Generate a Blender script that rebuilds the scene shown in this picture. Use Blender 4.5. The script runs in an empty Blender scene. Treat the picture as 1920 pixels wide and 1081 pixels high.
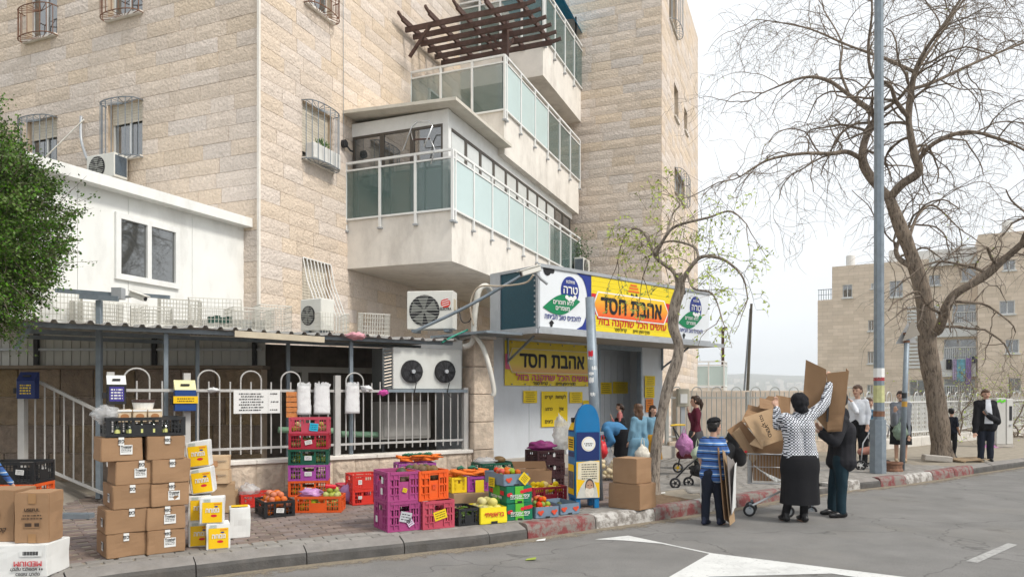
import bpy, bmesh, math, random
import numpy as np
from mathutils import Vector, Matrix, noise
random.seed(7); np.random.seed(7)
R = math.radians
scene = bpy.context.scene
COL = scene.collection

# ------------------------------------------------------------------ camera
F, CX, HY, CH = 1361.0, 960.0, 740.0, 1.62
cd = bpy.data.cameras.new('camera'); cam = bpy.data.objects.new('camera', cd); COL.objects.link(cam)
cam.location = (0, 0, CH); cam.rotation_euler = (R(90), 0, 0)
cd.sensor_width = 36; cd.lens = F / 1920 * 36; cd.shift_y = (HY - 540.5) / 1920
cd.clip_start = 0.1; cd.clip_end = 20000
scene.camera = cam

# ------------------------------------------------------------------ sky, sun, exposure
SUN_EL, SUN_AZ = 48.0, 122.0            # azimuth clockwise from +Y
w = bpy.data.worlds.new('World'); scene.world = w; w.use_nodes = True
nt = w.node_tree; nt.nodes.clear()
sky = nt.nodes.new('ShaderNodeTexSky'); sky.sky_type = 'NISHITA'; sky.sun_disc = False
sky.sun_elevation = R(SUN_EL); sky.sun_rotation = R(SUN_AZ)
sky.air_density = 1.0; sky.dust_density = 6.0; sky.ozone_density = 1.0; sky.altitude = 300
hs = nt.nodes.new('ShaderNodeHueSaturation'); hs.inputs['Saturation'].default_value = 0.22
mx = nt.nodes.new('ShaderNodeMix'); mx.data_type = 'RGBA'; mx.inputs[0].default_value = 0.7
mx.inputs[7].default_value = (8.6, 8.9, 9.2, 1)      # even high cloud veil over the blue
bg = nt.nodes.new('ShaderNodeBackground'); bg.inputs[1].default_value = 0.09
wo = nt.nodes.new('ShaderNodeOutputWorld')
nt.links.new(sky.outputs[0], hs.inputs['Color']); nt.links.new(hs.outputs[0], mx.inputs[6])
# thin uneven cloud
tcw = nt.nodes.new('ShaderNodeTexCoord'); ncl = nt.nodes.new('ShaderNodeTexNoise'); ncl.inputs['Scale'].default_value = 2.2; ncl.inputs['Detail'].default_value = 5
mcl = nt.nodes.new('ShaderNodeMapping'); mcl.inputs['Scale'].default_value = (1, 1, 2.6); nt.links.new(tcw.outputs['Generated'], mcl.inputs[0]); nt.links.new(mcl.outputs[0], ncl.inputs['Vector'])
rcl = nt.nodes.new('ShaderNodeMapRange'); rcl.inputs[1].default_value = 0.3; rcl.inputs[2].default_value = 0.7; rcl.inputs[3].default_value = 0.93; rcl.inputs[4].default_value = 1.06
nt.links.new(ncl.outputs[0], rcl.inputs[0]); scl = nt.nodes.new('ShaderNodeVectorMath'); scl.operation = 'SCALE'; nt.links.new(mx.outputs[2], scl.inputs[0]); nt.links.new(rcl.outputs[0], scl.inputs['Scale'])
nt.links.new(scl.outputs[0], bg.inputs[0]); nt.links.new(bg.outputs[0], wo.inputs[0])
sl = bpy.data.lights.new('sun', 'SUN'); sl.energy = 1.5; sl.angle = R(10); sl.color = (1, 0.95, 0.87)
so = bpy.data.objects.new('sun', sl); COL.objects.link(so)
_d = Vector((math.sin(R(SUN_AZ)) * math.cos(R(SUN_EL)), math.cos(R(SUN_AZ)) * math.cos(R(SUN_EL)), math.sin(R(SUN_EL))))
so.rotation_euler = (-_d).to_track_quat('-Z', 'Y').to_euler(); so.location = _d * 50
vs = scene.view_settings; vs.view_transform = 'Standard'; vs.look = 'None'; vs.gamma = 1.0; vs.use_curve_mapping = False
vs.exposure = 0.82
scene.cycles.use_denoising = True
scene.cycles.max_bounces = 8; scene.cycles.transparent_max_bounces = 24
scene.cycles.volume_bounces = 1

# ------------------------------------------------------------------ photo geometry helpers
def at(px, py, d): return Vector(((px - CX) / F * d, d, CH + (HY - py) / F * d))
def gnd(px, py, z=0.0):
    d = (CH - z) * F / (py - HY); return Vector(((px - CX) / F * d, d, z))
def proj(p): return (CX + p[0] / p[1] * F, HY - (p[2] - CH) / p[1] * F) if p[1] > 0.1 else (-9999, -9999)
class Fr:
    """a local frame: x along, y away, z up"""
    def __init__(s, o, ang): s.o = Vector((o[0], o[1], o[2] if len(o) > 2 else 0)); s.a = R(ang); s.c = math.cos(s.a); s.s = math.sin(s.a)
    def w(s, x, y, z=0): return Vector((s.o.x + s.c * x - s.s * y, s.o.y + s.s * x + s.c * y, s.o.z + z))
    def loc(s, p): dx, dy = p[0] - s.o.x, p[1] - s.o.y; return (s.c * dx + s.s * dy, -s.s * dx + s.c * dy)
    def hit(s, px, py, y=0):                # ray meets the vertical plane local y -> (x, z)
        rx = (px - CX) / F; P = s.w(0, y); n = (-s.s, s.c)
        d = (P.x * n[0] + P.y * n[1]) / (rx * n[0] + n[1]); q = at(px, py, d); return s.loc(q)[0], q.z - s.o.z
    def hitx(s, px, py, x=0):
        rx = (px - CX) / F; P = s.w(x, 0); n = (s.c, s.s)
        d = (P.x * n[0] + P.y * n[1]) / (rx * n[0] + n[1]); q = at(px, py, d); return s.loc(q)[1], q.z - s.o.z

# ------------------------------------------------------------------ materials
MATS = {}
def mat(name, col, rough=0.7, metal=0.0, var=0.12, vs=6.0, bump=0.0, bs=40.0, rnd=0.0, spec=0.35, coord='obj', trans=0.0, alpha=1.0, dirt=0.0, emit=None, attr=False, bd=0.02, hue=0.0):
    if name in MATS: return MATS[name]
    m = bpy.data.materials.new(name); m.use_nodes = True; t = m.node_tree; N = t.nodes; L = t.links
    b = N['Principled BSDF']; b.inputs['Roughness'].default_value = rough; b.inputs['Metallic'].default_value = metal
    b.inputs['Specular IOR Level'].default_value = spec
    if trans: b.inputs['Transmission Weight'].default_value = trans
    if alpha < 1: b.inputs['Alpha'].default_value = alpha
    if emit: b.inputs['Emission Color'].default_value = (*emit[:3], 1); b.inputs['Emission Strength'].default_value = emit[3]
    c4 = (*col, 1)
    if coord == 'pos': g = N.new('ShaderNodeNewGeometry'); co = g.outputs['Position']
    else: g = N.new('ShaderNodeTexCoord'); co = g.outputs['Object']
    src = None
    if var or dirt:
        n = N.new('ShaderNodeTexNoise'); n.inputs['Scale'].default_value = vs; n.inputs['Detail'].default_value = 6; n.inputs['Roughness'].default_value = 0.6
        L.new(co, n.inputs['Vector'])
        mr = N.new('ShaderNodeMapRange'); mr.inputs[1].default_value = 0.25; mr.inputs[2].default_value = 0.75
        mr.inputs[3].default_value = 1 - var; mr.inputs[4].default_value = 1 + var
        L.new(n.outputs[0], mr.inputs[0]); src = mr.outputs[0]
    if rnd:
        oi = N.new('ShaderNodeObjectInfo'); s_ = oi.outputs['Random']
        if attr:
            a = N.new('ShaderNodeAttribute'); a.attribute_name = 'rnd'
            ad = N.new('ShaderNodeMath'); ad.operation = 'ADD'; L.new(s_, ad.inputs[0]); L.new(a.outputs['Fac'], ad.inputs[1])
            fr = N.new('ShaderNodeMath'); fr.operation = 'FRACT'; L.new(ad.outputs[0], fr.inputs[0]); s_ = fr.outputs[0]
        m2 = N.new('ShaderNodeMapRange'); m2.inputs[3].default_value = 1 - rnd; m2.inputs[4].default_value = 1 + rnd; L.new(s_, m2.inputs[0])
        if src is None: src = m2.outputs[0]
        else:
            mu = N.new('ShaderNodeMath'); mu.operation = 'MULTIPLY'; L.new(src, mu.inputs[0]); L.new(m2.outputs[0], mu.inputs[1]); src = mu.outputs[0]
        rnd_out = s_
    if src is not None:
        vm = N.new('ShaderNodeVectorMath'); vm.operation = 'SCALE'; vm.inputs[0].default_value = col; L.new(src, vm.inputs['Scale'])
        out = vm.outputs[0]
        if rnd and hue:
            cr = N.new('ShaderNodeMapRange'); cr.inputs[3].default_value = 0.5 - hue; cr.inputs[4].default_value = 0.5 + hue
            wn = N.new('ShaderNodeTexWhiteNoise'); wn.noise_dimensions = '1D'; L.new(rnd_out, wn.inputs['W']); L.new(wn.outputs[0], cr.inputs[0])
            hn = N.new('ShaderNodeHueSaturation'); L.new(cr.outputs[0], hn.inputs['Hue']); L.new(out, hn.inputs['Color'])
            sr = N.new('ShaderNodeMapRange'); sr.inputs[3].default_value = 0.72; sr.inputs[4].default_value = 1.25; L.new(wn.outputs[0], sr.inputs[0]); L.new(sr.outputs[0], hn.inputs['Saturation'])
            out = hn.outputs[0]
        if dirt:
            n2 = N.new('ShaderNodeTexNoise'); n2.inputs['Scale'].default_value = 1.7; n2.inputs['Detail'].default_value = 8; n2.inputs['Roughness'].default_value = 0.7
            mp = N.new('ShaderNodeMapping'); mp.inputs['Scale'].default_value = (1, 1, 0.35); L.new(co, mp.inputs[0]); L.new(mp.outputs[0], n2.inputs['Vector'])
            r2 = N.new('ShaderNodeMapRange'); r2.inputs[1].default_value = 0.5; r2.inputs[2].default_value = 0.72; r2.inputs[4].default_value = dirt; L.new(n2.outputs[0], r2.inputs[0])
            md = N.new('ShaderNodeMix'); md.data_type = 'RGBA'; L.new(r2.outputs[0], md.inputs[0]); L.new(out, md.inputs[6]); md.inputs[7].default_value = (0.16, 0.12, 0.085, 1); out = md.outputs[2]
        L.new(out, b.inputs['Base Color'])
    else: b.inputs['Base Color'].default_value = c4
    if bump:
        n3 = N.new('ShaderNodeTexNoise'); n3.inputs['Scale'].default_value = bs; n3.inputs['Detail'].default_value = 5; L.new(co, n3.inputs['Vector'])
        bp = N.new('ShaderNodeBump'); bp.inputs['Strength'].default_value = bump; bp.inputs['Distance'].default_value = bd; L.new(n3.outputs[0], bp.inputs['Height']); L.new(bp.outputs[0], b.inputs['Normal'])
    MATS[name] = m; return m
def S(r, g, b):
    f = lambda c: (c / 255 / 12.92) if c <= 10 else ((c / 255 + 0.055) / 1.055) ** 2.4
    return (f(r), f(g), f(b))

# ------------------------------------------------------------------ mesh builder
class MB:
    def __init__(s): s.v = []; s.f = []; s.m = []; s.mi = 0; s.rn = []; s.cur = 0.0
    def face(s, pts):
        b = len(s.v); s.v += [tuple(p) for p in pts]; s.f.append(tuple(range(b, b + len(pts)))); s.m.append(s.mi); s.rn.append(s.cur)
    def raw(s, vs, fs):
        b = len(s.v); s.v += [tuple(p) for p in vs]
        for f in fs: s.f.append(tuple(i + b for i in f)); s.m.append(s.mi); s.rn.append(s.cur)
    def box(s, x0, x1, y0, y1, z0, z1, M=None, open_top=False):
        p = [(x0, y0, z0), (x1, y0, z0), (x1, y1, z0), (x0, y1, z0), (x0, y0, z1), (x1, y0, z1), (x1, y1, z1), (x0, y1, z1)]
        if M is not None: p = [M @ Vector(q) for q in p]
        fs = [(0, 3, 2, 1), (4, 5, 6, 7), (0, 1, 5, 4), (1, 2, 6, 5), (2, 3, 7, 6), (3, 0, 4, 7)]
        if open_top: fs.pop(1)
        s.raw(p, fs); return s
    def cbox(s, c, d, M=None):
        return s.box(c[0] - d[0] / 2, c[0] + d[0] / 2, c[1] - d[1] / 2, c[1] + d[1] / 2, c[2] - d[2] / 2, c[2] + d[2] / 2, M)
    def bar(s, a, b, wd, h=None, up=(0, 0, 1)):
        a, b = Vector(a), Vector(b); h = h or wd; t = (b - a).normalized(); u = Vector(up)
        if abs(t.dot(u)) > 0.98: u = Vector((0, 1, 0))
        sd = t.cross(u).normalized(); u = sd.cross(t)
        q = [sd * wd / 2 * i + u * h / 2 * j for i, j in ((-1, -1), (1, -1), (1, 1), (-1, 1))]
        s.raw([a + k for k in q] + [b + k for k in q], [(3, 2, 1, 0), (4, 5, 6, 7), (0, 1, 5, 4), (1, 2, 6, 5), (2, 3, 7, 6), (3, 0, 4, 7)]); return s
    def tube(s, pts, r, n=6, cap=True):
        pts = [Vector(p) for p in pts]; k = len(pts); rr = r if isinstance(r, (list, tuple)) else [r] * k
        t0 = (pts[1] - pts[0]).normalized(); u = t0.orthogonal().normalized(); vs = []
        for i in range(k):
            t = (pts[min(i + 1, k - 1)] - pts[max(i - 1, 0)]).normalized()
            u = (u - t * u.dot(t)); u = u.normalized() if u.length > 1e-6 else t.orthogonal().normalized(); w_ = t.cross(u)
            for j in range(n):
                a = 2 * math.pi * j / n; vs.append(pts[i] + (u * math.cos(a) + w_ * math.sin(a)) * rr[i])
        fs = [(i * n + j, i * n + (j + 1) % n, (i + 1) * n + (j + 1) % n, (i + 1) * n + j) for i in range(k - 1) for j in range(n)]
        if cap: fs += [tuple(range(n - 1, -1, -1)), tuple(range((k - 1) * n, k * n))]
        s.raw(vs, fs); return s
    def cyl(s, c, r, h, n=16, r2=None, axis='z'):
        c = Vector(c); ax = {'z': Vector((0, 0, 1)), 'y': Vector((0, 1, 0)), 'x': Vector((1, 0, 0))}[axis]
        return s.tube([c, c + ax * h], [r, r if r2 is None else r2], n)
    def prism(s, poly, y0, y1, M=None):          # poly in x,z extruded along y
        n = len(poly); a = [Vector((p[0], y0, p[1])) for p in poly] + [Vector((p[0], y1, p[1])) for p in poly]
        if M is not None: a = [M @ q for q in a]
        s.raw(a, [tuple(range(n)), tuple(range(2 * n - 1, n - 1, -1))] + [(i, i + n, (i + 1) % n + n, (i + 1) % n) for i in range(n)]); return s
    def lathe(s, prof, c=(0, 0, 0), n=12):
        vs = []; c = Vector(c)
        for r, z in prof:
            for j in range(n): a = 2 * math.pi * j / n; vs.append(c + Vector((r * math.cos(a), r * math.sin(a), z)))
        k = len(prof)
        fs = [(i * n + j, i * n + (j + 1) % n, (i + 1) * n + (j + 1) % n, (i + 1) * n + j) for i in range(k - 1) for j in range(n)]
        fs += [tuple(range(n - 1, -1, -1)), tuple(range((k - 1) * n, k * n))]
        s.raw(vs, fs); return s
    def ball(s, c, r, n=10, k=6, sc=(1, 1, 1)):
        c = Vector(c); vs = []
        for i in range(k + 1):
            th = math.pi * i / k
            for j in range(n): a = 2 * math.pi * j / n; vs.append(c + Vector((math.sin(th) * math.cos(a) * sc[0], math.sin(th) * math.sin(a) * sc[1], math.cos(th) * sc[2])) * r)
        fs = [(i * n + j, (i + 1) * n + j, (i + 1) * n + (j + 1) % n, i * n + (j + 1) % n) for i in range(k) for j in range(n)]
        s.raw(vs, fs); return s
    def mesh(s, name, mats, smooth=False, bev=0.0, rnd=False, weld=False):
        me = bpy.data.meshes.new(name); me.from_pydata([tuple(p) for p in s.v], [], s.f)
        for m in (mats if isinstance(mats, (list, tuple)) else [mats]): me.materials.append(m)
        if any(s.m): me.polygons.foreach_set('material_index', s.m)
        if rnd:
            at_ = me.attributes.new('rnd', 'FLOAT', 'FACE'); at_.data.foreach_set('value', s.rn)
        if bev or weld:
            bm = bmesh.new(); bm.from_mesh(me)
            if weld: bmesh.ops.remove_doubles(bm, verts=bm.verts, dist=1e-4)
            if bev: bmesh.ops.bevel(bm, geom=list(bm.edges), offset=bev, segments=1, affect='EDGES')
            bm.to_mesh(me); bm.free()
        if smooth: me.polygons.foreach_set('use_smooth', [True] * len(me.polygons))
        me.update(); return me
    def build(s, name, mats, parent=None, smooth=False, bev=0.0, rnd=False, kind=None, weld=False, sub=True):
        """vertices are in the parent's frame"""
        return link(name, s.mesh(name, mats, smooth, bev, rnd, weld), parent, kind=kind)
def link(name, me, parent=None, loc=None, rz=0, sc=None, kind=None, rot=None):
    o = bpy.data.objects.new(name, me); COL.objects.link(o); o.parent = parent
    if loc is not None: o.location = loc
    if rz: o.rotation_euler = (0, 0, rz)
    if rot: o.rotation_euler = rot
    if sc: o.scale = sc
    if kind: o['kind'] = kind
    return o
def tag(o, label, cat, group=None):
    o['label'] = label; o['category'] = cat
    if group: o['group'] = group
    return o
def thing(name, label, cat, loc=(0, 0, 0), rz=0.0, group=None):
    o = bpy.data.objects.new(name, None); COL.objects.link(o); o.empty_display_size = 0.2
    o.location = loc; o.rotation_euler = (0, 0, rz); return tag(o, label, cat, group)
def struct(name, me): return link(name, me, kind='structure')
def fthing(fr, name, label, cat, group=None): return thing(name, label, cat, fr.o, fr.a, group)
def box_mb(*a): return MB().box(*a)

# ------------------------------------------------------------------ lettering
_tcache = {}
def text_mesh(txt, size, material, bold=0.0, rtl=True, italic=0.0, name='lettering'):
    if rtl:                                    # lay Hebrew out right to left, keep digit runs
        out = []; i = 0; s = txt
        toks = []; cur = ''
        for ch in s:
            if ch.isdigit() or (ch.isascii() and ch.isalpha()): cur += ch
            else:
                if cur: toks.append(cur); cur = ''
                toks.append(ch)
        if cur: toks.append(cur)
        txt = ''.join(reversed(toks))
    key = (txt, size, material.name, bold, italic)
    if key in _tcache: return _tcache[key]
    cu = bpy.data.curves.new('t', 'FONT'); cu.body = txt; cu.size = size; cu.align_x = 'CENTER'; cu.align_y = 'CENTER'; cu.extrude = 0.0; cu.resolution_u = 3; cu.shear = italic
    o = bpy.data.objects.new('t', cu); COL.objects.link(o)
    dg = bpy.context.evaluated_depsgraph_get(); dg.update(); cc = o.to_curve(dg); loops = []
    for sp_ in cc.splines:
        P = []
        if sp_.type == 'BEZIER':
            B = sp_.bezier_points; n = len(B)
            for k in range(n):
                a, b = B[k], B[(k + 1) % n]; p0, p1, p2, p3 = a.co, a.handle_right, b.handle_left, b.co
                st = 1 if (p1 - p0).cross(p3 - p0).length < 1e-7 and (p2 - p0).cross(p3 - p0).length < 1e-7 else 4
                for q in range(st): t = q / st; P.append(p0 * (1 - t) ** 3 + p1 * 3 * t * (1 - t) ** 2 + p2 * 3 * t * t * (1 - t) + p3 * t ** 3)
        else: P = [Vector(q.co[:3]) for q in sp_.points]
        if len(P) > 2: loops.append((sum(P[k - 1].x * P[k].y - P[k].x * P[k - 1].y for k in range(len(P))) / 2, P))
    o.to_curve_clear(); bpy.data.objects.remove(o)
    def inside(p, L_):
        c = False
        for k in range(len(L_)):
            a, b = L_[k - 1], L_[k]
            if (a.y > p.y) != (b.y > p.y) and p.x < (b.x - a.x) * (p.y - a.y) / (b.y - a.y) + a.x: c = not c
        return c
    mb_t = MB(); sg = 1 if (max(loops, key=lambda q: abs(q[0]))[0] if loops else 1) > 0 else -1; outs = [q for q in loops if q[0] * sg > 0]; hol = [q for q in loops if q[0] * sg <= 0]
    from mathutils.geometry import tessellate_polygon
    for k, (ar, L_) in enumerate(outs):
        hs_ = [h[1] for h in hol if inside(h[1][0], L_)]; allp = L_ + [p for h in hs_ for p in h]
        mb_t.raw([(p.x, p.y, .0002 * (k % 5)) for p in allp], [tuple(t) for t in tessellate_polygon([L_] + hs_)])
    me = mb_t.mesh(name, material)
    for p in me.polygons:
        if p.normal.z < 0: p.flip()
    # stand it up: text x -> x, text y -> z, facing -y
    me.transform(Matrix.Rotation(R(90), 4, 'X'))
    if bold:                                  # heavier strokes: shifted copies, each a hair in front of the last
        bm = bmesh.new()
        for k, (dx, dz) in enumerate(((0, 0), (1, 0), (-1, 0), (0, 1), (0, -1), (1, 1), (-1, -1))):
            t = me.copy(); t.transform(Matrix.Translation((dx * bold * size, -k * 0.0006, dz * bold * size))); bm.from_mesh(t); bpy.data.meshes.remove(t)
        bm.to_mesh(me); bm.free()
    _tcache[key] = me; return me
def put_text(txt, parent, x, y, z, size, material, width=None, bold=0.02, rtl=True, rot=None, name='lettering', italic=0.0):
    me = text_mesh(txt, size, material, bold, rtl, italic, name); o = link(name, me, parent, (x, y, z))
    if width:
        xs = [v.co.x for v in me.vertices]
        if xs: k = width / max(1e-4, max(xs) - min(xs)); o.scale = (k, 1, 1 if 0.6 < k < 1.6 else k)
    if rot: o.rotation_euler = rot
    return o
def scribble(mb, x0, x1, z, h, y, seed=0):
    """a line of print too small to read: short dark dashes"""
    rg = random.Random(seed); x = x0
    while x < x1:
        l = h * rg.uniform(0.5, 2.2); l = min(l, x1 - x)
        mb.face([(x, y, z - h / 2), (x + l, y, z - h / 2), (x + l, y, z + h / 2), (x, y, z + h / 2)]); x += l + h * rg.uniform(0.3, 0.9)
    return mb
def rect(mb, x0, x1, z0, z1, y): mb.face([(x0, y, z0), (x1, y, z0), (x1, y, z1), (x0, y, z1)]); return mb
def poly(mb, pts, y): mb.face([(p[0], y, p[1]) for p in pts]); return mb
def ell(cx, cz, rx, rz, n=28): return [(cx + rx * math.cos(2 * math.pi * i / n), cz + rz * math.sin(2 * math.pi * i / n)) for i in range(n)]
# ================================================================== common materials
PZ = 0.16
def asphalt():
    m = mat('asphalt', (0.182, 0.176, 0.168), 0.9, var=0.24, vs=1.3, bump=0.5, bs=150, coord='pos'); N, L = m.node_tree.nodes, m.node_tree.links; b = N['Principled BSDF']; src = b.inputs['Base Color'].links[0].from_socket
    g = N.new('ShaderNodeNewGeometry'); pos = g.outputs['Position']
    def mixin(src, fac, col):
        x = N.new('ShaderNodeMix'); x.data_type = 'RGBA'; L.new(fac, x.inputs[0]); L.new(src, x.inputs[6]); x.inputs[7].default_value = (*col, 1); return x.outputs[2]
    def noi(sc, a, b_, hi=1.0, det=8, rough=.65):
        n = N.new('ShaderNodeTexNoise'); n.inputs['Scale'].default_value = sc; n.inputs['Detail'].default_value = det; n.inputs['Roughness'].default_value = rough; L.new(pos, n.inputs['Vector']); r = N.new('ShaderNodeMapRange'); r.inputs[1].default_value = a; r.inputs[2].default_value = b_; r.inputs[4].default_value = hi; L.new(n.outputs[0], r.inputs[0]); return r.outputs[0]
    src = mixin(src, noi(90, .56, .68, .55, 2), (.30, .285, .26))           # pale aggregate
    src = mixin(src, noi(70, .60, .70, .6, 2), (.05, .048, .046))          # dark aggregate
    src = mixin(src, noi(.55, .52, .66, .45), (.22, .205, .18))            # dusty wear
    src = mixin(src, noi(1.1, .60, .70, .5), (.075, .072, .068))           # oil and old patches
    v = N.new('ShaderNodeTexVoronoi'); v.feature = 'DISTANCE_TO_EDGE'; v.inputs['Scale'].default_value = .42; nw = N.new('ShaderNodeTexNoise'); nw.inputs['Scale'].default_value = 2.5; L.new(pos, nw.inputs['Vector']); av = N.new('ShaderNodeVectorMath'); av.operation = 'MULTIPLY_ADD'; av.inputs[1].default_value = (.5, .5, .5); L.new(nw.outputs['Color'], av.inputs[0]); L.new(pos, av.inputs[2]); L.new(av.outputs[0], v.inputs['Vector'])
    r = N.new('ShaderNodeMapRange'); r.inputs[1].default_value = .006; r.inputs[2].default_value = .0; r.inputs[3].default_value = 0; r.inputs[4].default_value = .5; L.new(v.outputs['Distance'], r.inputs[0]); src = mixin(src, r.outputs[0], (.035, .033, .03))
    L.new(src, b.inputs['Base Color']); return m
M_asph = asphalt()
M_white = mat('white_paint', (0.78, 0.78, 0.76), 0.5, var=0.05, dirt=0.12)
M_grey = mat('grey_metal', (0.42, 0.44, 0.46), 0.45, 0.3, var=0.1, dirt=0.25)
M_galv = mat('galvanised', (0.225, 0.265, 0.30), 0.5, 0.35, var=0.18, vs=9, dirt=0.2)
M_dark = mat('dark', (0.02, 0.02, 0.022), 0.6, var=0.2)
M_black = mat('black_print', (0.012, 0.012, 0.014), 0.6, var=0)
M_stone = mat('jerusalem_stone', (0.665, 0.56, 0.465), 0.9, var=0.13, vs=17, bump=1.0, bs=18, bd=0.032, dirt=0.10, rnd=0.065, coord='pos', attr=True, hue=0.005)
M_joint = mat('stone_joint', (0.54, 0.43, 0.32), 0.95, var=0.15, coord='pos')
M_plaster = mat('plaster', (0.76, 0.715, 0.65), 0.9, var=0.09, vs=3, bump=0.15, bs=60, coord='pos', dirt=0.3)
M_glassG = mat('green_glass', (0.13, 0.21, 0.195), 0.04, var=0, spec=0.9, alpha=0.42)
M_frost = mat('frosted_glass', (0.56, 0.69, 0.68), 0.22, var=0.04, vs=2, spec=0.6, alpha=0.93)
M_pane = mat('window_glass', (0.055, 0.06, 0.06), 0.03, var=0, spec=1.0)
M_pane.node_tree.nodes['Principled BSDF'].inputs['IOR'].default_value = 1.9; M_pane.node_tree.nodes['Principled BSDF'].inputs['Coat Weight'].default_value = 0.6; M_pane.node_tree.nodes['Principled BSDF'].inputs['Coat Roughness'].default_value = 0.02
M_curt = mat('curtain_glass', (0.62, 0.64, 0.62), 0.08, var=0.08, vs=5, spec=0.6)
M_bronze = mat('bronze_frame', (0.10, 0.085, 0.07), 0.45, 0.3, var=0.1)
M_shut = mat('shutter', (0.62, 0.56, 0.46), 0.6, var=0.06)
M_wood = mat('dark_wood', (0.085, 0.045, 0.034), 0.65, var=0.35, vs=14)
M_rust = mat('rusty_iron', (0.20, 0.10, 0.06), 0.8, var=0.4, vs=20)
M_iron = mat('iron', (0.22, 0.25, 0.28), 0.5, 0.4, var=0.15)
M_conc = mat('concrete', (0.42, 0.39, 0.35), 0.9, var=0.15, vs=5, bump=0.3, bs=50, coord='pos', dirt=0.25)
M_paver = mat('paver_red', (0.19, 0.148, 0.131), 0.9, var=0.16, vs=12, bump=0.3, bs=90, rnd=0.22, coord='pos', attr=True, hue=0.012, dirt=0.2)
M_paverg = mat('paver_grey', (0.24, 0.225, 0.205), 0.9, var=0.14, vs=12, bump=0.3, bs=90, rnd=0.14, coord='pos', attr=True, dirt=0.2)
M_sand = mat('joint_sand', (0.40, 0.33, 0.22), 0.95, var=0.25, coord='pos')

# ================================================================== ground, hills
def hgt(x, y):
    r = math.hypot(x, y)
    h = -0.06
    if y > 20 and r > 24: h -= min(1, (r - 24) / 30) * 2.2
    if r > 80: h -= min(1, (r - 80) / 500) * 40
    if r > 900:
        k = min(1, (r - 900) / 2300); a = math.atan2(x, y)
        top = 128 + 10 * math.sin(a * 9 + 1) + 7 * math.sin(a * 23) + 5 * noise.noise((x / 300, y / 300, 0))
        h += (k * k * (3 - 2 * k)) * top
        h += k * 9 * noise.noise((x / 160, y / 160, 3))
    return h
mb = MB(); NA = 120
rings = [0, 6, 12, 18, 22, 26, 32, 40, 55, 80, 120, 200, 350, 600, 900, 1100, 1300, 1500, 1700, 1900, 2100, 2300, 2500, 2700, 2900, 3100, 3300]
vs_ = []
for r in rings:
    for j in range(NA):
        a = 2 * math.pi * j / NA; x, y = r * math.sin(a), r * math.cos(a); vs_.append((x, y, hgt(x, y)))
fs_ = [(i * NA + j, i * NA + (j + 1) % NA, (i + 1) * NA + (j + 1) % NA, (i + 1) * NA + j) for i in range(len(rings) - 1) for j in range(NA)]
mb.raw(vs_, fs_)
M_ground = mat('hill_ground', (0.13, 0.125, 0.085), 1.0, var=0.35, vs=0.012, coord='pos')
struct('ground', mb.mesh('ground', M_ground, smooth=True))

# ================================================================== road, kerb, pavement
KP = [(-9, 2.4), (-6, 4.0), (-4.4, 5.15), (-3.3, 6.1), (-2.26, 6.78), (-1.38, 7.24), (-0.343, 7.79), (0.18, 8.17), (1.02, 8.78), (1.85, 9.34), (2.61, 9.95), (3.2, 10.42),
      (4.16, 11.2), (5.3, 12.02), (5.94, 12.46), (7.1, 13.12), (8.0, 13.78), (9.47, 14.9), (11.4, 16.3), (14.5, 18.6), (20, 22.6), (34, 32)]
def kpath(step=0.1):
    out = []
    for (a, b) in zip(KP, KP[1:]):
        n = max(1, int(math.dist(a, b) / step))
        for i in range(n): t = i / n; out.append((a[0] + (b[0] - a[0]) * t, a[1] + (b[1] - a[1]) * t))
    return out + [KP[-1]]
road = MB()
rp = [Vector((p[0], p[1], 0)) for p in KP]
far = [Vector((p[0] + 6 + 0.8 * i, p[1] - 9 - 1.1 * i, 0)) for i, p in enumerate(KP)]
for a, b, c, d in zip(rp, rp[1:], far[1:], far): road.face([a, d, c, b])
road.face([Vector((-9, 2.4, 0)), Vector((-30, -6, 0)), Vector((-10, -14, 0)), far[0]])
struct('road', road.mesh('road', M_asph))
# worn white markings painted on the asphalt
def worn_paint(name, col, a, b_):
    m = mat(name, col, 0.8, var=0.08, vs=4, coord='pos', bump=0.4, bs=150); N, L = m.node_tree.nodes, m.node_tree.links; b = N['Principled BSDF']; src = b.inputs['Base Color'].links[0].from_socket
    g = N.new('ShaderNodeNewGeometry')
    for sc, lo, hi, k in ((22, a, b_, .8), (1.6, .52, .72, .5)):
        n = N.new('ShaderNodeTexNoise'); n.inputs['Scale'].default_value = sc; n.inputs['Detail'].default_value = 8; n.inputs['Roughness'].default_value = .7; L.new(g.outputs['Position'], n.inputs['Vector']); r = N.new('ShaderNodeMapRange'); r.inputs[1].default_value = lo; r.inputs[2].default_value = hi; r.inputs[4].default_value = k; L.new(n.outputs[0], r.inputs[0])
        x = N.new('ShaderNodeMix'); x.data_type = 'RGBA'; L.new(r.outputs[0], x.inputs[0]); L.new(src, x.inputs[6]); x.inputs[7].default_value = (.20, .195, .185, 1); src = x.outputs[2]
    L.new(src, b.inputs['Base Color']); return m
M_mark = worn_paint('road_marking', (0.62, 0.62, 0.60), .58, .68)
M_markw = worn_paint('road_marking_worn', (0.42, 0.415, 0.40), .42, .62)
def marking(name, pix, z, m):
    b = MB(); b.face([gnd(px, py, z) for px, py in reversed(pix)]); me = b.mesh(name, m); return struct(name, me)
g1 = [(1115, 1010), (1178, 1003), (1335, 1036), (1700, 1081), (1960, 1112), (1900, 1125), (1560, 1074), (1330, 1080), (1140, 1130), (1050, 1130), (1250, 1083), (1330, 1037), (1240, 1018), (1170, 1012)]
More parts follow.
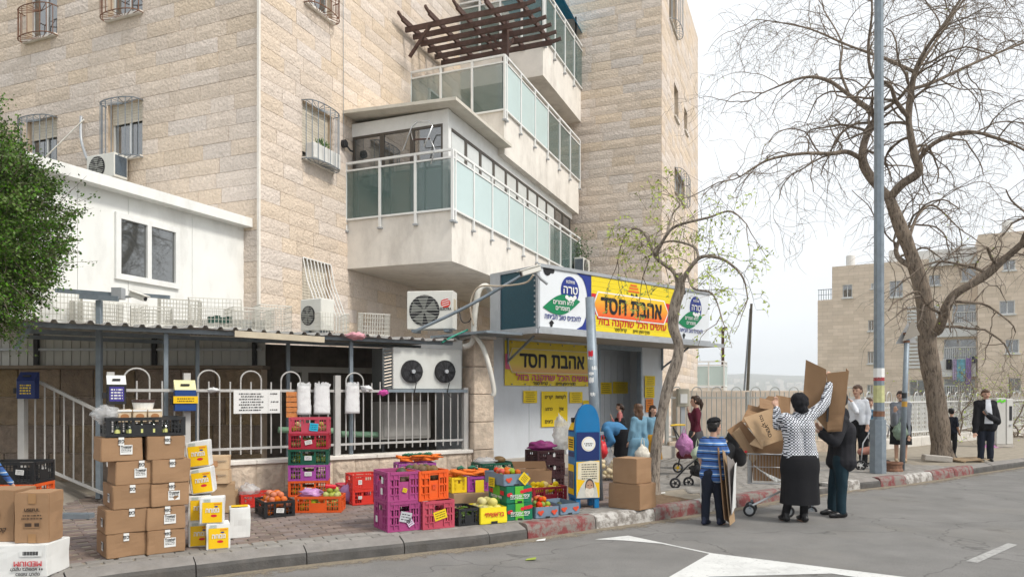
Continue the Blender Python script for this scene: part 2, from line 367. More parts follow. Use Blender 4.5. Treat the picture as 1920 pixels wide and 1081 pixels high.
def tri_poly(name, pix, z, m):
    bm = bmesh.new(); vv = [bm.verts.new(gnd(px, py, z)) for px, py in pix]; f = bm.faces.new(vv); bmesh.ops.triangulate(bm, faces=[f]); bmesh.ops.recalc_face_normals(bm, faces=bm.faces)
    me = bpy.data.meshes.new(name); bm.to_mesh(me); bm.free(); me.materials.append(m)
    for p in me.polygons:
        if p.normal.z < 0: p.flip()
    return struct(name, me)
tri_poly('road_marking', g1, 0.004, M_mark)
tri_poly('road_marking', [(1810, 1051), (1833, 1054), (1908, 1020), (1890, 1017)], 0.004, M_markw)

# kerb of separate stones
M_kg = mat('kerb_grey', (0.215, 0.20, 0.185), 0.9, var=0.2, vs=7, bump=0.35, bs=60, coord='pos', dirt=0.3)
M_kface = mat('kerb_dark_face', (0.085, 0.08, 0.075), 0.9, var=0.35, vs=6, bump=0.35, bs=60, coord='pos', dirt=0.25)  # road-side strips of unpainted stones, a darker grey than their top
def painted(name, col):
    m = mat(name, col, 0.75, var=0.12, vs=7, bump=0.35, bs=60, coord='pos'); t = m.node_tree; N, L = t.nodes, t.links
    b = N['Principled BSDF']; src = b.inputs['Base Color'].links[0].from_socket
    g = N.new('ShaderNodeNewGeometry'); n = N.new('ShaderNodeTexNoise'); n.inputs['Scale'].default_value = 7; n.inputs['Detail'].default_value = 9; n.inputs['Roughness'].default_value = 0.75; L.new(g.outputs['Position'], n.inputs['Vector'])
    r = N.new('ShaderNodeMapRange'); r.inputs[1].default_value = 0.44; r.inputs[2].default_value = 0.56; L.new(n.outputs[0], r.inputs[0])
    x = N.new('ShaderNodeMix'); x.data_type = 'RGBA'; L.new(r.outputs[0], x.inputs[0]); L.new(src, x.inputs[6]); x.inputs[7].default_value = (0.20, 0.18, 0.16, 1); L.new(x.outputs[2], b.inputs['Base Color']); return m
M_kr = painted('kerb_red', (0.20, 0.048, 0.048)); M_kw = painted('kerb_white', (0.50, 0.48, 0.45))
kerb = thing('kerb', '', 'kerb'); del kerb['label']; del kerb['category']; kerb['kind'] = 'structure'
path = kpath(0.02); cum = [0]
for a, b in zip(path, path[1:]): cum.append(cum[-1] + math.dist(a, b))
def kat(s):
    i = min(max(np.searchsorted(cum, s) - 1, 0), len(path) - 2); a, b = path[i], path[i + 1]; t = (s - cum[i]) / max(1e-6, cum[i + 1] - cum[i])
    p = Vector((a[0] + (b[0] - a[0]) * t, a[1] + (b[1] - a[1]) * t, 0)); i0, i1 = max(i - 12, 0), min(i + 13, len(path) - 1)
    d = Vector((path[i1][0] - path[i0][0], path[i1][1] - path[i0][1], 0)).normalized(); return p, d, Vector((-d.y, d.x, 0))
def sof(x):                                       # arc length at which the kerb reaches x
    return float(np.interp(x, [p[0] for p in path], cum))
marks = [(0.18, 'g'), (1.02, 'r'), (1.85, 'w'), (2.61, 'r'), (3.25, 'w'), (4.2, 'r'), (5.25, 'd'), (6.0, 'w'), (6.5, 'g'), (7.16, 'r'), (8.0, 'w'), (9.5, 'r'), (40, 'g')]
s = sof(-8.5); ends = [(sof(x), c) for x, c in marks]
while s < sof(24):
    for e, c in ends:
        if s < e - 0.01: break
    e1 = min(s + 0.98, e)
    if e - e1 < 0.3: e1 = min(e, e1 + 0.3)
    H = PZ + 0.004 + random.uniform(-0.006, 0.008); H2 = H
    if c == 'd': H = H2 = 0.10
    b = MB(); n = 5; prof = [(0, 0), (0.012, 0.5), (0.03, 0.68), (0.06, 0.78), (0.18, 1.0), (0.18, 0)] if c == 'g' else [(0, 0), (0.012, 0.6), (0.03, 0.88), (0.06, 1.0), (0.18, 1.0), (0.18, 0)]; rows = []
    for i in range(n + 1):
        p, d, nn = kat(s + 0.006 + (e1 - s - 0.012) * i / n); j = random.uniform(-0.004, 0.004)
        rows.append([p + nn * (o + j) + Vector((0, 0, h * H - (0.05 if h == 0 else 0))) for o, h in prof])
    vs_ = [q for r in rows for q in r]; k = len(prof)
    fs_ = [(i * k + j, (i + 1) * k + j, (i + 1) * k + j + 1, i * k + j + 1) for i in range(n) for j in range(k - 1)] + [tuple(range(k)), tuple(range((n + 1) * k - 1, n * k - 1, -1))]
    b.raw(vs_, fs_); b.m = [1 if c in 'gd' and q % (k - 1) < 2 and q < n * (k - 1) else 0 for q in range(len(fs_))]; b.build('kerb_stone', [{'g': M_kg, 'r': M_kr, 'w': M_kw, 'd': M_kg}[c], M_kface], kerb)
    s = e1

# tan grit gathered in the gutter
M_grit = mat('gutter_grit', (0.27, 0.225, 0.165), 1.0, var=0.3, vs=30, coord='pos', bump=0.6, bs=120); N_, L_n = M_grit.node_tree.nodes, M_grit.node_tree.links
at_g = N_.new('ShaderNodeAttribute'); at_g.attribute_name = 'edge'; gg = N_.new('ShaderNodeNewGeometry'); ng = N_.new('ShaderNodeTexNoise'); ng.inputs['Scale'].default_value = 5; ng.inputs['Detail'].default_value = 10; ng.inputs['Roughness'].default_value = .8; L_n.new(gg.outputs['Position'], ng.inputs['Vector'])
sg_ = N_.new('ShaderNodeMath'); sg_.operation = 'SUBTRACT'; L_n.new(ng.outputs[0], sg_.inputs[0]); L_n.new(at_g.outputs['Fac'], sg_.inputs[1]); rg_ = N_.new('ShaderNodeMapRange'); rg_.inputs[1].default_value = 0; rg_.inputs[2].default_value = .14; rg_.inputs[4].default_value = .85; L_n.new(sg_.outputs[0], rg_.inputs[0]); L_n.new(rg_.outputs[0], N_['Principled BSDF'].inputs['Alpha'])
gm = MB(); gv = []; gs = [sof(-8) + i * .12 for i in range(int((sof(20) - sof(-8)) / .12))]
for s in gs:
    p, d, nn = kat(s); gv += [p - nn * o + Vector((0, 0, .003)) for o in (-.005, .12, .28, .5)]
gm.raw(gv, [(i * 4 + j, i * 4 + j + 1, (i + 1) * 4 + j + 1, (i + 1) * 4 + j) for i in range(len(gs) - 1) for j in range(3)]); gme = gm.mesh('gutter_grit', M_grit); ge = gme.attributes.new('edge', 'FLOAT', 'POINT'); ge.data.foreach_set('value', [(.25, .38, .55, .8)[i % 4] for i in range(len(gv))])
for p_ in gme.polygons:
    if p_.normal.z < 0: p_.flip()
struct('gutter_grit', gme)
# pavement bed and pavers
inner = []
for i in range(0, 400):
    s = sof(-8.9) + i * 0.15
    if s > cum[-1] - 0.3: break
    p, d, nn = kat(s); inner.append(p + nn * 0.185)
bed = MB()
backpt = lambda p: Vector((p.x - 0.42 * 9, p.y + 0.9 * 9, PZ - 0.014))
for a, b in zip(inner, inner[1:]):
    a2, b2 = Vector((a.x, a.y, PZ - 0.014)), Vector((b.x, b.y, PZ - 0.014))
    wd = 9.5
    bed.face([a2, b2, b2 + Vector((-0.42 * wd, 0.9 * wd, 0)), a2 + Vector((-0.42 * wd, 0.9 * wd, 0))])
pav = struct('pavement', bed.mesh('pavement', mat('pavement_bed', (0.27, 0.235, 0.185), 0.95, var=0.25, coord='pos')))
# pavers: rows along the kerb, laid from the kerb inwards
PL, PW, G = 0.225, 0.112, 0.005
def paver_mesh(kind):
    b = MB(); c = 0.006
    b.raw([(0, 0, -0.03), (1, 0, -0.03), (1, 1, -0.03), (0, 1, -0.03), (0, 0, -c), (1, 0, -c), (1, 1, -c), (0, 1, -c), (.03, .06, 0), (.97, .06, 0), (.97, .94, 0), (.03, .94, 0)],
          [(0, 1, 5, 4), (1, 2, 6, 5), (2, 3, 7, 6), (3, 0, 4, 7), (4, 5, 9, 8), (5, 6, 10, 9), (6, 7, 11, 10), (7, 4, 8, 11), (8, 9, 10, 11)])
    return b
PMr = paver_mesh(0).mesh('paver', M_paver); PMg = paver_mesh(0).mesh('paver', M_paverg)
tmpl = paver_mesh(0); cand = []
PIT = (2.05, 2.75)                                # tree pit along x
S0, S1 = sof(-8.5), sof(13.5)
for row in range(46):
    off = 0.19 + row * PW + PW * 0.5; s = S0 + (row % 2) * PL / 2
    while s < S1:
        p, d, nn = kat(s + PL / 2); q = p + nn * off
        dist = math.hypot(q.x, q.y); px, py = proj((q.x, q.y, PZ))
        grey = row < 3 or q.x > 2.2
        if -60 < px < 1990 and 760 < py < 1110 and dist < 17.5 and not (row < 8 and PIT[0] < q.x < PIT[1] + row * 0.0):
            cand.append((1 / dist ** 2 if py < 1085 else 0, q, math.atan2(d.y, d.x), grey))
        s += PL
cand.sort(key=lambda c: -c[0]); stuff = MB()
for i, (_, q, a, grey) in enumerate(cand):
    z = PZ - 0.001 + random.uniform(-0.003, 0.002); a += random.uniform(-0.012, 0.012)
    if i < 300:
        o = link('paver', PMg if grey else PMr, pav, (q.x - math.cos(a) * PL / 2 + math.sin(a) * PW / 2, q.y - math.sin(a) * PL / 2 - math.cos(a) * PW / 2, z), a, (PL - G, PW - G, 1))
    else:
        stuff.mi = 1 if grey else 0; stuff.cur = random.random(); ca, sa = math.cos(a), math.sin(a)
        pts = []
        for v in tmpl.v:
            lx, ly = (v[0] - .5) * (PL - G), (v[1] - .5) * (PW - G); pts.append((q.x + ca * lx - sa * ly, q.y + sa * lx + ca * ly, z + v[2]))
        stuff.raw(pts, tmpl.f)
stuff.build('paver_field', [M_paver, M_paverg], pav, rnd=True, kind='stuff')
# soil round the young tree
soil = MB(); pp = [];
for i in range(15):
    for j in range(9):
        p, d, nn = kat(sof(2.0) + i * 0.07); q = p + nn * (0.19 + j * 0.115); pp.append((q.x, q.y, PZ - 0.008 + 0.03 * noise.noise((q.x * 5, q.y * 5, 1)) + 0.02 * math.sin(i / 14 * 3.14)))
soil.raw(pp, [(i * 9 + j, (i + 1) * 9 + j, (i + 1) * 9 + j + 1, i * 9 + j + 1) for i in range(14) for j in range(8)])
struct('tree_pit', soil.mesh('tree_pit', mat('soil', (0.17, 0.115, 0.07), 1.0, var=0.45, vs=18, bump=0.8, bs=70, coord='pos')))

# ================================================================== stone buildings
def stone_mesh(seed):
    rg = random.Random(seed); b = MB(); nx, nz = 4, 2; e = 0.0
    P = {}
    vs = []; 
    for i in range(nx + 1):
        for k in range(nz + 1):
            ed = i in (0, nx) or k in (0, nz); y = -0.55 if ed else -rg.uniform(0.75, 1.1); P[i, k] = len(vs); vs.append((i / nx, y, k / nz))
    fs = [(P[i, k], P[i + 1, k], P[i + 1, k + 1], P[i, k + 1]) for i in range(nx) for k in range(nz)]
    ring = [(i, 0) for i in range(nx)] + [(nx, k) for k in range(nz)] + [(i, nz) for i in range(nx, 0, -1)] + [(0, k) for k in range(nz, 0, -1)]
    base = len(vs)
    for (i, k) in ring: vs.append((i / nx, 0.2, k / nz))
    n = len(ring)
    for a in range(n): fs.append((P[ring[a]], base + a, base + (a + 1) % n, P[ring[(a + 1) % n]]))
    b.raw(vs, fs); return b
STONES = [stone_mesh(i) for i in range(6)]
def holes_grid(u0, u1, z0, z1, ops):
    us = sorted({u0, u1, *[min(max(o[0], u0), u1) for o in ops], *[min(max(o[1], u0), u1) for o in ops]}); zs = sorted({z0, z1, *[min(max(o[2], z0), z1) for o in ops], *[min(max(o[3], z0), z1) for o in ops]})
    for a, b in zip(us, us[1:]):
        for c, d in zip(zs, zs[1:]):
            if not any(o[0] - 1e-6 <= a and b <= o[1] + 1e-6 and o[2] - 1e-6 <= c and d <= o[3] + 1e-6 for o in ops): yield a, b, c, d
class StoneBuilding:
    def __init__(s, fr, root, ch, m_stone, thick=0.024):
        s.fr, s.root, s.ch, s.list, s.core, s.m, s.th = fr, root, ch, [], MB(), m_stone, thick
        s.meshes = [b.mesh('stone', m_stone) for b in STONES]
    def snap(s, z): return round(z / s.ch) * s.ch
    def face(s, axis, c, u0, u1, z0, z1, ops, lens=(0.45, 1.15), seed=1):
        """axis 'x': plane y=c facing -y, u=x.  axis 'y': plane x=c facing -x, u=y"""
        rg = random.Random(seed); wpt = (lambda u, z: (u, c, z)) if axis == 'x' else (lambda u, z: (c, u, z))
        for a, b, d, e in holes_grid(u0, u1, z0, z1, ops):
            q = [wpt(a, d), wpt(b, d), wpt(b, e), wpt(a, e)]; s.core.face(q if axis == 'x' else q[::-1])
        for (a, b, d, e) in ops:                      # reveals
            dp = 0.22
            inn = (lambda u, z: (u, c + dp, z)) if axis == 'x' else (lambda u, z: (c + dp, u, z))
            for (p, q) in (((a, d), (a, e)), ((a, e), (b, e)), ((b, e), (b, d)), ((b, d), (a, d))): s.core.face([wpt(*p), wpt(*q), inn(*q), inn(*p)])
        z = z0; row = 0; g = 0.0035
        while z < z1 - 0.02:
            zt = min(z + s.ch, z1); u = u0 - rg.uniform(0, 0.4)
            blk = sorted([(o[0], o[1]) for o in ops if o[2] < zt - 0.03 and o[3] > z + 0.03])
            segs = []; st = u0
            for (a, b) in blk: segs.append((st, a)); st = b
            segs.append((st, u1))
            for (a, b) in segs:
                x = a
                while x < b - 0.02:
                    l = rg.uniform(*lens); x2 = min(x + l, b)
                    if b - x2 < 0.22: x2 = b
                    s.list.append((axis, c, x + g, x2 - g, z + g, zt - g)); x = x2
            z = zt
    def finish(s, limit=300):
        s.core.build('wall', M_joint, s.root)
        sc = []
        for t in s.list:
            axis, c, a, b, d, e = t; um, zm = (a + b) / 2, (d + e) / 2
            p = s.fr.w(um, c, zm) if axis == 'x' else s.fr.w(c, um, zm); px, py = proj(p)
            sc.append(((b - a) * (e - d) / (p.y * p.y) if (0 < px < 1920 and 0 < py < 900 and p.y > 0) else 0, t))
        sc.sort(key=lambda q: -q[0]); st = MB(); rg = random.Random(3)
        for i, (k, (axis, c, a, b, d, e)) in enumerate(sc):
            vi = rg.randrange(6); loc = (a, c, d) if axis == 'x' else (c, b, d); rz = 0 if axis == 'x' else -math.pi / 2; th = s.th * rg.uniform(0.8, 1.25)
            if i < limit and k > 0: link('stone', s.meshes[vi], s.root, loc, rz, (b - a, th, e - d))
            else:
                st.cur = rg.random(); pts = []
                for v in STONES[vi].v:
                    X, Y, Z = v[0] * (b - a), v[1] * th, v[2] * (e - d)
                    pts.append((a + X, c + Y, d + Z) if axis == 'x' else (c + Y, b - X, d + Z))
                st.raw(pts, STONES[vi].f)
        if st.f: st.build('stone_courses', s.m, s.root, rnd=True, kind='stuff')

def grille(mb, wd, h, dep=0.32, nb=9, r=0.009, fan=True, r_big=0.012):
    cur = [(wd / 2 - wd / 2 * math.cos(math.pi * t) , -dep * math.sin(math.pi * t) ** 0.6 - 0.02) for t in [i / 16 for i in range(17)]]
    for z in (0.02, h - 0.02): mb.tube([(x, y, z) for x, y in cur], r_big, 5)
    for i in range(nb):
        t = (i + 0.5) / nb; k = t * 16; j = int(k); f = k - j; x = cur[j][0] * (1 - f) + cur[j + 1][0] * f; y = cur[j][1] * (1 - f) + cur[j + 1][1] * f
        mb.tube([(x, y, 0.02), (x, y, h - 0.02)], r, 5)
        if fan:
            for z in (0.02, h - 0.02): mb.tube([(wd / 2, -0.02, z), (x, y, z)], r * 0.8, 4)
    return mb
def window(root, axis, c, a, b, d, e, style='slide', shutter=0.0, gr=None, gr_mat=None, label=None):
    """a window part with frame, panes, sill and bars as its pieces"""
    loc = (a, c, d) if axis == 'x' else (c, b, d); rz = 0 if axis == 'x' else -math.pi / 2
    W, H = b - a, e - d; f = MB(); t = 0.045; y = 0.13
    for (x0, x1, z0, z1) in ((0, t, 0, H), (W - t, W, 0, H), (t, W - t, 0, t), (t, W - t, H - t, H), (W / 2 - t / 2, W / 2 + t / 2, t, H - t)): f.box(x0, x1, y, y + 0.06, z0, z1)
    fo = link('window', f.mesh('window', M_white if style == 'slide' else M_grey), root, loc, rz)
    if label: fo['label'] = label
    for (x0, x1) in ((t, W / 2 - t / 2), (W / 2 + t / 2, W - t)): box_mb(x0, x1, y + 0.025, y + 0.035, t, H - t).build('pane', M_pane, fo)
    box_mb(-0.02, W + 0.02, -0.09, 0.13, -0.05, 0.0).build('sill', M_plaster, fo)
    if shutter:
        s_ = MB(); n = max(3, int(shutter * H / 0.06))
        for i in range(n): z1 = H - i * shutter * H / n; s_.box(0.01, W - 0.01, y - 0.03, y - 0.012, z1 - shutter * H / n + 0.006, z1)
        s_.build('shutter', M_shut, fo)
    if gr:
        g = grille(MB(), W + 0.06, gr * H if gr < 1.5 else gr, nb=9); go = g.build('grille', gr_mat or M_iron, fo); go.location = (-0.03, 0, -0.06)
    return fo

D0 = 14.0
BF = Fr(((485 - CX) / F * D0, D0), 68.2)
bld = fthing(BF, 'apartment_building', 'tall stone apartment block with stepped glass balconies above the shop', 'building')
sb = StoneBuilding(BF, bld, 0.30, M_stone)
def rectx(px0, px1, pyt, pyb, y=0):     # opening on the right face from pixels (bottom/top taken at its left edge)
    x0, zb = BF.hit(px0, pyb, y); _, zt = BF.hit(px0, pyt, y); x1, _ = BF.hit(px1, pyb, y); return x0, x1, sb.snap(zb), sb.snap(zt)
def recty(px0, px1, pyt, pyb, x=0):
    y1, zb = BF.hitx(px1, pyb, x); _, zt = BF.hitx(px1, pyt, x); y0, _ = BF.hitx(px0, pyb, x); return y1, y0, sb.snap(zb), sb.snap(zt)
wl = [recty(203, 268, 195, 302), recty(50, 108, 228, 318), recty(50, 108, -62, 57), recty(203, 268, -100, 10), recty(-90, -40, 250, 350)]
wr = [rectx(566, 622, 195, 302), rectx(570, 622, -95, 8), rectx(566, 618, 495, 590)]
sb.face('y', 0.0, 0.0, 12.0, 0.0, 14.4, wl, seed=11)
sb.face('x', 0.0, 0.0, 13.2, 0.0, 14.4, wr, seed=12)
sb.core.box(0.3, 13.1, 0.3, 11.9, 14.35, 14.42)
sb.finish()
for i, o in enumerate(wl): window(bld, 'y', 0.0, *o, shutter=(0.35 if i < 2 else 0.12), gr=(1.02 if i < 2 or i == 4 else 0.45), gr_mat=(M_iron if i < 2 else M_rust))
for i, o in enumerate(wr[:2]): window(bld, 'x', 0.0, *o, shutter=(0.85 if i == 0 else 0.0), gr=(1.05 if i == 0 else 0.4), gr_mat=(M_iron if i == 0 else M_rust))
# ground floor window with a slanting white security grille
gw = window(bld, 'x', 0.0, *wr[2], shutter=0.9)
g = MB(); W_, H_ = wr[2][1] - wr[2][0], wr[2][3] - wr[2][2]
for i in range(9): x = i * W_ / 8; g.tube([(x, -0.03, H_), (x + 0.02, -0.12, H_ * 0.6), (x + 0.05, -0.4, 0), (x + 0.05, -0.4, -0.3)], 0.013, 6)
g.tube([(0, -0.03, H_), (W_, -0.03, H_)], 0.014); g.build('grille', M_white, gw)
# metal corner strip
MB().box(-0.045, 0.004, -0.045, 0.004, 2.5, 14.3).build('corner_strip', M_plaster, bld)

# ---------- balconies: building > balcony > rail, posts, glass panes
YB = -2.69
XE = BF.hit(1085, 447, YB)[0]
def balcony(xc, xe, z0, zp, zr, nleft, nright, glass_left, glass_right, ym=YB):
    b = MB()
    b.box(xc, xe, ym, 0.05, z0, z0 + 0.22)                                  # slab
    b.box(xc, xe, ym, ym + 0.14, z0 + 0.22, zp); b.box(xc, xc + 0.14, ym + 0.14, 0.02, z0 + 0.22, zp); b.box(xe - 0.14, xe, ym + 0.14, 0.02, z0 + 0.22, zp)
    bo = b.build('balcony', M_plaster, bld)
    o = 0.035
    pl = [(xc - o, 0.0 + (ym - o) * i / nleft) for i in range(nleft + 1)]; pr = [(xc - o + (xe - xc + o) * i / nright, ym - o) for i in range(nright + 1)]
    for (x, y) in pl + pr[1:] + [(xc - o + 0.12, ym - o)]:
        MB().box(x - 0.028, x + 0.028, y - 0.028, y + 0.028, zp - 0.22, zr).build('rail_post', M_white, bo)
        box_mb(x - 0.05, x + 0.05, y - 0.05, y + 0.05, zp - 0.26, zp - 0.225).build('bracket', M_grey, bo)
    r = MB()
    for (A, Bq) in ((pl[0], pl[-1]), (pr[0], pr[-1])):
        for z, hh in ((zr, 0.05), (zr - 0.17, 0.035), (zp + 0.02, 0.04)): r.bar((A[0], A[1], z), (Bq[0], Bq[1], z), 0.05, hh)
    r.build('hand_rail', M_white, bo)
    for seq, gl in ((pl, glass_left), (pr, glass_right)):
        for i, (A, Bq) in enumerate(zip(seq, seq[1:])):
            ax, ay = A; bx, by = Bq; L_ = math.hypot(bx - ax, by - ay); ux, uy = (bx - ax) / L_, (by - ay) / L_
            m = gl[i] if isinstance(gl, list) else gl
            MB().bar((ax + ux * 0.035, ay + uy * 0.035, (zp + zr - 0.15) / 2), (bx - ux * 0.035, by - uy * 0.035, (zp + zr - 0.15) / 2), 0.012, zr - 0.19 - zp - 0.05).build('glass_pane', m, bo)
    return bo
X1 = BF.hit(847, 300, YB)[0]; X2 = BF.hit(945, 200, YB)[0]; X3 = BF.hit(1018, 60, YB)[0]
Z1 = BF.hit(847, 489, YB)[1]; Z1p = BF.hit(847, 394, YB)[1]; Z1r = BF.hit(847, 281, YB)[1]
Z2p = BF.hit(945, 208, YB)[1]; Z2r = BF.hit(945, 105, YB)[1]; Z2 = Z2p - (Z1p - Z1)
Z3p = Z2p + (Z2p - Z1p); Z3r = Z2r + (Z2r - Z1r); Z3 = Z2 + (Z2 - Z1)
b1 = balcony(X1, XE, Z1, Z1p, Z1r, 3, 9, M_glassG, [M_frost] * 6 + [M_glassG] * 3)
b2 = balcony(X2, XE, Z2, Z2p, Z2r, 3, 6, M_glassG, [M_frost] * 3 + [M_glassG] * 3)
b3 = balcony(X3, XE + 0.35, Z3, Z3p, Z3r, 4, 4, M_glassG, M_glassG)
# closed-in lower balcony: header, corner post, sliding windows, sloping roof
enc = MB(); zt = Z1r + (Z1r - Z1p) * 0.75; zi = Z1p - 0.6; xi, yi = X1 + 0.16, YB + 0.16
enc.box(xi, xi + 0.14, yi, yi + 0.14, zi, zt - 0.0)
enc.box(xi + 0.01, xi + 0.1, yi + 0.14, -0.02, zt - 0.30, zt - 0.001); enc.box(xi + 0.14, XE - 0.2, yi + 0.01, yi + 0.1, Z2 - 0.16 if False else zt - 0.36, zt - 0.002)
eo = enc.build('balcony_enclosure', M_white, bld)
def pan(parent, ax, c, u0, u1, z0, z1, pane_m, fm=M_bronze):
    f = MB(); t = 0.055; mk = (lambda p, q, z, w_: f.box(p, q, c, c + 0.06, z, w_)) if ax == 'x' else (lambda p, q, z, w_: f.box(c, c + 0.06, p, q, z, w_))
    mk(u0, u0 + t, z0, z1); mk(u1 - t, u1, z0, z1); mk(u0 + t, u1 - t, z0, z0 + t); mk(u0 + t, u1 - t, z1 - t, z1); fo = f.build('window', fm, parent)
    g = MB(); (g.box(u0 + t, u1 - t, c + 0.02, c + 0.035, z0 + t, z1 - t) if ax == 'x' else g.box(c + 0.02, c + 0.035, u0 + t, u1 - t, z0 + t, z1 - t)); g.build('pane', pane_m, fo)
for i in range(3): pan(bld, 'y', xi + 0.02, yi + 0.14 + i * (-yi - 0.18) / 3, yi + 0.14 + (i + 1) * (-yi - 0.18) / 3 - 0.004, zi, zt - 0.30, M_pane)
NW = 11; xw0, xw1 = xi + 0.14, XE - 0.35
for i in range(NW): pan(bld, 'x', yi + 0.02, xw0 + i * (xw1 - xw0) / NW, xw0 + (i + 1) * (xw1 - xw0) / NW - 0.006, zi, min(zt - 0.36, Z2 - 0.03), M_curt if i < 9 else M_pane)
rf = MB(); xr1 = X2 + 0.05
rf.raw([(X1 - 0.2, YB - 0.2, zt), (xr1, YB - 0.2, zt), (xr1, 0.0, zt + 0.12), (X1 - 0.2, 0.0, zt + 0.12), (X1 - 0.2, YB - 0.2, zt + 0.07), (xr1, YB - 0.2, zt + 0.07), (xr1, 0.0, zt + 0.19), (X1 - 0.2, 0.0, zt + 0.19)],
       [(0, 3, 2, 1), (4, 5, 6, 7), (0, 1, 5, 4), (1, 2, 6, 5), (2, 3, 7, 6), (3, 0, 4, 7)])
rf.build('roof', mat('roof_sheet', (0.62, 0.58, 0.50), 0.6, var=0.08, dirt=0.3), eo)
# rooms behind upper balconies: door openings
for (xa, zb) in ((X2, Z2p), (X3, Z3p)):
    for u in (xa + 0.9, xa + 3.1): pan(bld, 'x', -0.075, u, u + 1.9, zb - 0.75, zb + 1.35, M_pane, M_white)

# ---------- rear wing (tower)
dT = BF.w(XE + 0.25, YB)
TF = Fr(BF.w(XE + 0.28, 0), 68.2)
twr = fthing(TF, 'apartment_tower', 'plain stone stair tower rising behind the balconies, narrow slit windows on its right side', 'building')
stb = StoneBuilding(TF, twr, 0.30, M_stone, 0.03)
yt = TF.hitx(1240, 400, 0)[0]
def rt(px0, px1, pyt, pyb):
    x0, zb = TF.hit(px0, pyb, yt); _, zt_ = TF.hit(px0, pyt, yt); x1, _ = TF.hit(px1, pyb, yt); return x0, x1, stb.snap(zb), stb.snap(zt_)
xe_t = TF.hit(1308, 400, yt)[0]
wt = [rt(1263, 1271, 160, 218), rt(1282, 1288, 203, 248), rt(1264, 1283, 308, 362), rt(1254, 1268, -60, 30), rt(1264, 1283, 545, 600)]
stb.face('y', 0.0, yt, 2.9, 0.0, 17.4, [], lens=(0.5, 1.2), seed=21)
stb.face('x', yt, 0.0, xe_t, 0.0, 17.4, wt, lens=(0.5, 1.2), seed=22)
stb.core.box(0.05, xe_t - 0.05, yt + 0.05, 2.85, 17.36, 17.42); stb.core.box(xe_t - 0.06, xe_t, yt + 0.02, 2.9, 0, 17.4)
stb.finish()
for i, o in enumerate(wt): window(twr, 'x', yt, *o, gr=(1.0 if i in (2, 3) else None))
# small balcony at the far end of the tower
tb = MB().box(xe_t - 0.2, xe_t + 0.95, yt - 1.15, yt + 0.5, 1.2, 1.95).build('balcony', M_plaster, twr)
for (a, b2_) in (((xe_t - 0.2, yt - 1.15), (xe_t + 0.95, yt - 1.15)), ((xe_t - 0.2, yt - 1.15), (xe_t - 0.2, yt + 0.1))):
    MB().bar((*a, 2.45), (*b2_, 2.45), 0.012, 0.85).build('glass_pane', M_frost, tb)
    for z in (2.02, 2.92, 3.08): MB().bar((*a, z), (*b2_, z), 0.05).build('hand_rail', M_white, tb)
for (x, y) in ((xe_t - 0.2, yt - 1.15), (xe_t + 0.38, yt - 1.15), (xe_t + 0.95, yt - 1.15), (xe_t - 0.2, yt - 0.5)): box_mb(x - .03, x + .03, y - .03, y + .03, 1.75, 3.1).build('rail_post', M_white, tb)
MB().bar((xe_t + 0.8, yt - 1.0, 1.9), (xe_t + 0.8, yt - 1.0, 4.6), 0.12).bar((xe_t + 0.1, yt - 1.2, 4.55), (xe_t + 1.2, yt - 0.9, 4.55), 0.12).build('post', M_wood, tb)
# ================================================================== white extension on the building
shd_y0 = BF.hitx(458, 500, 0)[0]
PF = Fr(BF.w(0, shd_y0), 68.2)            # its visible wall is the plane y=0 for x<0
shed = fthing(PF, 'white_extension', 'white panelled extension with a sliding window and sloping white roof edge', 'building')
zt0 = PF.hit(458, 428, 0)[1]; xw = -5.6; zt1 = zt0 - 0.10; zb = 2.66
wx0, wzb = PF.hit(217, 519); _, wzt = PF.hit(217, 401); wx1 = PF.hit(331, 540)[0]
op = [(wx0, wx1, wzb, wzt)]
M_panel = mat('white_panel', (0.80, 0.80, 0.77), 0.55, var=0.04, vs=2, coord='pos', dirt=0.2)
edges = sorted([xw, -4.6, -3.45, wx0 + 0.32, -1.6, 0.0]); edges = [xw, -4.55, -3.5, -2.62, -1.3, 0.0]
for a, b in zip(edges, edges[1:]):
    m = MB()
    for (u0, u1, z0, z1) in holes_grid(a + 0.004, b - 0.004, zb, zt0, [(max(o[0], a + .004), min(o[1], b - .004), o[2], o[3]) for o in op if o[0] < b and o[1] > a]): m.box(u0, u1, 0, 0.08, z0, z1)
    m.build('wall_panel', M_panel, shed)
MB().box(xw, xw + 0.08, 0.08, 2.6, zb, zt0).box(xw + 0.08, -0.02, 0.1, 2.6, zb, zb + 0.1).build('floor_panel', M_panel, shed)
m = MB(); m.raw([(xw - .15, -.22, zt1), (0.02, -.22, zt0), (0.02, 2.7, zt0), (xw - .15, 2.7, zt1), (xw - .15, -.22, zt1 + .17), (0.02, -.22, zt0 + .17), (0.02, 2.7, zt0 + .17), (xw - .15, 2.7, zt1 + .17)],
                [(0, 3, 2, 1), (4, 5, 6, 7), (0, 1, 5, 4), (1, 2, 6, 5), (2, 3, 7, 6), (3, 0, 4, 7)])
m.build('roof', M_panel, shed)
f = MB(); W, H, t = wx1 - wx0, wzt - wzb, 0.06
for (x0, x1, z0, z1) in ((-.03, t, -.03, H + .03), (W - t, W + .03, -.03, H + .03), (t, W - t, -.03, t), (t, W - t, H - t, H + .03), (W / 2 - .04, W / 2 + .04, t, H - t)): f.box(x0, x1, -0.05, 0.05, z0, z1)
wo_ = link('window', f.mesh('window', M_white), shed, (wx0, 0, wzb))
for (x0, x1) in ((t, W / 2 - .04), (W / 2 + .04, W - t)): box_mb(x0, x1, -0.01, 0.005, t, H - t).build('pane', M_pane, wo_)

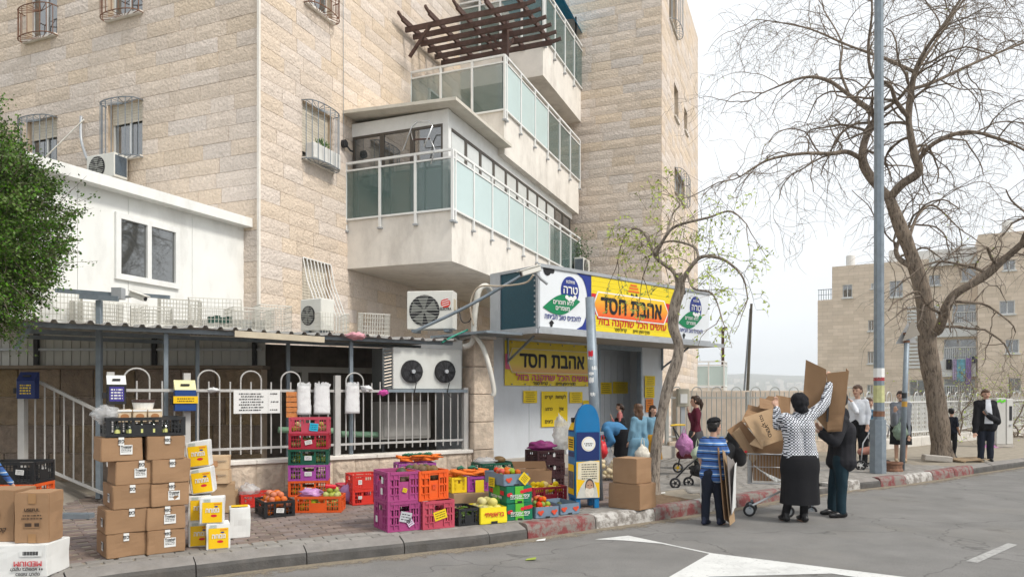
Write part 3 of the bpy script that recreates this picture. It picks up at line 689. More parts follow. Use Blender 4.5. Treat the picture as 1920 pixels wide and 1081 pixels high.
# ================================================================== courtyard behind the fence
FF = Fr((-3.015, 11.4), 34.0)
fx = lambda px, y=0: FF.hit(px, 700, y)[0]
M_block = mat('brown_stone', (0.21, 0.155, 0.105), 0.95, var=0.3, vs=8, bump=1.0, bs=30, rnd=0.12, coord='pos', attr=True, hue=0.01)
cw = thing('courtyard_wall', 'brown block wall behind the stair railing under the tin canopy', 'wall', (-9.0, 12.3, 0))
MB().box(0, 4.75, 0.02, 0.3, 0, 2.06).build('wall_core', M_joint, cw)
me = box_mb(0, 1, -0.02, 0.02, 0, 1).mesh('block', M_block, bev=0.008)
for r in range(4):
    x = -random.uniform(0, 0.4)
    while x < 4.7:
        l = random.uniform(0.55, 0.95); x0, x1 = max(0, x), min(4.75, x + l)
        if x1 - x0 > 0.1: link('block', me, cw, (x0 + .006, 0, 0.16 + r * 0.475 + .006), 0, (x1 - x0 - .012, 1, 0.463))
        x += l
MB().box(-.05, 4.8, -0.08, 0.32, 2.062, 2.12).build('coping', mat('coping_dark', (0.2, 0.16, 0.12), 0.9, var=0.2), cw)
cf = thing('corrugated_fence', 'white ribbed sheet fence standing on the brown wall beneath the canopy', 'fence', (-9.0, 12.3, 2.12))
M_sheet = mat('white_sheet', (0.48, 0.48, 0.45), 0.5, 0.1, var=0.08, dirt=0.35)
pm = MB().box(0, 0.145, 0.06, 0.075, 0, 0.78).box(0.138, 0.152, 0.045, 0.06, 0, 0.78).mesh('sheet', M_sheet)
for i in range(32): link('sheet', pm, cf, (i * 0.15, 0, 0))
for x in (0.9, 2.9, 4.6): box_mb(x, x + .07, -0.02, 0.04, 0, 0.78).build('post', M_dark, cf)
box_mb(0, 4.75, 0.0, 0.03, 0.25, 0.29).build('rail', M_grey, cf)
# added board screen, its dark colour standing in for shade under the canopy
se = fthing(FF, 'shade_screen', 'dark board screen added behind the fence to deepen the shade, with a pale door frame', 'screen')
M_board = mat('shade_board', (0.085, 0.07, 0.055), 0.85, var=0.4, vs=5)
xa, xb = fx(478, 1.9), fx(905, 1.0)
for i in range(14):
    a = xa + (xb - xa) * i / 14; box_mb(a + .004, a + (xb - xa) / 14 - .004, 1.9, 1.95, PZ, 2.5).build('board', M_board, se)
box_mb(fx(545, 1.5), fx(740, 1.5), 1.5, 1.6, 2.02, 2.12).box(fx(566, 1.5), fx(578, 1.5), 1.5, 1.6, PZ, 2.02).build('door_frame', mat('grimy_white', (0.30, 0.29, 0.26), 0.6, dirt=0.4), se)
# pale green pipes and a dark van wheel seen through the bars
for k, (p0, p1, yy) in enumerate(((522, 628, 805), (640, 768, 813))):
    a, b = at(p0, yy, 12.0 + k * .3), at(p1, yy + 2, 12.5 + k * .5); MB().tube([a, b], 0.052, 12).build('pipe', mat('pale_green_plastic', (0.32, 0.55, 0.36), 0.3, var=0.05), None, smooth=True)
    tag(COL.objects[-1], ['shorter pale green pipe lying behind the fence', 'longer pale green pipe behind the right part of the fence'][k], 'pipe')
yb = thing('yard_cabinet', 'grey metal cabinet standing under the fan unit behind the fence bars', 'cabinet', FF.w(fx(715, .5), 0.5), FF.a)
box_mb(0, 0.95, 0, 0.45, 0.85, 1.5).build('body', mat('cabinet_grey', (0.28, 0.27, 0.25), 0.6, dirt=0.3), yb); box_mb(0.05, 0.9, -0.012, -0.002, 0.9, 1.45).build('door', mat('cabinet_grey2', (0.33, 0.32, 0.3), 0.6, dirt=0.3), yb)
for x in (0.02, 0.88): box_mb(x, x + .05, .02, .07, PZ, 0.85).build('leg', M_dark, yb)

# ---------- low wall with coping
gx0, gx1 = fx(205), fx(917)
lw = fthing(FF, 'low_wall', 'low rough stone wall with flat coping under the white railings', 'wall')
MB().box(gx0, gx1 - .42, -0.10, 0.14, PZ - .05, 0.60).build('wall_core', M_joint, lw)
M_rough = mat('rough_stone', (0.56, 0.46, 0.36), 0.95, var=0.3, vs=7, bump=1.0, bs=18, rnd=0.1, coord='pos')
x = gx0; 
def rough_block(seed, nx=7, nz=6):
    rg = random.Random(seed); b = MB(); vs = []; 
    for i in range(nx + 1):
        for k in range(nz + 1):
            ed = i in (0, nx) or k in (0, nz); vs.append((i / nx, 0 if ed else -rg.uniform(.2, 1), k / nz))
    b.raw(vs, [(i * (nz + 1) + k, (i + 1) * (nz + 1) + k, (i + 1) * (nz + 1) + k + 1, i * (nz + 1) + k + 1) for i in range(nx) for k in range(nz)]); return b.mesh('stone', M_rough, smooth=False)
RB = [rough_block(i) for i in range(5)]
i = 0
while x < gx1 - .45:
    l = random.uniform(0.34, 0.46); l = min(l, gx1 - .42 - x); link('stone', RB[i % 5], lw, (x + .006, -0.105, PZ + .005), 0, (l - .012, 0.035, 0.59 - PZ)); x += l; i += 1
x = gx0
while x < gx1 - .42:
    l = min(0.95, gx1 - .42 - x); MB().box(x + .003, x + l - .003, -0.15, 0.17, 0.60, 0.66).build('coping', M_plaster, lw, bev=0.006); x += l
pil = thing('stone_pillar', 'square pale stone pillar ending the railings beside the shop', 'pillar', FF.w(gx1 - .42, 0), FF.a)
for r in range(5): MB().box(0.0, 0.42, -0.17, 0.25, PZ + r * 0.49 + .004, PZ + r * 0.49 + 0.486).build('stone', M_rough, pil, bev=0.012)
MB().box(-.03, .45, -.2, .28, PZ + 2.455, PZ + 2.51).build('coping', M_plaster, pil)

# ---------- white railings
fen = fthing(FF, 'railing', 'white arched iron railing on the low stone wall', 'railing')
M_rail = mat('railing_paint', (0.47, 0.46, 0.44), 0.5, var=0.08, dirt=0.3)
zr1, zr0 = 1.685, 0.83; post_px = [207, 350, 632, 872]
px_ = [fx(p) for p in post_px]
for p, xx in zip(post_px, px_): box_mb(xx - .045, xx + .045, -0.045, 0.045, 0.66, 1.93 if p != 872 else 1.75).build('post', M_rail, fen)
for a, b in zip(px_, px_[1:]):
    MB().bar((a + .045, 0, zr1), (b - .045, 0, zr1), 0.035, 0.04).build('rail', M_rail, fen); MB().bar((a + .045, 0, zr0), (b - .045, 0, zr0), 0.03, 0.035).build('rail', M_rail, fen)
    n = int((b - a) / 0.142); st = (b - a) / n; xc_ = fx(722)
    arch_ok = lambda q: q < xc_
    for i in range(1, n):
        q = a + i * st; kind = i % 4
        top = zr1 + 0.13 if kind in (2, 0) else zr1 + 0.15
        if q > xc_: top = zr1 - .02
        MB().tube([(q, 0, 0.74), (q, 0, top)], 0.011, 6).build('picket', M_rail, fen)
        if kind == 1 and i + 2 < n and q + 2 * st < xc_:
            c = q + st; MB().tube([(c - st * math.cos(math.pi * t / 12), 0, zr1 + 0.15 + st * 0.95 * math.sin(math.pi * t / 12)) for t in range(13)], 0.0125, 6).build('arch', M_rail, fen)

# ---------- stair ramp and its handrail at the left
ramp = thing('stair_ramp', 'concrete ramp rising behind the left handrail', 'ramp', (0, 0, 0))
rp_ = [gnd(60, 965, PZ), gnd(172, 965, PZ), at(185, 935, 10.6), at(55, 878, 10.6)]
b = MB(); b.face([rp_[0], rp_[1], rp_[2], rp_[3]]); q0, q1 = rp_[3].copy(), rp_[2].copy(); q0.z = q1.z = PZ; b.face([rp_[0], rp_[3], q0]); b.face([rp_[1], q1, rp_[2]]); b.face([rp_[3], rp_[2], q1, q0])
b.build('slope', mat('old_concrete', (0.30, 0.27, 0.23), 0.95, var=0.25, vs=3, bump=0.3, bs=40, coord='pos', dirt=0.4), ramp)
MB().bar(gnd(84, 966, PZ + .03), gnd(172, 966, PZ + .03), 0.12, 0.06).build('threshold', M_galv, ramp)
hr = thing('stair_handrail', 'sloping white stair handrail with thin upright bars at the left', 'railing', (0, 0, 0)); d_ = 10.2
MB().bar(at(75, 716, d_), at(196, 776, d_), 0.045, 0.04).build('top_rail', M_rail, hr); MB().bar(at(48, 862, d_), at(196, 925, d_), 0.04, 0.035).build('bottom_rail', M_rail, hr)
for x in (66, 84, 102, 120, 138, 156, 174): MB().tube([at(x, 862 + (x - 48) * .42, d_), at(x, max(718, 716 + (x - 75) * .5), d_)], 0.011, 6).build('baluster', M_rail, hr)
MB().bar(at(43, 905, d_), at(43, 745, d_), 0.09).build('post', M_rail, hr)

# ---------- canopy
cx0, cx1 = fx(12, -.2), fx(862, -.2)
can = fthing(FF, 'tin_canopy', 'long grey corrugated tin canopy over the railings, its front edge wavy', 'canopy')
M_tin = mat('old_tin', (0.47, 0.46, 0.44), 0.55, 0.25, var=0.15, vs=3, dirt=0.35)
NP = 8; wdt = (cx1 - cx0) / NP
for i in range(NP):
    b = MB(); prof = []; n = 4
    for k in range(n + 1):
        u = cx0 + i * wdt + wdt * k / n
        for (o, hh) in ((0, 0), (0.05, 0.0), (0.075, 0.04), (0.115, 0.04), (0.14, 0)):
            if u + o <= cx0 + (i + 1) * wdt + .001: prof.append((u + o, hh))
    zf = lambda u: 2.555 + 0.03 * noise.noise((u * 0.9, 3, 1)); yf = lambda u: -0.22 + 0.05 * noise.noise((u * 2.1, 7, 1))
    lift = 0.004 * (i % 2)
    vs = [];
    for (u, h_) in prof: vs += [(u, yf(u), zf(u) + h_ + lift - .02 * (0.5 + noise.noise((u * 3, 1, 9)))), (u, 0.5, 2.575 + h_ + lift), (u, 2.6, 2.60 + h_ + lift)]
    b.raw(vs, [(3 * j + r, 3 * j + 3 + r, 3 * j + 4 + r, 3 * j + 1 + r) for j in range(len(prof) - 1) for r in range(2)])
    o = b.build('roof_sheet', M_tin, can); md = o.modifiers.new('thick', 'SOLIDIFY'); md.thickness = 0.004
for y_ in (-0.02, 1.2, 2.4): MB().bar((cx0 + .1, y_, 2.52), (cx1 - .05, y_, 2.52), 0.05, 0.06).build('purlin', M_galv, can)
pb = MB().bar((fx(440, -.25), -0.25, 2.50), (fx(608, -.25), -0.25, 2.47), 0.03, 0.09).build('gutter_strip', mat('cream_strip', (0.55, 0.48, 0.36), 0.6, dirt=0.2), can)
for p, y_, zb_ in ((311, 0.12, PZ), (658, 0.1, PZ), (540, 1.2, PZ), (370, 1.2, PZ)):
    xx = fx(p, y_); MB().bar((xx, y_, zb_), (xx, y_, 2.52), 0.055).build('post', M_galv, can)
a = FF.w(fx(28, .1), .1, 2.15); MB().bar((fx(28, .1), .1, 2.2), (fx(58, .1), .1, 2.5), 0.05).build('brace', M_galv, can)

# ---------- post with bracket and security camera in front of the canopy
cp = thing('camera_post', 'galvanised post with a cross bracket rising through the left canopy edge', 'post', gnd(186, 934, PZ))
o_ = Vector(cp.location); L_ = lambda px, py, d=10.15: at(px, py, d) - o_
d_p = o_.y
MB().bar((0, 0, 0), L_(186, 563, d_p), 0.07).build('pole', M_galv, cp, bev=0.004)
MB().bar(L_(105, 544, d_p), L_(225, 553, d_p), 0.05, 0.06).build('cross_arm', M_galv, cp); MB().bar(L_(150, 555, d_p - .06), L_(222, 560, d_p - .06), 0.04, 0.07).build('cross_arm', M_galv, cp); MB().bar(L_(250, 552, d_p + .05), L_(318, 557, d_p + .05), 0.04, 0.05).build('cross_arm', M_galv, cp)
def cctv(label, p, aim, sc=1.0, armto=None):
    c = thing('security_camera', label, 'camera', p); a = Vector(aim).normalized()
    MB().bar(-a * 0.14 * sc, a * 0.16 * sc, 0.085 * sc, 0.075 * sc).build('housing', mat('cctv_white', (0.72, 0.70, 0.64), 0.4, var=0.03), c, bev=0.01 * sc)
    up = Vector((0, 0, 0.048 * sc)); MB().bar(-a * 0.13 * sc + up, a * 0.2 * sc + up, 0.11 * sc, 0.014 * sc).build('sun_shield', mat('cctv_white', (0.72, 0.70, 0.64), 0.4), c)
    MB().tube([a * 0.162 * sc, a * 0.166 * sc], 0.03 * sc, 10).build('lens', M_dark, c)
    q = armto or Vector((-.1, .05, -.08)); MB().tube([-a * 0.05 * sc, Vector(q) * .6, q], 0.02 * sc, 8).build('bracket', M_grey, c)
    return c
cctv('white bullet security camera on the cross bracket of the left post', at(258, 555, d_p - .1), (0.9, -0.35, -0.3), 0.95, Vector((-.2, .06, .0)))
MB().box(-.07, .07, -.06, .06, -.06, .1).build('junction_box', M_grey, cp).location = L_(222, 553, d_p)

# ---------- wire baskets lying on the canopy
M_wire = mat('white_wire', (0.66, 0.64, 0.58), 0.5, 0.1, var=0.05)
def wire_basket(label, px, py, wd, dp, h, yaw, tilt=0.0, nx=11, nz=5, d=11.0):
    o = thing('wire_basket', label, 'basket', at(px, py, d), yaw, 'wire baskets on the canopy'); o.rotation_euler = (tilt, 0, yaw)
    r = 0.005; fr_ = MB()
    for z in (0, h): fr_.tube([(0, 0, z), (wd, 0, z), (wd, dp, z), (0, dp, z), (0, 0, z)], r * 1.8, 4)
    fr_.build('rim', M_wire, o)
    for nm, fn in (('front_mesh', lambda u, z: (u, 0, z)), ('back_mesh', lambda u, z: (u, dp, z))):
        b = MB()
        for i in range(nx + 1): b.tube([fn(wd * i / nx, 0), fn(wd * i / nx, h)], r, 3, False)
        for k in range(1, nz): b.tube([fn(0, h * k / nz), fn(wd, h * k / nz)], r, 3, False)
        b.build(nm, M_wire, o)
    for nm, X in (('side_mesh', 0), ('side_mesh', wd)):
        b = MB(); m_ = max(3, int(nx * dp / wd))
        for i in range(m_ + 1): b.tube([(X, dp * i / m_, 0), (X, dp * i / m_, h)], r, 3, False)
        for k in range(1, nz): b.tube([(X, 0, h * k / nz), (X, dp, h * k / nz)], r, 3, False)
        b.build(nm, M_wire, o)
    return o
ca = FF.a
wire_basket('leftmost wire basket on the canopy, half behind the green tree', 78, 598, 0.5, 0.4, 0.42, ca, 0, d=10.3)
wire_basket('wire basket lying tilted beside the left camera post', 140, 604, 0.62, 0.45, 0.30, ca + .1, 0.12, d=10.4)
wire_basket('wire basket just right of the camera post bracket', 245, 606, 0.55, 0.4, 0.26, ca - .1, 0, d=10.6)
wire_basket('tall wire basket tipped back in the middle of the canopy', 352, 612, 0.75, 0.5, 0.46, ca - .25, -0.2, nx=14, nz=7, d=10.9)
wire_basket('wire basket holding dark green packs on the canopy', 438, 616, 0.62, 0.5, 0.34, ca + .05, 0, d=11.2)
wire_basket('low wire basket beside the small outdoor air conditioner', 488, 620, 0.5, 0.4, 0.42, ca, 0, d=11.5)
wire_basket('wire basket right of the small air conditioner', 600, 626, 0.5, 0.4, 0.36, ca, 0, d=11.9)
wire_basket('shallow wire basket lying behind the left camera post', 190, 600, 0.7, 0.4, 0.3, ca + .3, -.1, d=11.0)
wire_basket('big wire basket against the white extension', 300, 608, 0.6, 0.4, 0.4, ca - .05, .15, nx=13, nz=6, d=11.4)
wire_basket('rightmost upright wire basket on the canopy', 680, 627, 0.47, 0.3, 0.36, ca - .1, 0.1, d=12.2)
pk = MB()
for i in range(4): pk.cbox((i * .09, random.uniform(-.03, .03), .06 + .02 * (i % 2)), (.08, .12, .1))
o = pk.build('green_pack', mat('dark_green_pack', (0.03, 0.08, 0.06), 0.4, var=0.3)); o.location = at(395, 607, 11.2); o.rotation_euler = (0, 0, ca); tag(o, 'dark green packs lying inside a wire basket on the canopy', 'pack')

# ---------- air conditioners
M_ac = mat('ac_casing', (0.66, 0.65, 0.60), 0.45, var=0.04, dirt=0.15); M_acd = mat('ac_grille', (0.16, 0.165, 0.15), 0.6, var=0.2)
def ac_unit(label, loc, rz, wd=0.85, dp=0.32, h=0.62, fins='left', logo=None, group='outdoor air conditioner units'):
    o = thing('air_conditioner', label, 'air conditioner', loc, rz, group); b = MB().box(0, wd, 0, dp, 0.05, h); b.build('casing', M_ac, o, bev=0.012)
    cxx, cz, r = wd * 0.38, h * 0.52, min(wd * 0.33, h * 0.42)
    MB().cyl((cxx, -0.006, cz), r, 0.012, 24, axis='y').build('fan_opening', M_dark, o)
    fan = MB()
    for k in range(5):
        a = k * 2 * math.pi / 5; c_, s_ = math.cos(a), math.sin(a); c2, s2 = math.cos(a + .8), math.sin(a + .8)
        fan.face([(cxx + c_ * .04, -0.016, cz + s_ * .04), (cxx + c_ * r * .9, -0.022, cz + s_ * r * .9), (cxx + c2 * r * .9, -0.012, cz + s2 * r * .9), (cxx + c2 * .04, -0.012, cz + s2 * .04)])
    fan.cyl((cxx, -0.03, cz), 0.045, 0.02, 10, axis='y'); fan.build('fan', M_acd, o)
    g = MB(); 
    for k in range(11):
        u = -r + 2 * r * (k + .5) / 11; hh = math.sqrt(max(0, r * r - u * u)); g.bar((cxx - hh, -0.034, cz + u), (cxx + hh, -0.034, cz + u), 0.004)
    g.build('guard', M_ac, o)
    s_ = MB(); X = 0 if fins == 'left' else wd
    for k in range(14): y0 = .02 + (dp - .04) * k / 14; s_.box(X - .006 if fins == 'left' else X, X if fins == 'left' else X + .006, y0, y0 + .012, .1, h - .05)
    s_.build('side_fins', mat('fin_blue', (0.02, 0.05, 0.09), 0.4), o)
    for x in (.08, wd - .18): box_mb(x, x + .1, .02, dp - .02, 0, 0.05).build('foot', M_galv, o)
    if logo: put_text(logo, o, wd * 0.84, -0.004, h * 0.55, 0.07, M_black, rtl=False, width=wd * .24)
    return o
ac1 = ac_unit('large outdoor air conditioner with a red round emblem above the fan unit', at(763, 622, 13.4), R(-8), 0.87, 0.34, 0.75, logo='ELECTRA')
e = MB(); poly(e, ell(0.73, 0.52, 0.09, 0.09, 20), -0.005); e.build('emblem', mat('emblem_red', (0.62, 0.05, 0.03), 0.5, var=0), ac1)
e = MB()
for k in range(4): poly(e, [(0.66, .455 + k * .04), (0.8, .495 + k * .04), (0.8, .508 + k * .04), (0.66, .468 + k * .04)], -0.007)
e.build('emblem_stripe', M_white, ac1)
box_mb(0.87, 0.885, .05, .2, .4, .6).build('terminal_cover', mat('cream_strip', (0.55, .48, .36)), ac1)
ac_unit('small outdoor air conditioner standing among the baskets on the canopy', at(563, 626, 12.3), R(-32), 0.5, 0.3, 0.58)
ya, za = BF.hitx(250, 343, 0)
ac3 = ac_unit('air conditioner below the barred window on the shaded left wall', BF.w(-0.42, BF.hitx(180, 345, -0.2)[0], BF.hitx(180, 348, -.2)[1]), BF.a - math.pi / 2 , 0.8, 0.32, 0.55, fins='right')
ac4 = ac_unit('air conditioner on the end of the lower balcony above the sign', BF.w(XE - 0.85, YB - 0.42, BF.hit(1072, 508, YB - .3)[1]), BF.a, 0.75, 0.32, 0.6)
cond = fthing(FF, 'fan_unit', 'wide white refrigeration unit with two black fans above the railings', 'refrigeration unit')
c0, c1 = fx(737, -.02), fx(866, -.02); zb_, zt_ = 1.72, 2.42
MB().box(c0, c1, -0.02, 0.5, zb_, zt_).build('casing', mat('fan_unit_white', (0.60, 0.61, 0.58), 0.45, var=0.06, dirt=0.3), cond, bev=0.01)
MB().box(c0 - .17, c0 - .005, 0.02, 0.46, zb_ + .01, zt_ - .02).build('coil', mat('coil_metal', (0.16, 0.17, 0.17), 0.4, 0.5, var=0.4, vs=60), cond)
for k in range(12): 
    z = zb_ + .04 + k * .053; MB().tube([(c0 - .15, 0.0, z), (c0 - .02, 0.0, z + .03)], 0.008, 5).build('coil_pipe', mat('copper_dull', (0.28, 0.24, 0.2), 0.4, 0.6), cond)
for px in (772, 834):
    xx, zz = FF.hit(px, 696, -.03); MB().cyl((xx, -0.06, zz), 0.195, 0.045, 28, axis='y').build('fan_ring', M_dark, cond, smooth=False)
    fo = MB()
    for k in range(6):
        a = k * math.pi / 3; fo.face([(xx + .05 * math.cos(a), -0.064, zz + .05 * math.sin(a)), (xx + .17 * math.cos(a), -0.07, zz + .17 * math.sin(a)), (xx + .17 * math.cos(a + .7), -0.063, zz + .17 * math.sin(a + .7)), (xx + .05 * math.cos(a + .7), -0.063, zz + .05 * math.sin(a + .7))])
    fo.build('fan_blades', mat('fan_dark', (0.05, 0.05, 0.055), 0.4), cond)
    gw_ = MB()
    for rr in (.06, .1, .14, .18): gw_.tube([(xx + rr * math.cos(t * .3142), -0.085, zz + rr * math.sin(t * .3142)) for t in range(21)], 0.003, 4)
    for k in range(4): a = k * math.pi / 4; gw_.bar((xx - .19 * math.cos(a), -0.085, zz - .19 * math.sin(a)), (xx + .19 * math.cos(a), -0.085, zz + .19 * math.sin(a)), 0.006)
    gw_.build('fan_guard', M_dark, cond); MB().cyl((xx, -0.11, zz), 0.035, 0.05, 12, axis='y').build('fan_motor', M_grey, cond)
    MB().tube([(xx, -0.1, zz), (xx + .05, -.1, zz - .2), (xx + .03, -.06, zz - .38), (xx + .12, -.05, zz - .45)], 0.008, 5).build('cable', M_dark, cond)
MB().bar((c0 - .1, -.03, zb_ - .03), (c1 + .1, -.03, zb_ - .03), 0.05).build('support_rail', M_galv, cond)
def poly_part(name, pts, y, m, parent): b = MB(); poly(b, pts, y); return b.build(name, m, parent)
# ================================================================== shop
SF = Fr(at(917, 800, 13.45)[:2], 42.0)
sx = lambda px, y=0: SF.hit(px, 700, y)[0]
shop = fthing(SF, 'shop_kiosk', 'white panelled corner shop with an open doorway under the long yellow sign', 'shop')
FZ = 0.42; M_shop = mat('shop_panel', (0.56, 0.59, 0.62), 0.5, var=0.04, vs=2, coord='pos', dirt=0.12)
xd0, xd1, xend = sx(1122), sx(1203), sx(1242)
MB().box(-0.25, xend + .3, -0.16, 3.2, PZ - .05, FZ).build('floor_step', M_conc, shop)
n = 3
for i in range(n): box_mb(xd0 * i / n + .003, xd0 * (i + 1) / n - .003, 0, 0.08, FZ, 2.72).build('wall_panel', M_shop, shop)
box_mb(xd1, xend, 0, 0.08, FZ, 2.72).build('wall_panel', M_shop, shop); box_mb(xend - .08, xend, .08, 2.8, FZ, 2.72).build('side_panel', M_shop, shop); box_mb(-.0, .08, .085, 2.8, FZ, 2.72).build('side_panel', M_shop, shop)
for (a, b) in ((xd0, xd0 + .05), (xd1 - .05, xd1)): box_mb(a, b, -0.02, 0.1, FZ, 2.6).build('door_jamb', M_galv, shop)
box_mb(xd0 - .0, xd1, -0.015, 0.1, 2.602, 2.72).build('door_head', M_galv, shop)
bp_ = MB()
for i in range(22): a = 0.1 + (xend - .25) * i / 22; bp_.box(a, a + (xend - .25) / 22 - .012, .85, .87, FZ, 2.55)
bp_.box(0.1, xend - .1, .872, .9, FZ, 2.7); bp_.build('back_panel', M_shop, shop)
MB().box(-.05, xend + .02, -.02, 2.85, 2.722, 2.78).build('roof', M_grey, shop)
# awning plate, its edge trim and brackets
YA = -1.3; ax0, ax1 = sx(1010, YA) - .03, sx(1352, YA)
aw = MB().box(ax0, ax1, YA - .02, -.03, 2.70, 2.735); aw.build('awning', mat('awning_under', (0.36, 0.33, 0.29), 0.6, var=0.1, dirt=0.3), shop)
MB().box(ax0 - .02, ax1 + .02, YA - .06, YA - .022, 2.68, 2.76).build('awning_trim', M_grey, shop); MB().box(ax0 - .06, ax0 - .002, YA - .02, .0, 2.68, 2.76).build('awning_trim', M_grey, shop)
for px in (950, 1240):
    xx = sx(px); MB().bar((xx, -.03, 2.25), (xx, -.75, 2.69), 0.035).bar((xx, -.03, 2.2), (xx, -.03, 2.7), 0.035).build('awning_bracket', M_galv, shop)
MB().box(-.9, ax0 - .065, -1.0, .6, 2.66, 2.70).build('side_ledge', M_galv, shop)

M_y = mat('sign_yellow', (0.80, 0.62, 0.01), 0.35, var=0.03, coord='pos', spec=0.5); M_r = mat('sign_red', (0.58, 0.015, 0.03), 0.4, var=0.02); M_bl = mat('sign_blue', (0.015, 0.035, 0.24), 0.4, var=0.02); M_gr = mat('sign_green', (0.0, 0.20, 0.075), 0.4, var=0.02); M_sw = mat('sign_white', (0.74, 0.77, 0.80), 0.35, var=0.03, dirt=0.05)
def grad_mat(name, z0, z1, c0, c1):
    m = bpy.data.materials.new(name); m.use_nodes = True; N, L = m.node_tree.nodes, m.node_tree.links; b = N['Principled BSDF']; b.inputs['Roughness'].default_value = 0.4
    t = N.new('ShaderNodeTexCoord'); s = N.new('ShaderNodeSeparateXYZ'); r = N.new('ShaderNodeMapRange'); x = N.new('ShaderNodeMix'); x.data_type = 'RGBA'
    L.new(t.outputs['Object'], s.inputs[0]); L.new(s.outputs[2], r.inputs[0]); r.inputs[1].default_value = z0; r.inputs[2].default_value = z1; L.new(r.outputs[0], x.inputs[0]); x.inputs[6].default_value = (*c0, 1); x.inputs[7].default_value = (*c1, 1); L.new(x.outputs[2], b.inputs['Base Color']); return m
YS = -1.28; s0, sz0 = SF.hit(1012, 619, YS); s1 = SF.hit(1330, 640, YS)[0]; sz1 = SF.hit(1012, 497, YS)[1]
sz0 = 2.775
sign = thing('shop_sign', 'long box sign on the awning, yellow with orange banner between white dairy panels', 'sign', SF.w(s0, YS, sz0), SF.a)
SW, SH = s1 - s0, sz1 - sz0
box_mb(0, SW, 0.0, 0.25, 0, SH).build('box', M_sw, sign, bev=0.01)
for (a, b, c, d) in ((-.02, SW + .02, -.03, .03), (-.02, SW + .02, SH - .03, SH + .03)): box_mb(a, b, -.03, .02, c, d).build('frame', M_grey, sign)
def sp(px, py):                              # photo -> sign face
    x, z = SF.hit(px, py, YS); return x - s0, z - sz0
# the face is ruled in thin horizontal slats
xy0, xy1 = sp(1108, 560)[0], sp(1268, 590)[0]
NS = 11
for i in range(NS): box_mb(xy0, xy1, -.012 - .0015 * (i % 2), -.002, .035 + (SH - .07) * i / NS, .035 + (SH - .07) * (i + 1) / NS - .003).build('yellow_slat', M_y, sign)
b = MB(); c_ = []
for t in range(13): a = -1 + 2 * t / 12; c_.append((xy0 - .12 - 0.33 * abs(a) ** 1.0 * 0 + 0.0 - .02, 0))
arc = [(xy0 - .40 + .30 * math.cos(math.asin(max(-1, min(1, a)))), SH / 2 + a * (SH / 2 - .035)) for a in [-1 + 2 * t / 14 for t in range(15)]]
for (p, q) in zip(arc, arc[1:]): poly(b, [p, (xy0 - .002, p[1]), (xy0 - .002, q[1]), q], -.008)
b.build('blue_curve', M_bl, sign)
rz0, rz1 = sp(1115, 596)[1], sp(1115, 553)[1]; hz0, hz1 = SH * .31, SH * .67
b = MB(); rect(b, xy0, xy1, hz0 + .0, hz1 - .0, -.017); b.build('red_band', M_r, sign)
hx0, hx1 = xy0 + .10, xy1 - .38
def hexa(i, ext=0): return [(hx0 - .06 + i, (hz0 + hz1) / 2), (hx0 + .06 + i, hz1 + .05 - i), (hx1 - .06 - i, hz1 + .05 - i), (hx1 + .08 - i, (hz0 + hz1) / 2), (hx1 - .06 - i, hz0 - .05 + i), (hx0 + .06 + i, hz0 - .05 + i)]
b = MB(); poly(b, hexa(0), -.021); b.build('banner_outline', M_white, sign); b = MB(); poly(b, hexa(.025), -.025); b.build('banner', grad_mat('banner_orange', hz0, hz1, (0.78, 0.10, 0.015), (0.85, 0.55, 0.02)), sign)
cxm = (hx0 + hx1) / 2
put_text('אהבת חסד', sign, cxm, -.029, (hz0 + hz1) / 2, 0.47, M_black, width=(hx1 - hx0) * .86, bold=.026)
put_text('עושים הכל שתקנה בזול!', sign, cxm, -.019, SH * .205, 0.2, M_r, width=(hx1 - hx0) * .98, bold=.015)
put_text('סניף חפץ חיים 21 - קרית ספר', sign, cxm, -.019, SH * .085, 0.09, M_black, width=(hx1 - hx0) * .50, bold=.01)
b = MB()
for i, wdt_ in enumerate((.2, .28, .34)): rect(b, cxm - .02 - wdt_ / 2 + .06, cxm + wdt_ / 2 + .04, SH * .94 - .06 * i - .05, SH * .94 - .06 * i - .012, -.019)
b.build('basket_emblem', mat('emblem_orange', (0.75, 0.16, 0.02), 0.5, var=0), sign)
for xx in (cxm - .02, cxm + .13): poly_part('basket_wheel', ell(xx, SH * .735, .03, .03, 12), -.019, M_black, sign)
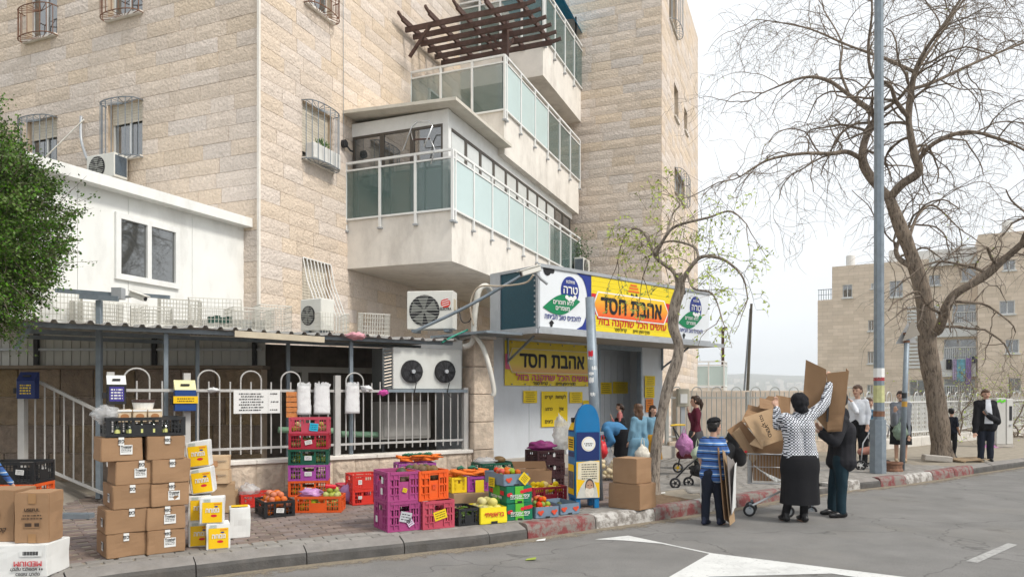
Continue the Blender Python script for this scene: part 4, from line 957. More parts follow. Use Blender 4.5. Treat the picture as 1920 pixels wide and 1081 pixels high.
def dairy(x0, w_, y=-.004):
    k = w_ / 1.35; H = SH
    b = MB(); poly(b, ell(x0 + .80 * k, H * .66, .26 * k, .27 * H / 1.15), y - .004); b.build('blue_oval', M_bl, sign)
    b = MB(); cx_, cz_ = x0 + .62 * k, H * .40; pts = []
    for t in range(15): u = t / 14; pts.append((cx_ - .58 * k + 1.05 * k * u, cz_ - .06 * H + .16 * H * u + .16 * H * math.sin(math.pi * u)))
    for t in range(13, 0, -1): u = t / 14; pts.append((cx_ - .58 * k + 1.05 * k * u, cz_ - .06 * H + .16 * H * u - .17 * H * math.sin(math.pi * u)))
    poly(b, pts, y - .008); b.build('green_leaf', M_gr, sign)
    put_text('מחלבת', sign, x0 + .80 * k, y - .012, H * .80, .085 * k, M_white, bold=.02); put_text('טרה', sign, x0 + .80 * k, y - .012, H * .665, .23 * k, M_white, bold=.018)
    put_text('ללא חומרים', sign, x0 + .60 * k, y - .013, H * .445, .12 * k, M_white, bold=.014); put_text('משמרים', sign, x0 + .58 * k, y - .013, H * .35, .12 * k, M_white, bold=.014)
    put_text('להכניס טוב הביתה', sign, x0 + .60 * k, y - .006, H * .20, .14 * k, M_bl, bold=.014, width=1.02 * k)
    poly_part('cow_spot', [(x0 + a * k, H * b) for a, b in ((.05, .985), (.06, .92), (.1, .87), (.16, .85), (.22, .865), (.26, .9), (.33, .9), (.36, .93), (.35, .985))], y - .004, M_black, sign)
    poly_part('cow_spot', [(x0 + a * k, H * b) for a, b in ((.25, .13), (.21, .1), (.235, .085), (.25, .035), (.3, .035), (.315, .08), (.35, .1), (.32, .125), (.28, .15))], y - .004, M_black, sign)
    b = MB()
    for (ux, uz) in ((.70, .545), (.76, .52), (.82, .535), (.88, .52), (.93, .555)): poly(b, ell(x0 + ux * k, H * uz, .05 * k, .035 * H, 10), y - .0125 - ux * .001)
    b.build('milk_splash', M_white, sign)
dairy(0.03, xy0 - .10); dairy(xy1 + .03, SW - xy1 - .1)
# cold unit at the sign's left end
cu_ = thing('cold_unit', 'grey framed cooling unit with a dark teal mesh at the left end of the sign', 'cooling unit', SF.w(s0, YS, sz0), SF.a)
box_mb(-.012, .0, .02, 1.2, -.02, SH - .02).build('mesh', mat('teal_mesh', (0.008, 0.06, 0.085), 0.45, var=0.25, vs=30), cu_)
for (y0, y1, z0, z1) in ((0, .06, -.02, SH), (1.0, 1.28, -.02, SH), (.06, 1.0, SH - .05, SH), (.06, 1.0, -.02, .03)): box_mb(-.04, -.013, y0, y1, z0, z1).build('frame', M_grey, cu_)
for k in range(12): MB().bar((-.03, .075, .02 + k * .09), (-.03, .10, .02 + k * .09), .03).build('louvre', M_grey, cu_)
box_mb(0.003, .6, .26, 1.2, 0.0, SH - .06).build('body', M_grey, cu_)
cctv('cream bullet security camera at the left end of the shop sign', SF.w(s0 - .32, YS - .12, sz0 + SH * .86), (-0.75, -0.35, -0.28), 1.25, Vector((.28, .12, -.2)))

# banner on the shop wall
def wallp(px, py, y=-.02): return SF.hit(px, py, y)
bx0, bz1 = wallp(946, 637); bx1 = wallp(1107, 650)[0]; bz0 = wallp(946, 722)[1]
ban = thing('wall_banner', 'yellow vinyl banner with bold black lettering hung on the shop wall', 'banner', SF.w(bx0, -.02, bz0), SF.a); BW, BH = bx1 - bx0, bz1 - bz0
b = MB(); nx = 24
vs = [(BW * i / nx, -.004 + .01 * noise.noise((i * .5, k * 1.1, 2)), BH * k / 6) for i in range(nx + 1) for k in range(7)]
b.raw(vs, [(i * 7 + k, (i + 1) * 7 + k, (i + 1) * 7 + k + 1, i * 7 + k + 1) for i in range(nx) for k in range(6)])
M_y2 = mat('banner_yellow', (0.66, 0.50, 0.02), 0.4, var=0.05, dirt=0.08); b.build('sheet', M_y2, ban)
b = MB(); rect(b, 0, .14, BH * .36, BH * .7, -.02); b.build('pink_band', mat('banner_pink', (0.5, 0.08, 0.16), 0.5), ban)
b = MB(); poly(b, [(.06, BH * .53), (.17, BH * .84), (BW - .01, BH * .84), (BW - .01, BH * .28), (.17, BH * .28)], -.024); b.build('outline', mat('banner_pale', (0.66, 0.58, 0.35), 0.5), ban)
b = MB(); poly(b, [(.09, BH * .53), (.185, BH * .82), (BW - .03, BH * .82), (BW - .03, BH * .30), (.185, BH * .30)], -.028); b.build('panel', grad_mat('banner_fade', BH * .3, BH * .5, (0.6, 0.3, 0.1), (0.62, 0.47, 0.03)), ban)
put_text('אהבת חסד', ban, BW * .53, -.033, BH * .57, .42, M_black, width=BW * .76, bold=.026)
put_text('עושים הכל שתקנה בזול!', ban, BW * .53, -.026, BH * .185, .18, mat('banner_magenta', (0.45, 0.03, 0.16), 0.5), width=BW * .86, bold=.015)
put_text('סניף חפץ חיים 21 – קרית ספר', ban, BW * .55, -.026, BH * .055, .09, M_black, width=BW * .50, bold=.02)
for i in range(7):
    for z in (BH * .03, BH * .96): MB().cyl((BW * (i + .5) / 7, -.03, z), .012, .02, 8, axis='y').build('eyelet', M_iron, ban)

M_note = mat('notice_yellow', (0.72, 0.52, 0.01), 0.6, var=0.05, vs=3); M_noteo = mat('notice_orange', (0.72, 0.22, 0.03), 0.6, var=0.05, vs=3)
def notice(label, p0, p1, q0, q1, y=-.02, m=M_note, lines=5, fr=None, words=None, th=0.003):
    fr = fr or SF; x0, z1 = fr.hit(p0, q0, y); x1 = fr.hit(p1, q0, y)[0]; z0 = fr.hit(p0, q1, y)[1]; W, H = x1 - x0, z1 - z0
    o = thing('notice', label, 'notice', fr.w(x0, y, z0), fr.a); b = MB(); n = 6
    vs = [(W * i / n, -th - .004 * abs(noise.noise((i * .8 + p0, k, 5))), H * k / 4) for i in range(n + 1) for k in range(5)]
    b.raw(vs, [(i * 5 + k, (i + 1) * 5 + k, (i + 1) * 5 + k + 1, i * 5 + k + 1) for i in range(n) for k in range(4)]); b.build('sheet', m, o)
    if lines:
        b = MB()
        for k in range(lines): scribble(b, W * (.15 + .06 * (k % 2)), W * (.85 - .07 * ((k + 1) % 2)), H * (.85 - .7 * k / max(1, lines - 1)), H * .045, -th - .008, seed=p0 + k)
        b.build('print', M_black, o)
    if words:
        for (t, u, v, s_) in words: put_text(t, o, W * u, -th - .009, H * v, s_, M_black, bold=.01)
    return o
notice('small yellow notice left of the big yellow poster on the shop wall', 981, 1007, 732, 755)
notice('big yellow poster with three lines of words on the shop wall', 1015, 1064, 733, 800, lines=0, words=[('לקוחות', .72, .84, .10), ('יקרים!', .25, .84, .10), ('אין', .75, .5, .11), ('כרגע', .27, .5, .10), ('ביצים!', .25, .15, .10), ('טריות', .75, .15, .1)])
notice('small yellow notice right of the big yellow poster', 1068, 1092, 734, 755)
notice('yellow slip showing just above the blue collection box', 1093, 1108, 750, 766, lines=2)
notice('left of two yellow notices on the inner shop wall', 1124, 1147, 716, 738, y=.83)
notice('right of two yellow notices on the inner shop wall', 1149, 1177, 715, 737, y=.83)
notice('upper yellow notice on the right door jamb', 1209, 1228, 704, 723, y=-.03)
notice('lower yellow notice on the right door jamb', 1209, 1227, 724, 745, y=-.03)
notice('orange notice at the bottom of the right door jamb', 1211, 1225, 747, 772, y=-.03, m=M_noteo)

# ---------- conduits and cables at the shop's left corner
def cable(name, label, pts, r, m, cat='pipe', n=8):
    P = [Vector(p) for p in pts]; Q = []
    for i in range(len(P) - 1):
        p0, p1, p2, p3 = P[max(i - 1, 0)], P[i], P[i + 1], P[min(i + 2, len(P) - 1)]
        for k in range(6):
            t = k / 6; Q.append(0.5 * ((2 * p1) + (-p0 + p2) * t + (2 * p0 - 5 * p1 + 4 * p2 - p3) * t * t + (-p0 + 3 * p1 - 3 * p2 + p3) * t ** 3))
    Q.append(P[-1]); o = MB().tube(Q, r, n).build(name, m, smooth=True); return tag(o, label, cat)
M_hose = mat('white_hose', (0.62, 0.60, 0.54), 0.6, var=0.08, dirt=0.35)
cable('hose', 'white insulated hose looping over the pillar and hanging down its side', [at(868, 650, 12.7), at(886, 640, 12.7), at(890, 590, 12.7), at(898, 545, 12.7), at(912, 536, 12.8), at(920, 548, 13.0)], 0.05, M_hose)
cable('hose', 'white hose hanging down the front of the shop corner with a black end', [at(888, 625, 12.6), at(905, 650, 12.55), at(918, 690, 12.5), at(926, 730, 12.5), at(924, 742, 12.5)], 0.042, M_hose)
cable('hose', 'thin beige cable running from the hose to the sign camera', [at(888, 610, 12.6), at(882, 570, 12.6), at(898, 538, 12.5), at(940, 536, 12.3), at(985, 530, 12.1), at(1000, 515, 12.0)], 0.016, mat('beige_cable', (0.5, 0.42, 0.32), 0.6))
cable('strut', 'thin grey strut slanting from the canopy up to the sign camera', [at(775, 622, 12.4), at(880, 572, 12.4), at(1003, 502, 12.4)], 0.028, M_galv, 'strut')
cable('hose', 'thin green hose slanting over the canopy end', [at(828, 642, 12.4), at(850, 630, 12.5), at(877, 618, 12.7)], 0.016, mat('green_hose', (0.02, 0.25, 0.17), 0.4))
cable('cable', 'dark cable drooping from the pale hose behind the big air conditioner', [at(860, 575, 13.2), at(866, 602, 13.1), at(880, 602, 12.9), at(886, 585, 12.7)], 0.009, M_dark, 'cable')
cable('cable', 'grey cable hanging down the shaded left wall to its air conditioner', [BF.w(-.06, BF.hitx(157, 220, 0)[0], BF.hitx(157, 220, 0)[1]), BF.w(-.12, BF.hitx(162, 265, 0)[0], BF.hitx(162, 265, 0)[1]), BF.w(-.2, BF.hitx(180, 305, 0)[0], BF.hitx(180, 305, 0)[1])], 0.03, M_grey, 'cable')
cable('cable', 'pale rope slanting from the wall hook down to the extension roof', [BF.w(-.06, BF.hitx(163, 225, 0)[0], BF.hitx(163, 225, 0)[1]), BF.w(-.5, BF.hitx(122, 312, 0)[0], BF.hitx(122, 312, 0)[1])], 0.014, M_hose, 'rope')
a_, b_ = BF.hit(640, 0, 0), BF.hit(641, 262, 0)
cable('cable', 'thin dark wire hanging down the bright wall to a hand winch', [BF.w(a_[0], -.05, a_[1]), BF.w(b_[0], -.05, b_[1])], 0.006, M_iron, 'cable')
wn_ = thing('hand_winch', 'small dark hand winch fixed on the wall beside the lower balcony', 'winch', BF.w(b_[0], -.05, b_[1] - .1), BF.a)
MB().cyl((0, -.06, 0), .09, .1, 14, axis='y').build('drum', M_dark, wn_); MB().bar((0, -.08, -.05), (.12, -.1, -.13), .025).bar((.12, -.1, -.13), (.22, -.1, -.12), .03).build('crank', M_dark, wn_)
# ================================================================== far apartment block
EF = Fr(((1533 - CX) / F * 70, 70), -30.0)
fb = fthing(EF, 'far_apartment_block', 'distant beige stone apartment block with white balconies at the right', 'building')
M_far = mat('far_stone', (0.70, 0.59, 0.475), 0.95, var=0.10, vs=0.9, coord='pos', bump=0.2, bs=6); M_farw = mat('far_white', (0.66, 0.66, 0.64), 0.7, var=0.05, vs=1, coord='pos')
def far_joints(m):
    N, L = m.node_tree.nodes, m.node_tree.links; b = N['Principled BSDF']; src = b.inputs['Base Color'].links[0].from_socket; t = N.new('ShaderNodeTexCoord'); sx_ = N.new('ShaderNodeSeparateXYZ'); cx_ = N.new('ShaderNodeCombineXYZ'); L.new(t.outputs['Object'], sx_.inputs[0]); L.new(sx_.outputs[0], cx_.inputs[0]); L.new(sx_.outputs[2], cx_.inputs[1])
    k = N.new('ShaderNodeTexBrick'); k.inputs['Scale'].default_value = 1; k.inputs['Brick Width'].default_value = .9; k.inputs['Row Height'].default_value = .33; k.inputs['Mortar Size'].default_value = .012; k.inputs['Color1'].default_value = (1.06, 1.05, 1.05, 1); k.inputs['Color2'].default_value = (.9, .88, .85, 1); k.inputs['Mortar'].default_value = (.78, .74, .7, 1); L.new(cx_.outputs[0], k.inputs['Vector'])
    x = N.new('ShaderNodeMix'); x.data_type = 'RGBA'; x.blend_type = 'MULTIPLY'; x.inputs[0].default_value = 1; L.new(src, x.inputs[6]); L.new(k.outputs['Color'], x.inputs[7]); L.new(x.outputs[2], b.inputs['Base Color'])
far_joints(M_far)
ex = lambda px, py, y=0: EF.hit(px, py, y)
def epx(px): return ex(px, 700)[0]
xA, xB, xC, xD = epx(1533), epx(1560), epx(1832), epx(1990); zA, zB = ex(1545, 562)[1], ex(1560, 500)[1]; zC = ex(1836, 440, -1.6)[1]
wins = [(1580, 1598, 534, 558), (1668, 1693, 527, 557), (1633, 1641, 531, 541), (1742, 1763, 516, 535), (1803, 1830, 502, 527), (1628, 1639, 600, 620), (1627, 1638, 659, 681), (1626, 1637, 721, 742),
        (1786, 1830, 571, 606), (1770, 1830, 636, 673), (1705, 1735, 712, 742), (1770, 1828, 710, 740)]
ops = [(ex(a, d)[0], ex(b, d)[0], ex(a, d)[1], ex(a, c)[1]) for a, b, c, d in wins]
core = MB()
def courses(mb, u0, u1, z0, z1, y, ops):
    for a, b, c, d in holes_grid(u0, u1, z0, z1, ops): mb.face([(a, y, c), (b, y, c), (b, y, d), (a, y, d)])
courses(core, xA, xB, -4, zA, 0, []); courses(core, xB, xC, -4, zB, 0, ops); core.box(xA, xC + 1, 0.6, 12, -4, zA - .05)
for x0, x1, z in ((xB, xC, zB),): core.face([(x0, 0, z), (x1, 0, z), (x1, 12, z), (x0, 12, z)])
core.face([(xA, 0, zA), (xA, 12, zA), (xA, 12, -4), (xA, 0, -4)]); core.face([(xB, 0, zB), (xB, 12, zB), (xB, 12, zA), (xB, 0, zA)]); core.face([(xA, 0, zA), (xB, 0, zA), (xB, 12, zA), (xA, 12, zA)])
core.build('wall', M_far, fb)
rb = MB(); yR = -1.6; xR = ex(1834, 600, yR)[0]; wins2 = [(1874, 1903, 564, 589), (1885, 1911, 636, 662), (1881, 1904, 488, 507), (1890, 1915, 708, 733)]
ops2 = [(ex(a, d, yR)[0], ex(b, d, yR)[0], ex(a, d, yR)[1], ex(a, c, yR)[1]) for a, b, c, d in wins2]
courses(rb, xR, xD, -4, zC, yR, ops2); rb.face([(xR, yR, -4), (xR, yR, zC), (xR, 12, zC), (xR, 12, -4)]); rb.face([(xR, yR, zC), (xD, yR, zC), (xD, 12, zC), (xR, 12, zC)]); rb.build('wall', M_far, fb)
def far_window(o, y, bal=False):
    a, b, c, d = o; f = MB(); t = .07
    for q in ((a, a + t, c, d), (b - t, b, c, d), (a + t, b - t, c, c + t), (a + t, b - t, d - t, d), ((a + b) / 2 - t / 2, (a + b) / 2 + t / 2, c + t, d - t)): f.box(q[0], q[1], y + .1, y + .2, q[2], q[3])
    fo = f.build('window', M_farw, fb); box_mb(a + t, b - t, y + .21, y + .25, c + t, d - t).build('pane', M_pane, fo); box_mb(a - .1, b + .1, y - .12, y + .1, c - .12, c - .005).build('sill', M_farw, fo)
    if bal:
        n = max(6, int((b - a) / .16))
        for i in range(n + 1): x = a + (b - a) * i / n; box_mb(x - .025, x + .025, y - .1, y - .06, c, c + (d - c) * .55).build('baluster', M_farw, fo)
        box_mb(a, b, y - .12, y - .05, c + (d - c) * .55, c + (d - c) * .6).build('hand_rail', M_farw, fo)
for i, o in enumerate(ops): far_window(o, 0, i in (8, 9, 11))
for o in ops2: far_window(o, yR)
# white louvred stair screen and white parapets
for (a, b, c, d) in ((1701, 1760, 573, 605), (1700, 1735, 630, 690)):
    x0, z0 = ex(a, d, -.1); x1 = ex(b, d, -.1)[0]; z1 = ex(a, c, -.1)[1]; n = int((z1 - z0) / .3)
    for i in range(n): box_mb(x0, x1, -.15, -.05, z0 + (z1 - z0) * i / n, z0 + (z1 - z0) * (i + .62) / n).build('louvre', M_farw, fb)
for (a, b, c, d) in ((1700, 1832, 608, 634), (1762, 1830, 676, 706), (1700, 1830, 745, 790), (1742, 1832, 484, 500)):
    x0, z0 = ex(a, d, -.2); x1 = ex(b, d, -.2)[0]; z1 = ex(a, c, -.2)[1]; box_mb(x0, x1, -.3, -.01, z0, z1).build('parapet', M_farw, fb)
x0 = ex(1700, 500)[0]; box_mb(x0, xC, 0.8, 6, zB - .1, zB + .9).build('penthouse', M_farw, fb)
rl = MB()
for i in range(6): x = xA + .1 + (xB - xA - .2) * i / 5; rl.bar((x, .1, zA), (x, .1, zA + 1), .05)
rl.bar((xA, .1, zA + 1), (xB, .1, zA + 1), .06).bar((xA, .1, zA + .5), (xB, .1, zA + .5), .04); rl.build('terrace_rail', M_iron, fb)
for k, (px, py, y, lab) in enumerate(((1595, 497, 3, 'white water tank on the left of the far roof'), (1676, 488, 3, 'white water tank on the far roof seen through the tree'), (1889, 436, 1, 'pale water tank on the tall right corner of the far roof'))):
    x, z = ex(px, py, y); t = thing('water_tank', lab, 'tank', EF.w(x, y, z - .3), EF.a, 'rooftop water tanks'); MB().lathe([(.1, 0), (.42, 0), (.42, 1.2), (.3, 1.3), (.05, 1.32)], n=14).build('drum', M_farw, t); MB().box(-.5, .5, -.5, .5, -.2, -.01).build('stand', M_iron, t)
x, z = ex(1733, 492, 2); sp_ = thing('solar_panel', 'black tilted solar panel on the far roof', 'solar panel', EF.w(x, 2, z), EF.a); b = MB(); b.raw([(0, 0, .1), (1.7, 0, .1), (1.7, 1, .9), (0, 1, .9)], [(0, 1, 2, 3)]); o = b.build('panel', M_dark, sp_); b = MB().bar((.2, 1, 0), (.2, 1, .85), .06).bar((1.5, 1, 0), (1.5, 1, .85), .06).build('frame', M_iron, sp_)
cols = [((0.02, .02, .025), 'black'), ((.42, .35, .5), 'lilac'), ((.18, .42, .5), 'turquoise patterned'), ((.30, .2, .45), 'purple'), ((.04, .05, .12), 'navy')]
for k, (px, wpx, ytop, ybot) in enumerate(((1774, 11, 673, 692), (1786, 8, 673, 712), (1794, 16, 673, 714), (1811, 10, 671, 720), (1822, 9, 668, 680))):
    x0, z1 = ex(px, ytop, -.5); x1 = ex(px + wpx, ytop, -.5)[0]; z0 = ex(px, ybot, -.5)[1]; b = MB(); n = 6
    vs = [(x0 + (x1 - x0) * i / n, -.5 + .06 * math.sin(i * 2.1 + k), z1 + (z0 - z1) * j / 3 + .03 * math.sin(i * 3)) for i in range(n + 1) for j in range(4)]
    vs += [(v[0], v[1] + .03, v[2]) for v in vs]; N_ = (n + 1) * 4
    fs = [(i * 4 + j, (i + 1) * 4 + j, (i + 1) * 4 + j + 1, i * 4 + j + 1) for i in range(n) for j in range(3)]; fs += [tuple(q + N_ for q in reversed(f)) for f in fs]
    b.raw([EF.w(*v) for v in vs], fs); o = b.build('hanging_garment', mat('washing_' + cols[k][1].split()[0], cols[k][0], 0.9, var=0.4, vs=4)); tag(o, cols[k][1] + ' garment hanging on the washing line of the far building', 'garment', 'washing on the far building')
MB().tube([EF.w(ex(1768, 672, -.5)[0], -.5, ex(1768, 671, -.5)[1]), EF.w(ex(1834, 668, -.5)[0], -.5, ex(1834, 667, -.5)[1])], .02, 4).build('washing_line', M_iron, fb).matrix_parent_inverse = Matrix.LocRotScale(EF.o, Matrix.Rotation(EF.a, 3, 'Z'), None).inverted()
b = MB()
for k in range(5): c = EF.w(ex(1785 + k * 9, 755, -.6)[0], -.6, ex(1785, 752, -.6)[1]); b.ball(c, .28, 8, 5, (1, .5, 1.3 + .3 * (k % 2)))
tag(b.build('dark_laundry', mat('dark_cloth', (0.02, .022, .03), .9, var=.3)), 'bundle of dark washing hung over the lowest white parapet of the far building', 'washing')

# town specks on the far hill
tw = MB(); rg = random.Random(5)
for k in range(420):
    a = R(rg.uniform(12, 40)); r = rg.uniform(900, 2300); x, y = r * math.sin(a), r * math.cos(a); z = hgt(x, y); s_ = rg.uniform(4, 11); tw.box(x - s_, x + s_, y - s_, y + s_, z - 3, z + rg.uniform(5, 14))
o = tw.build('hillside_town', mat('far_town', (0.55, 0.5, 0.44), 0.9, var=0.2, vs=.01, coord='pos'), kind='stuff'); tag(o, 'pale houses of a town scattered over the distant hillside', 'town')

# ================================================================== fences beyond the pavement
def picket_fence(name, label, A, B, z0, z1, step, m, arch=True, group=None, r=.013, lattice=False):
    A, B = Vector(A), Vector(B); d = B - A; L_ = d.length; o = thing(name, label, 'fence', (A.x, A.y, 0), math.atan2(d.y, d.x), group); n = int(L_ / step)
    MB().bar((0, 0, z1 - .2), (L_, 0, z1 - .2), .035, .04).build('rail', m, o); MB().bar((0, 0, z0 + .12), (L_, 0, z0 + .12), .035, .04).build('rail', m, o)
    pm = MB().tube([(0, 0, z0), (0, 0, z1 - .06)], r, 5).mesh('picket', m); am = MB().tube([(step * (1 - math.cos(math.pi * t / 8)), 0, z1 - .06 + step * math.sin(math.pi * t / 8)) for t in range(9)], r, 5).mesh('arch', m)
    for i in range(n + 1): 
        x = i * step; link('picket', pm, o, (x, 0, 0))
        if arch and i % 4 == 1 and i + 2 <= n: link('arch', am, o, (x, 0, 0))
    for i in range(int(L_ / 2.2) + 1): box_mb(i * 2.2 - .04, i * 2.2 + .04, -.04, .04, z0 - .25, z1 - .05).build('post', m, o)
    if lattice:
        b = MB(); k = int(L_ / .11)
        for i in range(k): b.bar((i * .11, .03, z0 + .15), (i * .11 + .0, .03, z1 - .22), .055, .004, (0, 1, 0))
        for j in range(6): b.bar((0, .035, z0 + .18 + j * (z1 - z0 - .4) / 6), (L_, .035, z0 + .18 + j * (z1 - z0 - .4) / 6), .004, .06)
        b.build('lattice', m, o, kind='stuff')
    return o
M_wf = mat('white_fence', (0.62, 0.62, 0.60), 0.5, var=0.08, dirt=0.15); M_gf = mat('grey_fence', (0.40, 0.41, 0.39), 0.5, var=0.1, dirt=0.25)
P0, P1, P2 = (3.9, 18.3, 0), (9.35, 19.3, 0), (19.5, 27.5, 0)
picket_fence('picket_fence', 'grey arched picket fence running right from the shop', P0, P1, .45, 1.75, .135, M_gf)
picket_fence('picket_fence', 'white lattice fence behind the big bare tree', P1, P2, .42, 1.62, .15, M_wf, lattice=True)
def run_wall(name, label, A, B, th, z1, m, step=1.1, cat='wall'):
    A, B = Vector(A), Vector(B); d = B - A; o = thing(name, label, cat, (A.x, A.y, 0), math.atan2(d.y, d.x)); x = 0
    while x < d.length - .05: l = min(step, d.length - x); MB().box(x + .004, x + l - .004, -th / 2, th / 2, -.2, z1).build('stone', m, o, bev=.012); x += l
    return o
run_wall('low_wall', 'low stone footing under the grey picket fence', P0, P1, .3, .45, M_rough)
run_wall('low_wall', 'long white concrete footing under the lattice fence', P1, P2, .35, .40, mat('white_footing', (0.60, 0.57, 0.52), 0.9, var=.12, dirt=.3), 1.6)
run_wall('retaining_wall', 'smooth beige retaining wall behind the grey picket fence', (4.6, 20.6, 0), (9.4, 21.8, 0), .35, 1.75, mat('beige_wall', (0.52, 0.44, 0.36), .95, var=.12, vs=4, coord='pos', dirt=.2), 2.4)
mb_ = thing('meter_box', 'beige meter box on a post in front of the picket fence', 'meter box', at(1280, 850, 16.9)); o_ = Vector(mb_.location)
MB().box(-.14, .14, -.1, .1, at(0, 762, 16.9).z - o_.z, at(0, 728, 16.9).z - o_.z).build('case', mat('meter_beige', (.45, .42, .34), .6, dirt=.2), mb_, bev=.02); MB().box(-.08, .08, -.13, -.101, at(0, 755, 16.9).z - o_.z, at(0, 738, 16.9).z - o_.z).build('window', M_white, mb_); MB().bar((0, 0, -.1), (0, 0, at(0, 762, 16.9).z - o_.z), .1).build('post', M_grey, mb_)
ucab = thing('utility_cabinet', 'tall pale grey utility cabinet with green graffiti at the right', 'cabinet', gnd(1869, 838, PZ), R(12))
box_mb(0, .56, 0, .4, 0, .08).build('plinth', M_conc, ucab); box_mb(.01, .33, .02, .38, .081, 1.38).build('body', mat('cabinet_pale', (.50, .49, .46), .6, var=.04, dirt=.12), ucab, bev=.012); box_mb(.335, .55, .0, .38, .081, 1.36).build('door', mat('cabinet_pale2', (.56, .55, .52), .6, var=.04, dirt=.12), ucab, bev=.012)
box_mb(.42, .50, -.012, -.001, .75, 1.15).build('vent', M_dark, ucab); MB().cyl((.45, -.03, .62), .03, .03, 10, axis='y').build('lock', M_grey, ucab)
b = MB()
for k, (x, z) in enumerate(((.05, 1.28), (.12, 1.31), (.19, 1.27), (.26, 1.30))): poly(b, ell(x, z, .045, .03 + .01 * (k % 2), 10), .008 - .001 * k)
b.build('graffiti', mat('graffiti_green', (.12, .6, .02), .5, var=0), ucab)

# ================================================================== poles and signs
lamp = thing('lamp_post', 'tall blue grey octagonal lamp post with old stickers and a metal box at waist height', 'lamp post', gnd(1648, 886, PZ))
dl = lamp.location.y; zz = lambda py: at(0, py, dl).z - PZ
MB().tube([(0, 0, zz(788)), (0, 0, 12.5)], [.098, .075], 8).build('pole', M_galv, lamp); MB().tube([(-.02, 0, 0), (-.02, 0, zz(786))], [.15, .145], 8).build('base_sleeve', M_galv, lamp)
MB().tube([(0, 0, 12.5), (.0, -.6, 12.9), (.0, -1.6, 13.1)], .04, 8).build('arm', M_galv, lamp); MB().box(-.12, .12, -2.2, -1.5, 13.02, 13.16).build('lantern', M_grey, lamp, bev=.03)
for (y0, y1, m, nm) in ((690, 712, M_white, 'sticker'), (707, 713, M_r, 'sticker'), (722, 754, mat('old_paper', (.52, .52, .26), .7, var=.3), 'sticker')):
    MB().tube([(-.0, 0, zz(y1)), (0, 0, zz(y0))], .1005, 8, False).build(nm, m, lamp)
MB().tube([(0, 0, zz(780)), (0, 0, zz(770))], .105, 8).build('strap', M_rust, lamp)
sgn = thing('road_sign', 'triangular road sign seen from its brown grey back on a thin post', 'road sign', gnd(1691, 881, PZ)); ds = sgn.location.y
zs_ = lambda py: at(0, py, ds).z - PZ; X_ = lambda px: (px - 1691) / F * ds
MB().tube([(0, 0, 0), (X_(1701), 0, zs_(622))], .048, 10).build('post', M_galv, sgn, smooth=True)
MB().prism([(X_(1688), zs_(640)), (X_(1721), zs_(628)), (X_(1707), zs_(598))], -.08, -.065).build('plate', mat('sign_back', (.30, .27, .23), .6, .2, var=.12), sgn); MB().prism([(X_(1682), zs_(644)), (X_(1722), zs_(642)), (X_(1705), zs_(604))], .05, .06).build('plate', mat('sign_back2', (.42, .42, .42), .5, .2), sgn)
for z in (zs_(640), zs_(625)): MB().tube([(X_(1700), 0, z - .02), (X_(1700), 0, z + .02)], .058, 10).build('clamp', M_rust, sgn)
for (y0, y1, m) in ((736, 746, M_dark), (752, 762, mat('sticker_orange', (.5, .28, .05), .6))): MB().tube([(X_(1695.5), 0, zs_(y1)), (X_(1696), 0, zs_(y0))], .0495, 10, False).build('sticker', m, sgn)
rim_ = thing('wheel_rim', 'rusty metal drum base lying beside the lamp post', 'drum', gnd(1673, 882, PZ)); MB().lathe([(.16, 0), (.19, .0), (.19, .03), (.175, .05), (.175, .12), (.19, .14), (.19, .17), (.12, .17), (.11, .1)], n=20).build('drum', M_rust, rim_, smooth=False)
sp2 = thing('grey_pole', 'leaning short grey pole with torn stickers beside the blue collection box', 'pole', gnd(1121, 936, PZ)); d2 = sp2.location.y; L2 = lambda px, py: at(px, py, d2) - Vector(sp2.location)
MB().tube([(0, 0, 0), L2(1106, 557)], [.078, .064], 14).build('pole', M_galv, sp2, smooth=True)
rgs = random.Random(4)
for k, (py, hh, m) in enumerate(((663, 10, M_r), (690, 8, M_white), (700, 6, M_white), (712, 9, M_white), (738, 7, M_white), (672, 3, M_white), (820, 5, M_grey))):
    t = (936 - py) / 379; a, b = L2(1121 - 15 * t, py + hh / 2), L2(1121 - 15 * (t + hh / 379), py - hh / 2); ctr = -1.6 + rgs.uniform(-.6, .6); b_ = MB(); n = 6; vs = []
    rr = .075 - .013 * t + .002
    for i in range(n + 1):
        an = ctr + rgs.uniform(-.05, .05) + (i / n - .5) * 1.1; vs += [a + Vector((math.cos(an) * rr, math.sin(an) * rr, rgs.uniform(-.012, .012))), b + Vector((math.cos(an) * rr, math.sin(an) * rr, rgs.uniform(-.012, .012)))]
    b_.raw(vs, [(2 * i, 2 * i + 2, 2 * i + 3, 2 * i + 1) for i in range(n)]); b_.build('sticker', m, sp2)
MB().tube([(0, 0, zz(0) * 0 + .9), (-.005, 0, .94)], .085, 12).build('clamp', M_galv, sp2)
o = MB().tube([at(1401, 750, 26), at(1409, 569, 26)], [.06, .045], 8).build('utility_pole', mat('pole_wood', (.10, .09, .07), .9, var=.3)); tag(o, 'dark wooden utility pole standing behind the picket fence', 'pole')
o = MB().tube([at(1394, 750, 26.5), at(1407, 578, 26.5)], [.035, .035], 6).build('pole_stay', M_iron); tag(o, 'thin slanting stay leaning against the wooden utility pole', 'pole')
cb = MB().box(-.28, .28, -.12, .12, 0, .13).build('concrete_block', M_conc, bev=.015); cb.location = gnd(1756, 864, PZ); cb.rotation_euler = (0, .08, R(-12)); tag(cb, 'weathered concrete block lying at the foot of the big tree', 'block')
plt_ = thing('pallet_scrap', 'broken wooden pallet pieces on the pavement right of the big tree', 'wood scrap', gnd(1800, 866, PZ), R(10))
